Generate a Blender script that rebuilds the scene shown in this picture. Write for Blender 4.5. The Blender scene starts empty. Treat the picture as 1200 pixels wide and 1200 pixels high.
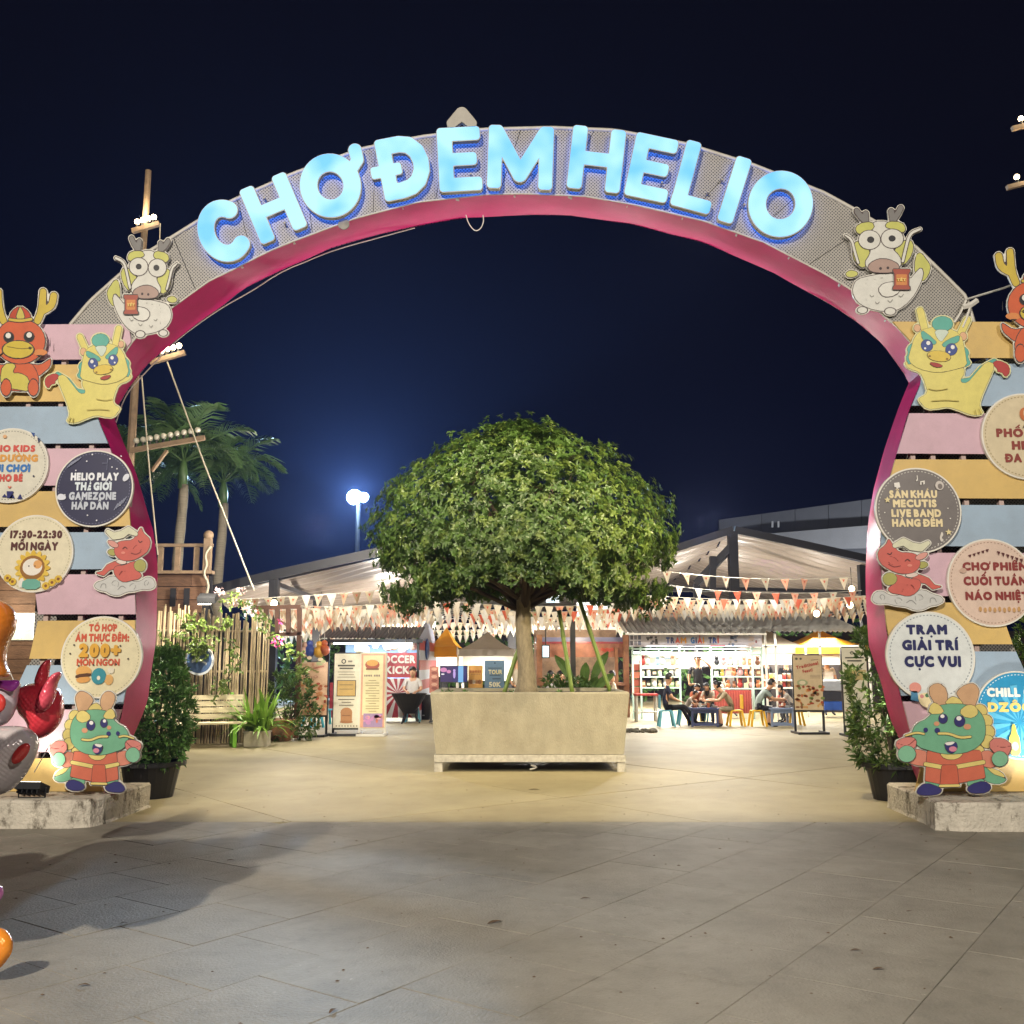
import bpy, bmesh, math, random
import numpy as np
from mathutils import Vector, Matrix, geometry, noise
random.seed(7)
R = math.radians
SC = bpy.context.scene
COL = SC.collection

# ------------------------------------------------------------------ camera, world, exposure
F, EYE, HORIZON = 1150.0, 1.6, 775.0            # focal length in photo pixels, eye height, horizon row
PITCH = math.atan((HORIZON - 600) / F)
cam = bpy.data.objects.new('camera', bpy.data.cameras.new('camera'))
COL.objects.link(cam); SC.camera = cam
cam.data.sensor_width = 36; cam.data.lens = F / 1200 * 36
cam.data.clip_start = .05; cam.data.clip_end = 600
cam.location = (0, 0, EYE); cam.rotation_euler = (math.pi / 2 + PITCH, 0, 0)
SC.view_settings.view_transform = 'Standard'; SC.view_settings.look = 'None'
SC.view_settings.gamma = 1; SC.view_settings.use_curve_mapping = False
SC.view_settings.exposure = 0.0
SC.cycles.use_denoising = True
SC.cycles.max_bounces = 6; SC.cycles.transparent_max_bounces = 12
SC.cycles.sample_clamp_indirect = 3.0
SC.cycles.caustics_reflective = False; SC.cycles.caustics_refractive = False

def lin(h, k=1.0):
    h = h.lstrip('#')
    o = []
    for i in (0, 2, 4):
        c = int(h[i:i+2], 16) / 255
        o.append((c / 12.92 if c <= .04045 else ((c + .055) / 1.055) ** 2.4) * k)
    return (o[0], o[1], o[2], 1)

W = bpy.data.worlds.new('World'); SC.world = W; W.use_nodes = True
def build_world():
    nt = W.node_tree; N = nt.nodes; L = nt.links
    bg = N['Background']
    tc = N.new('ShaderNodeTexCoord'); sep = N.new('ShaderNodeSeparateXYZ')
    L.new(tc.outputs['Generated'], sep.inputs[0])
    ramp = N.new('ShaderNodeValToRGB')
    L.new(sep.outputs['Z'], ramp.inputs[0])
    e = ramp.color_ramp.elements
    e[0].position = 0.0; e[0].color = (.0018, .0028, .0120, 1)
    e[1].position = .75; e[1].color = (.0026, .0023, .0046, 1)
    m = e.new(.25); m.color = (.0018, .0022, .0085, 1)
    m = e.new(.48); m.color = (.0024, .0023, .0056, 1)
    # a night sky still scatters the town's light: broad soft blue towards the horizon
    sky = N.new('ShaderNodeTexSky'); sky.sky_type = 'NISHITA'; sky.sun_disc = False
    sky.sun_elevation = R(-6); sky.sun_rotation = R(-20)
    add = N.new('ShaderNodeMixRGB'); add.blend_type = 'ADD'; add.inputs[0].default_value = .02
    L.new(ramp.outputs[0], add.inputs[1]); L.new(sky.outputs[0], add.inputs[2])
    L.new(add.outputs[0], bg.inputs[0]); bg.inputs[1].default_value = 1.0
build_world()

# ------------------------------------------------------------------ the lamps of the place
def add_light(name, kind, loc, target, power, col, size=.3, spot=None, blend=.5, sizey=None):
    d = bpy.data.lights.new(name, kind); d.energy = power; d.color = col[:3]
    if kind == 'AREA':
        d.size = size
        if sizey: d.shape = 'RECTANGLE'; d.size_y = sizey
    else: d.shadow_soft_size = size
    if kind == 'SPOT': d.spot_size = R(spot); d.spot_blend = blend
    o = bpy.data.objects.new(name, d); COL.objects.link(o); o.location = loc
    if target is not None:
        o.rotation_euler = (Vector(target) - Vector(loc)).to_track_quat('-Z', 'Y').to_euler()
    o['label'] = name.replace('_', ' ')
    return o
WARM = (1, .80, .52); WHITE = (1, .93, .82); COOL = (.80, .90, 1)
add_light('street_lamp_light', 'SPOT', (-4.6, -8.0, 9.4), (-.6, 9.2, 2.2), 15500, (1, .915, .80), .10, 110, .6)
add_light('street_lamp_light', 'SPOT', (7.5, -6.0, 8.5), (2.6, 9.5, 2.0), 4200, (1, .93, .84), .35, 110, .6)
add_light('crown_fill_light', 'SPOT', (4.75, 11.5, 3.3), (1.6, 15.6, 3.1), 1500, (1, .84, .50), .12, 100, .7)
add_light('crown_fill_light', 'SPOT', (-4.85, 11.5, 3.4), (-1.2, 15.6, 2.9), 1000, (1, .88, .64), .12, 100, .7)  # added fill to even the crown's left; no lamp belongs on this leg
add_light('arch_back_light', 'SPOT', (-1.9, 11.16, 7.25), (-1.2, 19, 0), 1250, (1, .86, .60), .10, 118, .22)
add_light('arch_back_light', 'SPOT', (2.3, 11.16, 7.15), (1.6, 18, .5), 1750, (1, .85, .58), .10, 118, .22)

# ------------------------------------------------------------------ projection helpers (places measured on the photograph)
def _dir(px, py):
    dx, dz = (px - 600) / F, (600 - py) / F
    return Vector((dx, math.cos(PITCH) - math.sin(PITCH) * dz, math.sin(PITCH) + math.cos(PITCH) * dz))
def at(px, py, Y):
    d = _dir(px, py); t = Y / d.y
    return Vector((d.x * t, Y, EYE + d.z * t))
def gr(px, py, z=0.0):
    d = _dir(px, py); t = (z - EYE) / d.z
    return Vector((d.x * t, d.y * t, z))
def mpp(px, py, Y):                             # metres per photo pixel there
    return Y / _dir(px, py).y / F

# ------------------------------------------------------------------ materials
MATS = {}
def mat(name, col='#808080', rough=.6, metal=0.0, var=.0, scale=8.0, bump=.0, bscale=40.0, k=1.0, emit=0.0,
        ecol=None, spec=.5, rnd=0.0, sub=0.0, trans=0.0, col2=None, stretch=None, coat=0.0):
    if name in MATS: return MATS[name]
    m = bpy.data.materials.new(name); m.use_nodes = True; MATS[name] = m
    nt = m.node_tree; N = nt.nodes; L = nt.links; b = N['Principled BSDF']
    c = lin(col, k) if isinstance(col, str) else tuple(col) + (1,) * (4 - len(col))
    b.inputs['Base Color'].default_value = c
    b.inputs['Roughness'].default_value = rough; b.inputs['Metallic'].default_value = metal
    b.inputs['Specular IOR Level'].default_value = spec
    if coat: b.inputs['Coat Weight'].default_value = coat
    src = None
    if var or bump or col2:
        tc = N.new('ShaderNodeTexCoord'); mp = N.new('ShaderNodeMapping')
        L.new(tc.outputs['Object'], mp.inputs[0])
        if stretch: mp.inputs['Scale'].default_value = stretch
    if var or col2:
        nz = N.new('ShaderNodeTexNoise'); nz.inputs['Scale'].default_value = scale; nz.inputs['Detail'].default_value = 6
        nz.inputs['Roughness'].default_value = .65
        L.new(mp.outputs[0], nz.inputs[0])
        r = N.new('ShaderNodeValToRGB'); L.new(nz.outputs[0], r.inputs[0])
        r.color_ramp.elements[0].position = .3; r.color_ramp.elements[1].position = .72
        if col2: c2 = lin(col2, k); lo = c2; hi = c
        else: lo = tuple(x * (1 - var) for x in c[:3]) + (1,); hi = tuple(min(1, x * (1 + var)) for x in c[:3]) + (1,)
        r.color_ramp.elements[0].color = lo; r.color_ramp.elements[1].color = hi
        src = r.outputs[0]
    if rnd:
        oi = N.new('ShaderNodeObjectInfo'); hs = N.new('ShaderNodeHueSaturation')
        mr = N.new('ShaderNodeMapRange'); mr.inputs[3].default_value = 1 - rnd; mr.inputs[4].default_value = 1 + rnd
        L.new(oi.outputs['Random'], mr.inputs[0]); L.new(mr.outputs[0], hs.inputs['Value'])
        if src: L.new(src, hs.inputs['Color'])
        else: hs.inputs['Color'].default_value = c
        src = hs.outputs[0]
    if src: L.new(src, b.inputs['Base Color'])
    if bump:
        nb = N.new('ShaderNodeTexNoise'); nb.inputs['Scale'].default_value = bscale; nb.inputs['Detail'].default_value = 5
        L.new(mp.outputs[0], nb.inputs[0])
        bp = N.new('ShaderNodeBump'); bp.inputs['Strength'].default_value = bump; bp.inputs['Distance'].default_value = .02
        L.new(nb.outputs[0], bp.inputs['Height']); L.new(bp.outputs[0], b.inputs['Normal'])
    if emit:
        b.inputs['Emission Color'].default_value = lin(ecol) if ecol else c
        b.inputs['Emission Strength'].default_value = emit
    if trans: b.inputs['Transmission Weight'].default_value = trans
    if sub:
        out = N['Material Output']; tr = N.new('ShaderNodeBsdfTranslucent'); mx = N.new('ShaderNodeMixShader')
        mx.inputs[0].default_value = sub
        if src: L.new(src, tr.inputs[0])
        else: tr.inputs[0].default_value = c
        L.new(b.outputs[0], mx.inputs[1]); L.new(tr.outputs[0], mx.inputs[2]); L.new(mx.outputs[0], out.inputs[0])
    return m
def paint(hexcol, rough=.42, k=.8):            # a flat printed / painted colour
    return mat('paint_' + hexcol.strip('#'), hexcol, rough, var=.09, scale=9, k=k)

# ------------------------------------------------------------------ mesh building
class MB:
    def __init__(s): s.v = []; s.f = []; s.m = []; s.mi = 0
    def add(s, vs, fs):
        n = len(s.v); s.v += [tuple(v) for v in vs]
        s.f += [tuple(i + n for i in f) for f in fs]; s.m += [s.mi] * len(fs); return s
    def box(s, c, d, rot=None):
        hx, hy, hz = d[0] / 2, d[1] / 2, d[2] / 2
        vs = [Vector((x, y, z)) for x in (-hx, hx) for y in (-hy, hy) for z in (-hz, hz)]
        if rot is not None:
            if not isinstance(rot, Matrix): rot = Matrix.Rotation(rot, 3, 'Z')
            vs = [rot @ v for v in vs]
        vs = [v + Vector(c) for v in vs]
        return s.add(vs, [(0, 1, 3, 2), (4, 6, 7, 5), (0, 4, 5, 1), (2, 3, 7, 6), (0, 2, 6, 4), (1, 5, 7, 3)])
    def bar(s, p, q, w, h=None):
        p, q = Vector(p), Vector(q); d = q - p; L_ = d.length
        if L_ < 1e-6: return s
        h = h or w; z = d.normalized(); up = Vector((0, 0, 1)) if abs(z.z) < .95 else Vector((0, 1, 0))
        x = z.cross(up).normalized(); y = x.cross(z)
        vs = [o + x * a * w / 2 + y * b * h / 2 for o in (p, q) for a, b in ((-1, -1), (1, -1), (1, 1), (-1, 1))]
        return s.add(vs, [(3, 2, 1, 0), (4, 5, 6, 7), (0, 1, 5, 4), (1, 2, 6, 5), (2, 3, 7, 6), (3, 0, 4, 7)])
    def tube(s, pts, r, n=6, cap=True):
        pts = [Vector(p) for p in pts]; k = len(pts); rs = r if isinstance(r, (list, tuple)) else [r] * k
        base = len(s.v); up0 = None; vs = []
        for i, p in enumerate(pts):
            t = (pts[min(i + 1, k - 1)] - pts[max(i - 1, 0)]).normalized()
            if up0 is None:
                up0 = Vector((0, 0, 1)) if abs(t.z) < .9 else Vector((1, 0, 0))
            x = t.cross(up0).normalized(); y = x.cross(t).normalized(); up0 = y
            for j in range(n):
                a = 2 * math.pi * j / n
                vs.append(p + (x * math.cos(a) + y * math.sin(a)) * rs[i])
        fs = []
        for i in range(k - 1):
            for j in range(n):
                a, b = i * n + j, i * n + (j + 1) % n
                fs.append((a, b, b + n, a + n))
        if cap: fs += [tuple(range(n))[::-1], tuple((k - 1) * n + j for j in range(n))]
        return s.add(vs, fs)
    def lathe(s, c, prof, n=16, rot=None):
        vs = []
        for r, z in prof:
            for j in range(n):
                a = 2 * math.pi * j / n; v = Vector((r * math.cos(a), r * math.sin(a), z))
                if rot is not None: v = rot @ v
                vs.append(v + Vector(c))
        fs = [(i * n + j, i * n + (j + 1) % n, (i + 1) * n + (j + 1) % n, (i + 1) * n + j)
              for i in range(len(prof) - 1) for j in range(n)]
        fs += [tuple(range(n))[::-1], tuple((len(prof) - 1) * n + j for j in range(n))]
        return s.add(vs, fs)
    def ball(s, c, r, n=10, m=7, rot=None):
        rx, ry, rz = (r, r, r) if not isinstance(r, (tuple, list)) else r
        prof = [(math.sin(math.pi * i / m), -math.cos(math.pi * i / m)) for i in range(m + 1)]
        vs = []
        for q, z in prof:
            for j in range(n):
                a = 2 * math.pi * j / n; v = Vector((rx * q * math.cos(a), ry * q * math.sin(a), rz * z))
                if rot is not None: v = rot @ v
                vs.append(v + Vector(c))
        return s.add(vs, [(i * n + j, i * n + (j + 1) % n, (i + 1) * n + (j + 1) % n, (i + 1) * n + j)
                          for i in range(m) for j in range(n)])
    def quad(s, a, b, c, d): return s.add([a, b, c, d], [(0, 1, 2, 3)])
    def prism(s, loops, to3, t0, t1, side=None, back=True):
        """loops: outline and holes in 2-D; to3(x, y, t) -> point; face at t0, back at t1"""
        flat = [p for l in loops for p in l]
        tri = geometry.tessellate_polygon([[Vector((p[0], p[1], 0)) for p in l] for l in loops])
        n = len(flat)
        vs = [to3(p[0], p[1], t0) for p in flat]
        s.add(vs, [tuple(t) for t in tri])
        if t1 is None: return s
        if side is not None: old, s.mi = s.mi, side
        vs2 = vs + [to3(p[0], p[1], t1) for p in flat]; fs = []; o = 0
        for l in loops:
            k = len(l)
            for i in range(k):
                a, b = o + i, o + (i + 1) % k
                fs.append((a, b, b + n, a + n))
            o += k
        if back: fs += [tuple(i + n for i in t)[::-1] for t in tri]
        s.add(vs2, fs)
        if side is not None: s.mi = old
        return s
    def mesh(s, name, mats, smooth=False, origin=None):
        me = bpy.data.meshes.new(name)
        v = s.v if origin is None else [(p[0] - origin[0], p[1] - origin[1], p[2] - origin[2]) for p in s.v]
        me.from_pydata(v, [], s.f)
        for m in (mats if isinstance(mats, (list, tuple)) else [mats]): me.materials.append(m)
        if len(me.materials) > 1: me.polygons.foreach_set('material_index', s.m)
        if smooth: me.polygons.foreach_set('use_smooth', [True] * len(me.polygons))
        me.update(); return me
    def build(s, name, mats, parent=None, smooth=False, normals=True, **tags):
        o0 = WPOS.get(parent.name, Vector()) if parent else None
        if parent is None:                      # its own origin: the foot of the thing
            a = np.array(s.v); o0 = Vector(((a[:, 0].min() + a[:, 0].max()) / 2, (a[:, 1].min() + a[:, 1].max()) / 2, a[:, 2].min()))
        me = s.mesh(name, mats, smooth, o0)
        if normals:
            bm = bmesh.new(); bm.from_mesh(me); bmesh.ops.recalc_face_normals(bm, faces=bm.faces); bm.to_mesh(me); bm.free()
        o = link(name, me, parent)
        if parent is None: o.location = o0; WPOS[o.name] = Vector(o0)
        else: WPOS[o.name] = Vector(o0)
        tag(o, **tags); return o
WPOS = {}                                       # world position of every parent, so parts can be given in world terms
def link(name, data, parent=None):
    o = bpy.data.objects.new(name, data); COL.objects.link(o)
    if parent is not None: o.parent = parent
    return o
def tag(o, label=None, cat=None, group=None, kind=None):
    if label: o['label'] = label
    if cat: o['category'] = cat
    if group: o['group'] = group
    if kind: o['kind'] = kind
    return o
def thing(name, label, cat, loc=(0, 0, 0), group=None, kind=None):
    o = link(name, None); o.location = loc; o.empty_display_size = .1; WPOS[o.name] = Vector(loc)
    return tag(o, label, cat, group, kind)
def children(o): return [c for c in KIDS.get(o.name, [])] if False else [c for c in bpy.data.objects if c.parent == o]
def copy_tree(o, loc=None, rotz=None, scale=None, label=None, _par=None):
    c = o.copy(); COL.objects.link(c); c.parent = _par
    if loc is not None: c.location = loc; WPOS[c.name] = Vector(loc)
    if rotz is not None: c.rotation_euler.z = rotz
    if scale is not None: c.scale = scale if isinstance(scale, (tuple, list)) else (scale,) * 3
    if label: c['label'] = label
    for ch in list(o.children): copy_tree(ch, _par=c)
    return c
def chaikin(pts, n=2, closed=True):
    for _ in range(n):
        q = []
        k = len(pts)
        for i in range(k if closed else k - 1):
            a, b = pts[i], pts[(i + 1) % k]
            q.append((a[0] * .75 + b[0] * .25, a[1] * .75 + b[1] * .25)); q.append((a[0] * .25 + b[0] * .75, a[1] * .25 + b[1] * .75))
        if not closed: q = [pts[0]] + q + [pts[-1]]
        pts = q
    return pts
def resample(pts, n):
    pts = [Vector(p) for p in pts]; d = [0]
    for a, b in zip(pts, pts[1:]): d.append(d[-1] + (b - a).length)
    out = []; j = 0
    for i in range(n):
        t = d[-1] * i / (n - 1)
        while j < len(d) - 2 and d[j + 1] < t: j += 1
        u = (t - d[j]) / max(1e-9, d[j + 1] - d[j]); out.append(pts[j].lerp(pts[j + 1], min(1, max(0, u))))
    return out

# ------------------------------------------------------------------ outlines from signed distance (rounded letters, die-cut boards, foil balloons)
def contours(D, x0, y0, h, level=0.0):
    """closed loops of D == level on a grid (D[j, i] at x0 + i h, y0 + j h); inside is D < level"""
    B = D < level; ny, nx = D.shape; seg = {}
    def cut(j, i, jj, ii):
        a, b = D[j, i] - level, D[jj, ii] - level; t = a / (a - b)
        return (x0 + (i + (ii - i) * t) * h, y0 + (j + (jj - j) * t) * h)
    any_ = B[:-1, :-1].astype(int) + B[1:, :-1] + B[:-1, 1:] + B[1:, 1:]
    pts = {}
    for j, i in zip(*np.nonzero((any_ > 0) & (any_ < 4))):
        c = [(j, i), (j, i + 1), (j + 1, i + 1), (j + 1, i)]; s = [bool(B[p]) for p in c]
        ent, ext = [], []
        for k in range(4):
            a, b = c[k], c[(k + 1) % 4]
            if s[k] != s[(k + 1) % 4]:
                key = (min(a, b), max(a, b))
                if key not in pts: pts[key] = cut(*key[0], *key[1])
                (ent if s[k] else ext).append(key)     # leaves the inside here / enters it
        for a, b in zip(ent, ext if len(ent) == 1 else ext): seg[a] = b
    loops = []
    while seg:
        k0, k = next(iter(seg.items())); loop = [k0]; del seg[k0]
        while k != k0 and k in seg: loop.append(k); k = seg.pop(k)
        if len(loop) > 5: loops.append([pts[q] for q in loop])
    return loops
def area2(l): return sum(a[0] * b[1] - b[0] * a[1] for a, b in zip(l, l[1:] + l[:1])) / 2
def thin(l, tol):
    out = [l[0]]
    for i in range(1, len(l) - 1):
        a, b, c = out[-1], l[i], l[i + 1]
        cr = abs((b[0] - a[0]) * (c[1] - a[1]) - (b[1] - a[1]) * (c[0] - a[0])); L_ = math.hypot(c[0] - a[0], c[1] - a[1])
        if cr / max(L_, 1e-9) > tol or math.hypot(b[0] - a[0], b[1] - a[1]) > 40 * tol: out.append(b)
    return out
def nest(loops):
    """group loops as [outer, holes...]"""
    L_ = sorted(loops, key=lambda l: -abs(area2(l))); sgn = None; out = []
    if not L_: return out
    sgn = area2(L_[0]) > 0
    outs = [l for l in L_ if (area2(l) > 0) == sgn]; holes = [l for l in L_ if (area2(l) > 0) != sgn]
    def inside(p, l):
        c = False
        for a, b in zip(l, l[1:] + l[:1]):
            if (a[1] > p[1]) != (b[1] > p[1]) and p[0] < (b[0] - a[0]) * (p[1] - a[1]) / (b[1] - a[1]) + a[0]: c = not c
        return c
    for o in outs: out.append([o] + [h for h in holes if inside(h[0], o)])
    return out
def sd_box(X, Y, cx, cy, w, h, r, rot=0):
    c, s = math.cos(rot), math.sin(rot); x = (X - cx) * c + (Y - cy) * s; y = -(X - cx) * s + (Y - cy) * c
    qx = np.abs(x) - w / 2 + r; qy = np.abs(y) - h / 2 + r
    return np.hypot(np.maximum(qx, 0), np.maximum(qy, 0)) + np.minimum(np.maximum(qx, qy), 0) - r
def sd_seg(X, Y, a, b, ra, rb=None):
    rb = ra if rb is None else rb
    dx, dy = b[0] - a[0], b[1] - a[1]; t = np.clip(((X - a[0]) * dx + (Y - a[1]) * dy) / max(1e-9, dx * dx + dy * dy), 0, 1)
    return np.hypot(X - a[0] - t * dx, Y - a[1] - t * dy) - (ra + (rb - ra) * t)
def sd_stroke(X, Y, pts, r):
    rs = r if isinstance(r, (list, tuple)) else [r] * len(pts)
    D = None
    for i in range(len(pts) - 1):
        d = sd_seg(X, Y, pts[i], pts[i + 1], rs[i], rs[i + 1]); D = d if D is None else np.minimum(D, d)
    return D
def sd_poly(X, Y, P):
    d = np.full(X.shape, 1e9); s = np.ones(X.shape)
    for a, b in zip(P, P[1:] + P[:1]):
        ex, ey = b[0] - a[0], b[1] - a[1]; wx, wy = X - a[0], Y - a[1]
        t = np.clip((wx * ex + wy * ey) / max(1e-12, ex * ex + ey * ey), 0, 1)
        d = np.minimum(d, (wx - ex * t) ** 2 + (wy - ey * t) ** 2)
        c1, c2, c3 = Y >= a[1], Y < b[1], ex * wy > ey * wx
        s = np.where((c1 & c2 & c3) | (~c1 & ~c2 & ~c3), -s, s)
    return s * np.sqrt(d)
def grid(x0, y0, x1, y1, h):
    nx, ny = int((x1 - x0) / h) + 2, int((y1 - y0) / h) + 2
    return np.meshgrid(x0 + np.arange(nx) * h, y0 + np.arange(ny) * h)

# ------------------------------------------------------------------ lettering
_TXT = {}; _CH = {}
import unicodedata
def base_glyph(ch):
    c = bpy.data.curves.new('text', 'FONT'); c.body = ch; c.resolution_u = 3
    o = bpy.data.objects.new('text', c); COL.objects.link(o); dg = bpy.context.evaluated_depsgraph_get()
    me = bpy.data.meshes.new_from_object(o.evaluated_get(dg))
    v = [(p.co.x, p.co.y) for p in me.vertices]; f = [tuple(p.vertices) for p in me.polygons]
    bpy.data.objects.remove(o); bpy.data.curves.remove(c); bpy.data.meshes.remove(me); return v, f
def char_shape(ch, bold):
    """a letter fattened with round corners from its distance field; Vietnamese marks are drawn onto the base letter"""
    key = (ch, round(bold, 3))
    if key in _CH: return _CH[key]
    dec = unicodedata.normalize('NFD', {'Đ': 'D', 'đ': 'd'}.get(ch, ch)); v, f = base_glyph(dec[0]); marks = dec[1:]
    if not f: _CH[key] = ([], [], 0); return _CH[key]
    bx0, bx1, by1 = min(p[0] for p in v), max(p[0] for p in v), max(p[1] for p in v); cx = (bx0 + bx1) / 2
    h = .026; m_ = bold + .05; X, Y = grid(bx0 - m_ - .1, -.40, bx1 + m_ + .16, by1 + (.42 if marks else .1), h)
    cnt = {}; D = np.full(X.shape, 9.0); IN = np.zeros(X.shape, bool)
    for p in f:
        for a, b in zip(p, p[1:] + p[:1]): k = (min(a, b), max(a, b)); cnt[k] = cnt.get(k, 0) + 1
    for (a, b), n in cnt.items():
        if n == 1: D = np.minimum(D, sd_seg(X, Y, v[a], v[b], 0))
    for p in f:
        q = [v[i] for i in p]
        for k in range(1, len(q) - 1):
            t = (q[0], q[k], q[k + 1]); e = [(b[0] - a[0]) * (Y - a[1]) - (b[1] - a[1]) * (X - a[0]) for a, b in zip(t, t[1:] + t[:1])]
            IN |= ((e[0] >= 0) & (e[1] >= 0) & (e[2] >= 0)) | ((e[0] <= 0) & (e[1] <= 0) & (e[2] <= 0))
    D = np.where(IN, -D, D) - bold; r = .028 + bold * .45; T = by1 + bold + .07
    S = lambda pts: sd_stroke(X, Y, pts, r)
    two = '\u0302' in marks or '\u031b' in marks and False
    for mk in marks:
        up = T + (.13 if two and mk != '\u0302' else 0); sx = cx + (.06 if two else 0)
        if mk == '\u0302': D = np.minimum(D, S([(cx - .14, T), (cx, T + .10), (cx + .14, T)]))
        if mk == '\u0301': D = np.minimum(D, S([(sx - .02, up), (sx + .10, up + .11)]))
        if mk == '\u0300': D = np.minimum(D, S([(sx + .02, up), (sx - .10, up + .11)]))
        if mk == '\u0309': D = np.minimum(D, S([(sx - .06, up + .10), (sx + .03, up + .12), (sx + .06, up + .06), (sx, up)]))
        if mk == '\u0303': D = np.minimum(D, S([(sx - .14, up), (sx - .06, up + .07), (sx + .04, up + .01), (sx + .13, up + .08)]))
        if mk == '\u0323': D = np.minimum(D, sd_seg(X, Y, (cx, -.16 - bold), (cx + .001, -.16 - bold), r * 1.5))
        if mk == '\u031b': D = np.minimum(D, S([(bx1 - .03, by1 * .80), (bx1 + .10, by1 * .88), (bx1 + .12, by1 + .10)]))
    if ch in 'Đđ': D = np.minimum(D, sd_stroke(X, Y, [(bx0 - .07, by1 * .5), (cx - .02, by1 * .5)], .02 + bold * .7))
    vo, fo = [], []
    for gp in nest(contours(D, X[0, 0], Y[0, 0], h)):
        gp = [thin(l, .0025) for l in gp]; tri = geometry.tessellate_polygon([[Vector((p[0], p[1], 0)) for p in l] for l in gp])
        n0 = len(vo); vo += [(p[0] - bx0 + bold, p[1]) for l in gp for p in l]; fo += [tuple(i + n0 for i in t) for t in tri]
    _CH[key] = (vo, fo, bx1 - bx0 + 2 * bold); return _CH[key]
def text_loops(s, bold=.03, res=3):
    key = (s, bold)
    if key not in _TXT:
        v, f, x = [], [], 0
        for ch in s:
            if ch == ' ': x += .24; continue
            cv, cf, w = char_shape(ch, bold); n = len(v); v += [(p[0] + x, p[1]) for p in cv]; f += [tuple(i + n for i in t) for t in cf]; x += w + .065
        _TXT[key] = (v, f)
    return _TXT[key]
def text_on(parent, s, c, height, width, material, bold=.03, name='lettering', axis=None, arch=0.0, tilt=0.0):
    """flat print: text centred at c on a plane facing -Y; cap height and total width in metres"""
    v, f = text_loops(s, bold)
    x0, x1 = min(p[0] for p in v), max(p[0] for p in v)
    sx = width / (x1 - x0) if width else height / .70
    sy = height / .70; ct, st = math.cos(tilt), math.sin(tilt)
    mb = MB(); vs = []
    ax = axis or (Vector((1, 0, 0)), Vector((0, 0, 1)))
    for p in v:
        x = (p[0] - (x0 + x1) / 2) * sx; y = (p[1] - .35) * sy - arch * (x * x)
        x, y = x * ct - y * st, x * st + y * ct
        vs.append(Vector(c) + ax[0] * x + ax[1] * y)
    mb.add(vs, f)
    return mb.build(name, material, parent, normals=False)
# ------------------------------------------------------------------ ground
M_slab = mat('slab_stone', '#8e887a', .64, var=.12, scale=2.6, bump=.35, bscale=60, rnd=.06, k=.86)
def weather(m, amt, dirt, s1=.45, s2=7.0, speck=55.0, speck_amt=.35):
    """stains that run across the pieces, blotches and fine grit"""
    nt = m.node_tree; N = nt.nodes; L = nt.links; b = N['Principled BSDF']; src = b.inputs['Base Color'].links[0].from_socket
    geo = N.new('ShaderNodeNewGeometry'); last = src
    for sc_, lo, hi, a, c_ in ((s1, .46, .70, amt, dirt), (s2, .50, .74, amt * .7, dirt), (speck, .60, .70, speck_amt, dirt), (speck * .6, .63, .72, speck_amt * .8, '#d2cbb8')):
        nz = N.new('ShaderNodeTexNoise'); nz.inputs['Scale'].default_value = sc_; nz.inputs['Detail'].default_value = 7; nz.inputs['Roughness'].default_value = .68
        L.new(geo.outputs['Position'], nz.inputs[0]); r = N.new('ShaderNodeMapRange'); r.inputs[1].default_value = lo; r.inputs[2].default_value = hi; r.inputs[4].default_value = a
        L.new(nz.outputs[0], r.inputs[0]); mx = N.new('ShaderNodeMixRGB'); mx.inputs[2].default_value = lin(c_); L.new(r.outputs[0], mx.inputs[0]); L.new(last, mx.inputs[1]); last = mx.outputs[0]
    L.new(last, b.inputs['Base Color'])
weather(M_slab, .42, '#454035', .8, 6.0, 42.0, .45)
M_joint = mat('joint_mortar', '#5d574a', .9, var=.6, scale=2.5, k=.8)
M_conc = mat('plaza_concrete', '#a39875', .62, var=.16, scale=.9, bump=.3, bscale=60, rnd=.03, k=.78)
weather(M_conc, .5, '#6e6044', .35, 3.0, 40.0, .22)
M_earth = mat('ground_earth', '#4a4640', .9, var=.2, scale=.5)
EDGE_Y = 10.25
g = MB(); g.quad((-220, -60, -.09), (220, -60, -.09), (220, 300, -.09), (-220, 300, -.09))
g.build('ground', M_earth, kind='structure', normals=False)
def clip(poly, f):
    out = []
    for a, b in zip(poly, poly[1:] + poly[:1]):
        fa, fb = f(a), f(b)
        if fa >= 0: out.append(a)
        if (fa >= 0) != (fb >= 0):
            t = fa / (fa - fb); out.append((a[0] + (b[0] - a[0]) * t, a[1] + (b[1] - a[1]) * t))
    return out
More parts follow.
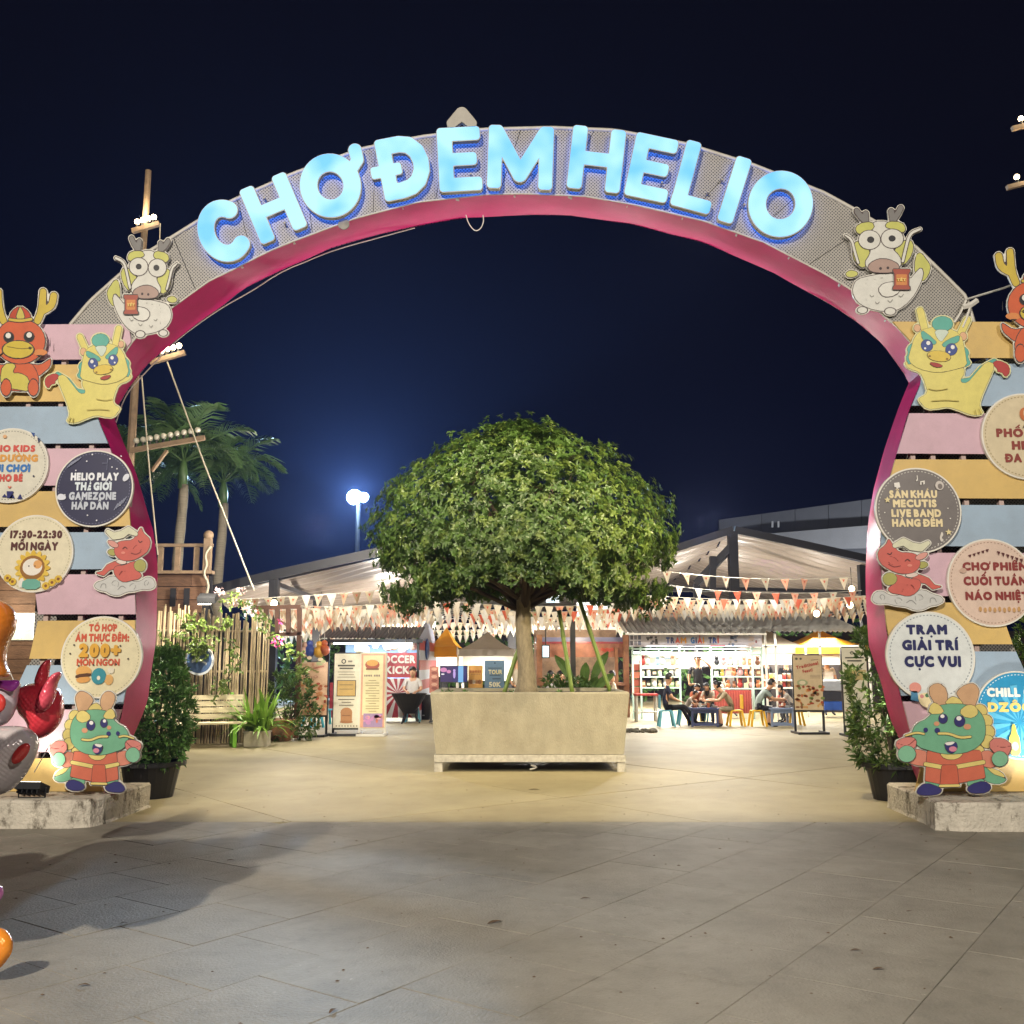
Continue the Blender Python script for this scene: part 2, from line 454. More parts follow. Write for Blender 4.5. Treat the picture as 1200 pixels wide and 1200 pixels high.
def paving(root, org, ang, size, gap, x0, x1, y0, y1, top, thick, m, name, jit, stag=0.0):
    A = (math.cos(ang), math.sin(ang)); B = (-A[1], A[0]); n = 0; rr = random.Random(3)
    lim = int(45 / size)
    for i in range(-lim, lim):
        for j in range(-lim, lim):
            off = ((i * 7) % 5) / 5 * size if stag else 0; h = size / 2 - gap / 2
            cu, cv = i * size + size / 2, j * size + size / 2 + off
            c = (org[0] + A[0] * cu + B[0] * cv, org[1] + A[1] * cu + B[1] * cv)
            if not (x0 - size < c[0] < x1 + size and y0 - size < c[1] < y1 + size): continue
            q = [(c[0] + A[0] * u * h + B[0] * v * h, c[1] + A[1] * u * h + B[1] * v * h) for u, v in ((-1, -1), (1, -1), (1, 1), (-1, 1))]
            for f in (lambda p: p[1] - y0, lambda p: y1 - p[1], lambda p: p[0] - x0, lambda p: x1 - p[0]):
                q = clip(q, f)
                if len(q) < 3: break
            if len(q) < 3 or abs(area2(q)) < .01: continue
            z = top + rr.uniform(-jit, jit); k = len(q); cx = sum(p[0] for p in q) / k; cy = sum(p[1] for p in q) / k
            e = .002
            inner = [(p[0] + (cx - p[0]) * e / size * 2, p[1] + (cy - p[1]) * e / size * 2) for p in q]
            mb = MB(); tx, ty = rr.uniform(-jit, jit) * .5, rr.uniform(-jit, jit) * .5
            vs = [(p[0], p[1], z + (p[0] - cx) * tx + (p[1] - cy) * ty) for p in inner] + [(p[0], p[1], z - .003) for p in q] + [(p[0], p[1], z - thick) for p in q]
            fs = [tuple(range(k))] + [(a + r * k, (a + 1) % k + r * k, (a + 1) % k + (r + 1) * k, a + (r + 1) * k) for r in (0, 1) for a in range(k)]
            mb.add(vs, fs); mb.build(name, m, root); n += 1
    return n
bs = MB(); bs.box((0, 3.1, -.045), (30, 14.2, .05)); pav = bs.build('pavement', M_joint, kind='structure')
print('slabs', paving(pav, (1.37, 5.39), R(-35.5), .72, .0042, -7.4, 7.4, 3.3, EDGE_Y - .01, 0, .03, M_slab, 'paving_slab', .0016, .5))
bs = MB(); bs.box((0, 42, -.045), (90, 2 * (42 - EDGE_Y), .05)); plz = bs.build('plaza', M_joint, kind='structure')
print('plaza', paving(plz, (.6, 12.0), R(38), 3.3, .012, -16, 16, EDGE_Y + .002, 44, .0, .03, M_conc, 'concrete_panel', .0015))

# litter, leaves and cracks on the pavement
M_dry = mat('dry_leaf', '#5a4630', .8, var=.3, scale=20)
def fallen_leaf(px, py, s, a, label):
    s *= .75
    p = gr(px, py); mb = MB(); c, sn = math.cos(a), math.sin(a); vs = []
    for t in range(7):
        u = t / 6; w = math.sin(u * math.pi) ** .8 * .17
        for sd in (-1, 0, 1):
            x, y = (u - .5) * s, sd * w * s
            vs.append((p.x + x * c - y * sn, p.y + x * sn + y * c, .004 + abs(sd) * .25 * w * s + .006 * math.sin(u * 3)))
    mb.add(vs, [(t * 3 + k, t * 3 + k + 1, t * 3 + k + 4, t * 3 + k + 3) for t in range(6) for k in (0, 1)])
    mb.build('fallen_leaf', M_dry, label=label, cat='leaf', group='dry leaves on the pavement')
for a in [(580, 1082, .16, .6, 'long dark dry leaf lying in the middle of the paving'), (98, 1156, .09, .1, 'dry leaf beside the edge of the big shadow on the left'),
          (390, 1186, .09, 1.2, 'curled dry leaf near the bottom edge of the picture'), (1003, 1115, .09, .0, 'thin dry leaf on the right of the paving'),
          (1030, 1137, .10, .1, 'flat dark leaf on the right, nearest the bottom corner slabs'), (1066, 1069, .07, .0, 'small dark leaf in front of the right plinth'),
          (626, 926, .2, .1, 'dead leaf on the concrete in front of the planter'), (145, 1083, .07, .4, 'small leaf lying in the shadow on the left slabs'),
          (270, 1009, .09, .1, 'small leaf in front of the left plinth corner'), (686, 1054, .10, .2, 'crumbled leaf right of the centre of the paving')]:
    fallen_leaf(*a)

rr = random.Random(8); mb = MB()
for i in range(260):
    x, y = rr.uniform(-5.5, 5.5), rr.uniform(4.3, 14); s = rr.uniform(.004, .016); a = rr.uniform(0, 6.28); k = rr.randint(4, 6)
    mb.add([(x + s * rr.uniform(.5, 1.3) * math.cos(a + 6.28 * j / k), y + s * rr.uniform(.4, 1) * math.sin(a + 6.28 * j / k), .0035) for j in range(k)] + [(x, y, .0035 + s * .4)], [(j, (j + 1) % k, k) for j in range(k)])
mb.build('litter_specks', M_dry, label='tiny dark specks of litter and gum scattered over the paving', cat='litter', kind='stuff', normals=False)
# ------------------------------------------------------------------ plinths
def plinth_mat():
    m = mat('plinth_concrete', '#c4bcab', .85, var=.14, scale=6, bump=1, bscale=30, k=.92)
    nt = m.node_tree; N = nt.nodes; L = nt.links; b = N['Principled BSDF']
    src = b.inputs['Base Color'].links[0].from_socket
    tc = N.new('ShaderNodeTexCoord'); mp = N.new('ShaderNodeMapping'); mp.inputs['Scale'].default_value = (2.2, 2.2, 1.1)
    nz = N.new('ShaderNodeTexNoise'); nz.inputs['Scale'].default_value = 2.5; nz.inputs['Detail'].default_value = 9; nz.inputs['Roughness'].default_value = .78
    r = N.new('ShaderNodeValToRGB'); r.color_ramp.elements[0].position = .51; r.color_ramp.elements[1].position = .63
    mx = N.new('ShaderNodeMixRGB'); mx.inputs[2].default_value = lin('#453c2c')
    L.new(tc.outputs['Object'], mp.inputs[0]); L.new(mp.outputs[0], nz.inputs[0]); L.new(nz.outputs[0], r.inputs[0])
    L.new(r.outputs[0], mx.inputs[0]); L.new(src, mx.inputs[1]); L.new(mx.outputs[0], b.inputs['Base Color'])
    return m
M_pl = plinth_mat()
def plinth(poly, h, label):
    rr = random.Random(len(label)); pts = []
    for a, b in zip(poly, poly[1:] + poly[:1]):
        n = max(1, int(math.dist(a, b) / .12))
        for i in range(n): pts.append((a[0] + (b[0] - a[0]) * i / n, a[1] + (b[1] - a[1]) * i / n))
    k = len(pts); cx = sum(p[0] for p in pts) / k; cy = sum(p[1] for p in pts) / k
    rows = [(-.085, -.015), (.0, -.012), (.03, 0), (h * .5, 0), (h - .02, .0), (h, .02)]
    vs = []
    for z, ins in rows:
        for p in pts:
            d = math.hypot(cx - p[0], cy - p[1]); j = rr.uniform(-.006, .006)
            vs.append((p[0] + (cx - p[0]) / d * (ins + j), p[1] + (cy - p[1]) / d * (ins + j), z + (rr.uniform(-.006, .004) if ins else 0)))
    fs = [(r_ * k + a, r_ * k + (a + 1) % k, (r_ + 1) * k + (a + 1) % k, (r_ + 1) * k + a) for r_ in range(len(rows) - 1) for a in range(k)]
    n0 = len(vs); top = [(p[0], p[1]) for p in vs[(len(rows) - 1) * k:]]
    tri = geometry.tessellate_polygon([[Vector((p[0], p[1], 0)) for p in top]])
    fs += [tuple(i + (len(rows) - 1) * k for i in t) for t in tri]
    mb = MB(); mb.add(vs, fs)
    return mb.build('concrete_plinth', M_pl, label=label, cat='plinth', group='concrete plinths under the arch legs')
PH = .265
plinth([(-4.02, 11.25), (-4.06, 10.1), (-4.12, 9.92), (-4.3, 9.84), (-8.2, 9.8), (-8.2, 11.3)], PH, 'stained pale concrete plinth under the left leg of the arch')
plinth([(4.17, 11.25), (8.2, 11.3), (8.2, 9.66), (4.3, 9.68), (4.06, 9.75), (4.12, 10.15)][::-1], PH, 'mouldy pale concrete plinth under the right leg of the arch')

# ------------------------------------------------------------------ the entrance arch
YF, YB = 10.5, 11.05
outer = [(78, 388), (84, 379), (106, 353), (138.5, 324), (175, 295), (229.5, 261), (271, 236), (343, 204), (423, 175), (495, 160.5), (568, 152), (646, 150), (720, 153),
         (804, 169), (881, 193), (965, 226), (998, 244), (1035, 266), (1072, 289), (1104, 320), (1132, 348), (1142, 382)]
inner = [(108, 466), (125, 440), (146, 414), (158, 397), (197, 364), (245, 329.5), (275, 315), (316, 294), (347, 281.5), (416, 256), (489, 237), (568, 228), (615, 227),
         (685, 230), (748, 241), (825, 259), (895, 284), (965, 320), (1002, 342), (1029.5, 365), (1053, 385), (1068, 403), (1084, 432)]
inner_b = [(134, 486), (139, 475), (152, 454), (173, 427), (199, 405), (232, 379), (262, 358), (286, 338), (338, 313), (388, 291), (442, 275), (492, 264.5), (540, 256), (580, 253),
           (620, 251.5), (667, 252), (737, 262), (825, 284.5), (909, 320), (980, 361), (1004, 377), (1035, 403), (1061, 440), (1065, 449)]
legL_f = [(106, 926), (124, 885), (141, 844), (147, 816), (159, 755), (160, 720), (158, 668), (152, 592), (130, 526), (114, 488), (108, 466)]
legL_b = [(134, 918), (149, 880), (167, 837), (173, 820), (182, 755), (184, 712), (185, 668), (180, 621), (160, 554), (135, 493), (134, 486)]
legR_f = [(1084, 432), (1081, 444), (1066, 480), (1053, 523), (1043, 556), (1033, 600), (1031, 647), (1034, 693), (1038, 734), (1046, 775), (1055, 814), (1060, 835), (1079, 908), (1084, 926)]
legR_b = [(1065, 449), (1061, 458), (1053, 477), (1035, 530), (1024, 572), (1016, 627), (1014, 665), (1015, 702), (1018, 756), (1025, 780), (1033, 803), (1043, 840), (1062, 880), (1076, 918)]
def P3(l, Y): return [at(x, y, Y) for x, y in l]
M_perf = mat('perforated_metal', '#a9a49a', .5, metal=.0, var=.10, scale=3, k=.85)
def perforate(m):
    nt = m.node_tree; N = nt.nodes; L = nt.links; b = N['Principled BSDF']; src = b.inputs['Base Color'].links[0].from_socket
    tc = N.new('ShaderNodeTexCoord'); mp = N.new('ShaderNodeMapping'); mp.inputs['Rotation'].default_value = (0, R(45), 0)
    sp = N.new('ShaderNodeSeparateXYZ'); cb = N.new('ShaderNodeCombineXYZ')
    vo = N.new('ShaderNodeTexVoronoi'); vo.voronoi_dimensions = '2D'; vo.inputs['Scale'].default_value = 36; vo.inputs['Randomness'].default_value = 0
    L.new(tc.outputs['Object'], mp.inputs[0]); L.new(mp.outputs[0], sp.inputs[0]); L.new(sp.outputs['X'], cb.inputs[0]); L.new(sp.outputs['Z'], cb.inputs[1])
    L.new(cb.outputs[0], vo.inputs['Vector'])
    lt = N.new('ShaderNodeMath'); lt.operation = 'LESS_THAN'; lt.inputs[1].default_value = .30; L.new(vo.outputs['Distance'], lt.inputs[0])
    mx = N.new('ShaderNodeMixRGB'); mx.inputs[2].default_value = (.03, .03, .032, 1)
    L.new(lt.outputs[0], mx.inputs[0]); L.new(src, mx.inputs[1]); L.new(mx.outputs[0], b.inputs['Base Color'])
    return m
perforate(M_perf)
M_rim = mat('arch_rim', '#b7b2a6', .5, var=.12, scale=8)
M_mag = mat('magenta_sheet', '#c81f70', .40, var=.12, scale=2.5, bump=.25, bscale=3, k=.95)
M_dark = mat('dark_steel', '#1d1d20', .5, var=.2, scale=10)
M_wire = mat('white_wire', '#c9c5bb', .5)
arch = thing('entrance_arch', 'big welcome arch with perforated metal band, magenta soffit and glowing blue letters spanning the entrance', 'arch', (0, YF, PH))
NO = 126
o3 = resample(P3(outer, YF), NO); i3 = resample(P3(inner[1:-1], YF), NO)
NP = 14
for s in range(NP):
    a, b = s * (NO - 1) // NP, (s + 1) * (NO - 1) // NP
    def ring(dy, ins):
        A = [o3[k].lerp(i3[k], ins / 1.3) for k in range(a, b + 1)]; B = [i3[k].lerp(o3[k], ins / 1.3) for k in range(a, b + 1)]
        A[0] = A[0].lerp(A[1], .04); B[0] = B[0].lerp(B[1], .04); A[-1] = A[-1].lerp(A[-2], .04); B[-1] = B[-1].lerp(B[-2], .04)
        return [Vector((p.x, p.y + dy, p.z)) for p in A + B[::-1]]
    mb = MB(); n = b - a + 1
    dyy = random.uniform(-.004, .004)
    fr, bk = ring(dyy, .02), ring(.02, .02); vs = fr + bk; m_ = 2 * n
    fs = [(k, k + 1, m_ - 2 - k, m_ - 1 - k) for k in range(n - 1)] + [(k + m_, m_ - 1 - k + m_, m_ - 2 - k + m_, k + 1 + m_) for k in range(n - 1)]
    fs += [(k, (k + 1) % m_, (k + 1) % m_ + m_, k + m_) for k in range(m_)]
    mb.add(vs, fs); mb.build('perforated_panel', M_perf, arch)
    # a seam batten behind each joint, seen as a slightly darker line
mb = MB()
for k in range(0, NO, (NO - 1) // NP): mb.bar(o3[k] + Vector((0, .05, 0)), i3[k] + Vector((0, .05, 0)), .05, .05)
mb.build('rib', M_rim, arch, kind='stuff')
bo = [Vector((p.x, YB, p.z)) for p in o3]; ib = P3(inner_b, YB)
ibr = resample([Vector((p.x, p.y, p.z)) for p in ib], NO)
mb = MB()
for k in range(NO - 1): mb.quad(bo[k], bo[k + 1], ibr[k + 1], ibr[k])
mb.build('back_panel', M_perf, arch)
mb = MB(); up = Vector((0, 0, .012))
for k in range(NO - 1): mb.quad(o3[k] + up + Vector((0, .022, 0)), o3[k + 1] + up + Vector((0, .022, 0)), bo[k + 1] + up, bo[k] + up)
mb.build('top_cover', M_rim, arch)
mb = MB(); mb.tube([p + Vector((0, -.004, 0)) for p in o3], .022, 6); mb.build('outer_rim', M_rim, arch, smooth=True)
mb = MB(); mb.tube([p + Vector((0, -.004, .0)) for p in i3], .010, 6); mb.build('inner_rim', M_rim, arch, smooth=True)
def soffit(fl, bl, n, wob=.0):
    f3, b3 = resample(P3(fl, YF - .004), n), resample(P3(bl, YB + .01), n); vs = []; mb = MB(); W_ = 5
    for k in range(n):
        for j in range(W_):
            p = f3[k].lerp(b3[k], j / (W_ - 1)); q = noise.noise(p * 1.7) * wob
            vs.append(p + Vector((q if abs(p.z - 3) < 4 else 0, 0, q)))
    mb.add(vs, [(k * W_ + j, k * W_ + j + 1, (k + 1) * W_ + j + 1, (k + 1) * W_ + j) for k in range(n - 1) for j in range(W_ - 1)])
    mb.build('soffit_panel', M_mag, arch, smooth=True); return f3, b3
soffit(legL_f, legL_b, 40, .012); soffit(inner, inner_b, 90, .014); soffit(legR_f, legR_b, 40, .012)
# coloured boards across the legs
B_PINK, B_YEL, B_BLUE = [mat(n, c, .5, var=.07, scale=2.2, bump=.08, bscale=7, k=.84) for n, c in (('board_pink', '#d0adb8'), ('board_yellow', '#d6b56c'), ('board_blue', '#9fb4c6'))]
for m_ in (B_PINK, B_YEL, B_BLUE): weather(m_, .16, '#6e6258', 1.4, 10.0, 60.0, .14)
weather(M_perf, .22, '#57524a', .9, 5.0, 40.0, .1)
def xi_of(curves, y):
    best = None
    for l in curves:
        for a, b in zip(l, l[1:]):
            if (a[1] - y) * (b[1] - y) <= 0 and a[1] != b[1]: best = a[0] + (b[0] - a[0]) * (y - a[1]) / (b[1] - a[1])
    return best
rowsL = [(381, 422, B_PINK, -70, -70), (428, 471, B_YEL, -70, -70), (477, 520, B_BLUE, -70, -70), (526, 569, B_PINK, -70, -70), (576, 617, B_YEL, -70, -70), (624, 667, B_BLUE, -70, -70),
         (673, 720, B_PINK, 40, 46), (727, 772, B_YEL, 46, 36), (779, 825, B_BLUE, 33, 12), (831, 881, B_PINK, 5, -20), (888, 927, B_YEL, -22, -45)]
rowsR = [(378, 420, B_YEL, 1270, 1270), (427, 476, B_BLUE, 1270, 1270), (485, 532, B_PINK, 1270, 1270), (539, 584, B_YEL, 1270, 1270), (592, 640, B_BLUE, 1270, 1270), (648, 698, B_PINK, 1270, 1165),
         (706, 755, B_YEL, 1168, 1185), (763, 815, B_BLUE, 1189, 1212), (822, 870, B_PINK, 1215, 1245), (877, 927, B_YEL, 1250, 1275)]
for rows, leg, up_, sg in ((rowsL, legL_f, inner[:4], -1), (rowsR, legR_f, inner[-5:], 1)):
    for ri, (y1, y2, m, xo1, xo2) in enumerate(rows):
        a, b = xi_of([leg, up_], y1), xi_of([leg, up_], y2)
        if a is None: a = {-1: 152, 1: 1046}[sg]
        if b is None: b = a
        mid = xi_of([leg, up_], (y1 + y2) / 2) or (a + b) / 2
        q = [at(x, y, YF) for x, y in ((xo1, y1 + .6), (a, y1), (mid, (y1 + y2) / 2), (b, y2), (xo2, y2 + (1.2 if ri < 6 else 0)))]
        dy = random.uniform(-.004, .004)
        q2 = [(p.x, p.z) for p in q]
        MB().prism([q2], lambda x, z, t: Vector((x, t, z)), YF - .03 + dy, YF - .005).build('board', m, arch)
M_post = mat('leg_post', '#b09a92', .6, var=.15)
for px, y0, y1 in ((-30, 385, 668), (22, 385, 668), (61, 385, 900), (101, 385, 915), (148, 560, 800), (1075, 530, 880), (1099, 385, 925), (1135, 385, 925), (1176, 385, 700), (1230, 385, 650)):
    a, b = at(px, 640, YF + .05), None
    zt_, zb_ = at(px, y0, YF).z, PH if y1 > 870 else at(px, y1, YF).z; MB().box((a.x, YF + .05, (zt_ + zb_) / 2), (.05, .06, zt_ - zb_)).build('post', M_post, arch)
for xs, sg in (((-6.0, None), -1), ((None, 6.0), 1)):      # lattice sheet at the back of each leg
    lb = P3(legL_b if sg < 0 else legR_b, YB - .02)
    pl = [(p.x + .05 * sg, p.z) for p in lb]; far = -6.2 if sg < 0 else 6.2
    zs = [p[1] for p in pl]
    out_ = [(-70, 380), (-70, 672), (44, 674), (38, 772), (10, 828), (-22, 888), (-45, 925)] if sg < 0 else [(1270, 380), (1270, 652), (1166, 702), (1187, 757), (1214, 818), (1250, 878), (1275, 925)]
    op = [at(x, y, YB - .02) for x, y in out_]; loop = pl + ([(p.x, max(PH, p.z)) for p in op] if sg < 0 else [(p.x, max(PH, p.z)) for p in op][::-1])
    if sg > 0: loop = pl + [(p.x, max(PH, p.z)) for p in op[::-1]]
    MB().prism([loop], lambda x, z, t: Vector((x, t, z)), YB - .03, YB - .01).build('lattice_panel', M_perf, arch)
M_bstl0 = mat('fitting_grey', '#6f6a60', .5, var=.3); mb = MB(); c = at(403, 263, YF - .02); mb.lathe(c, [(.02, 0), (.065, 0), (.065, .02), (.02, .025)], 18, Matrix.Rotation(R(90), 3, 'X')); mb.build('round_fitting', M_bstl0, arch)
mb = MB(); mb.tube([at(x, y, 10.8) for x, y in chaikin([(546, 252), (549, 262), (556, 271), (563, 269), (567, 260), (566, 252)], 2, False)], .006, 5); mb.build('loose_wire', M_wire, arch)
mb = MB(); mb.tube([at(x, y, YB + .02) for x, y in chaikin([(136, 495), (147, 462), (169, 438), (206, 399), (240, 374), (264, 358), (297, 340), (328, 319), (362, 305), (391, 293), (442, 279), (486, 267)], 2, False)], .007, 5); mb.build('loose_wire', M_wire, arch)
# channel letters, with a blue glow added at their backs to tint the panel
M_face = mat('letter_face', '#10344c', .35, emit=1.0, ecol='#86ccfc', spec=.2)
def letter_face_nodes(m):
    nt = m.node_tree; N = nt.nodes; L = nt.links; b = N['Principled BSDF']
    tc = N.new('ShaderNodeTexCoord'); nz = N.new('ShaderNodeTexNoise'); nz.inputs['Scale'].default_value = 1.6; nz.inputs['Detail'].default_value = 2
    r = N.new('ShaderNodeValToRGB'); r.color_ramp.elements[0].position = .36; r.color_ramp.elements[1].position = .58
    r.color_ramp.elements[0].color = lin('#72beff'); r.color_ramp.elements[1].color = lin('#aee2ff')
    L.new(tc.outputs['Object'], nz.inputs[0]); L.new(nz.outputs[0], r.inputs[0]); L.new(r.outputs[0], b.inputs['Emission Color'])
letter_face_nodes(M_face)
M_face.node_tree.nodes['Principled BSDF'].inputs['Emission Strength'].default_value = 1.3
M_halo = mat('letter_halo', '#081020', .5, emit=5, ecol='#3f78ff')
M_ret = mat('letter_return', '#9c978c', .45, var=.1)
def arc(cx, cy, rx, ry, a0, a1, n=26): return [(cx + rx * math.cos(R(a0 + (a1 - a0) * i / n)), cy + ry * math.sin(R(a0 + (a1 - a0) * i / n))) for i in range(n + 1)]
def glyph(ch, X, Y):
    B = lambda cx, cy, w, h, r=5, rot=0: sd_box(X, Y, cx, cy, w, h, r, rot)
    if ch == 'C': return np.minimum(sd_stroke(X, Y, arc(0, 0, 21.5, 27, -52, -308), 10.5), 1e9)
    if ch == 'H': return np.minimum(np.minimum(B(-22.5, 0, 19, 75), B(22.5, 0, 19, 75)), B(0, 0, 40, 17, 3))
    if ch == 'W': return np.minimum(np.minimum(B(-20.5, 0, 19, 70), B(20.5, 0, 19, 70)), B(0, -1, 36, 16, 3))
    if ch == 'O': return sd_stroke(X, Y, arc(0, 0, 27.5, 28.5, 0, 360, 40), 11)
    if ch == 'Ơ': return np.minimum(sd_stroke(X, Y, arc(0, 0, 25.5, 27, 0, 360, 40), 11), sd_stroke(X, Y, [(38, -33), (38, -22), (31, -14), (24, -12)], [8.5, 8, 7, 8]))
    if ch == 'Đ':
        d = np.minimum(B(-19, 0, 19, 74), sd_stroke(X, Y, [(-18, -27), (0, -27), (11, -24), (19, -15), (22, -3), (21, 8), (15, 19), (6, 25), (-6, 27), (-18, 27)], 10))
        return np.minimum(d, B(-20, 1, 38, 15, 4))
    if ch == 'E': return np.minimum(np.minimum(B(-17, 0, 19, 76), B(0, -29.5, 51, 17)), np.minimum(B(-2, 0, 45, 16), B(0, 29.5, 51, 17)))
    if ch == 'M':
        d = np.minimum(B(-30, 1, 18, 75), B(30, 1, 18, 75))
        return np.minimum(d, sd_stroke(X, Y, [(-28, -27), (0, 21), (28, -27)], 9.5))
    if ch == 'L': return np.minimum(B(-14.5, 0, 19, 80), B(0, 31.5, 49, 17))
    if ch == 'I': return B(0, 0, 20, 80)
    if ch == '^': return sd_stroke(X, Y, [(-9.5, 4.5), (0, -4.5), (9.5, 4.5)], [4.6, 6.2, 4.6])
LET = [('C', 263, 270, 20, 1), ('W', 320, 243.5, 23, 1.0), ('Ơ', 387, 217, 14, 1), ('Đ', 472, 195, 11, 1), ('E', 539, 186, 3, 1), ('M', 610, 183, -2, 1),
       ('H', 699, 186, -6.5, 1.0), ('E', 764, 196, -12, 1.0), ('L', 818, 207, -15, 1), ('I', 861, 222, -17.5, 1), ('O', 915, 238.5, -20, 1.0), ('^', 541, 138, 0, 1.25)]
hole_fix = []
for ch, cx, cy, ang, sc_ in LET:
    X, Y = grid(-56, -56, 56, 56, 1.0); D = glyph(ch, X, Y)
    a = R(ang)
    def img(p): x, y = p[0] * sc_, p[1] * sc_; return (cx + x * math.cos(a) + y * math.sin(a), cy - x * math.sin(a) + y * math.cos(a))
    yf, yb = 10.355, 10.43
    to = lambda x, z, t: Vector((x, t, z))
    def world(l): return [(lambda p: (p.x, p.z))(at(*img(q), yf)) for q in thin(l, .06)]
    groups = nest(contours(D, -56, -56, 1.0)); faces = nest(contours(D, -56, -56, 1.0, -1.1))
    lit = ch != '^'
    mb = MB()
    for gp in groups: mb.prism([world(l) for l in gp], to, yf + .012, yb)
    body = mb.build('letter', M_ret, arch, label=None if lit else 'unlit grey circumflex accent above the letter E')
    if lit:
        mb = MB()
        for gp in faces: mb.prism([world(l) for l in gp], to, yf, yf + .03, back=False)
        mb.build('letter_face', M_face, body)
        mb = MB()
        for gp in faces: mb.prism([world(l) for l in gp], to, yb + .012, yb + .003, back=False)
        mb.build('halo_glow', M_halo, body)
    for dx, dz in ((-.12, .15), (.12, -.15)) if lit else ((0, .02), (.06, -.1)):
        p = at(cx, cy, yf); MB().bar((p.x + dx, yb - .02, p.z + dz), (p.x + dx, YF + .01, p.z + dz), .02).build('stand_off', M_ret, body)
# ------------------------------------------------------------------ round signs hung on the legs
def disc(cx, cz, r, n=56): return [(cx + r * math.cos(2 * math.pi * i / n), cz + r * math.sin(2 * math.pi * i / n)) for i in range(n)]
TOX = lambda x, z, t: Vector((x, t, z))
def round_sign(px, py, rpx, face, stitch, lines, label, yb=YF - .035, rim='#e9e4d6', extra=None):
    c = at(px, py, yb); m = mpp(px, py, yb) ; r = rpx * m
    root = thing('round_sign', label, 'sign', (c.x, yb, c.z - r), 'round signs on the arch legs')
    yf = yb - .035
    MB().prism([disc(c.x, c.z, r)], TOX, yf, yb).build('disc', paint(rim), root)
    MB().prism([disc(c.x, c.z, r * .965)], TOX, yf - .002, None).build('face', face if not isinstance(face, str) else paint(face), root, normals=False)
    mb = MB(); k = 72                      # printed stitching round the edge
    for i in range(k):
        a0, a1 = 2 * math.pi * i / k, 2 * math.pi * (i + .5) / k
        q = [(c.x + q_ * r * math.cos(a), yf - .004, c.z + q_ * r * math.sin(a)) for q_, a in ((.905, a0), (.905, a1), (.925, a1), (.925, a0))]
        mb.quad(*q)
    mb.build('stitching', paint(stitch), root, kind='stuff', normals=False); lay_ = 0
    for (s, dx, dy, h, w, col, bold) in lines:
        lay_ += 1; text_on(root, s, (c.x + dx * m, yf - .005 - lay_ * .0015, c.z - dy * m), h * .93 * m, w * m if w else None, paint(col), bold + .022)
    def P(pts, col, name='print', smooth=2, lay=0):
        q = chaikin(pts, smooth) if smooth else pts
        MB().prism([[(c.x + x * m, c.z - y * m) for x, y in q]], TOX, yf - .018 - lay * .001, None).build(name, paint(col), root, normals=False)
    def E_(x, y, rx, ry, col, name='print', lay=0, n=18): P([(x + rx * math.cos(2 * math.pi * i / n), y + ry * math.sin(2 * math.pi * i / n)) for i in range(n)], col, name, 0, lay)
    if extra: extra(P, E_)
    return root
def x_kids(P, E):
    P([(-1, 24), (2, 26), (5, 24), (2, 29)], '#e07a62', 'printed_heart'); P([(-1, 31), (7, 31), (6, 39), (0, 39)], '#2b2f6e', 'printed_cup', 0)
    P([(22, -39), (27, -38), (26, -33)], '#2f4d8c', 'printed_flag', 0); P([(30, -33), (34, -31), (32, -26)], '#26375f', 'printed_flag', 0)
    for k in range(5): P([(-24 + k * 9, 38 + abs(k - 2)), (-18 + k * 9, 38 + abs(k - 2)), (-21 + k * 9, 34)], '#2b2f6e', 'printed_flag', 0)
    E(-8, -34, 2.2, 2.2, '#dfae7d', 'printed_star'); E(29, 13, 1.1, 1.1, '#30314f', 'printed_dot')
def x_navy(P, E):
    for x, y in ((-10, -32), (20, -25), (26, -23), (-22, -21), (6, 38), (-5, 32), (32, 20), (30, -38), (-33, 8), (-4, -40), (17, -35)): E(x, y, .9, .9, '#e8e8ee', 'printed_dot', n=8)
    for k in range(6): P([(-33 + k * 2.2, -24 - k * 1.6), (-32 + k * 2.2, -24 - k * 1.6), (-27 + k * 2.2, -31 - k * 1.2), (-28 + k * 2.2, -31 - k * 1.2)], '#8f93a8', 'printed_stripe', 0)
    for k in range(5): P([(25 + k * 2.4, 26 - k * 2), (26 + k * 2.4, 26 - k * 2), (30 + k * 2.4, 18 - k * 2), (29 + k * 2.4, 18 - k * 2)], '#8f93a8', 'printed_stripe', 0)
    P([(33, -12), (36, -17), (41, -17), (41, -12), (37, -8), (34, -8)], '#dfe1ea', 'printed_capsule'); P([(-42, 9), (-38, 6), (-31, 9), (-32, 14), (-41, 14)], '#dfe1ea', 'printed_capsule')
    for q in (((8, -30), (14, -30)), ((14, -30), (14, -22)), ((14, -35), (14, -30))): P([(q[0][0], q[0][1]), (q[1][0] + .5, q[0][1]), (q[1][0] + .5, q[1][1] + .6), (q[0][0], q[1][1] + .6)], '#777b96', 'printed_line', 0)
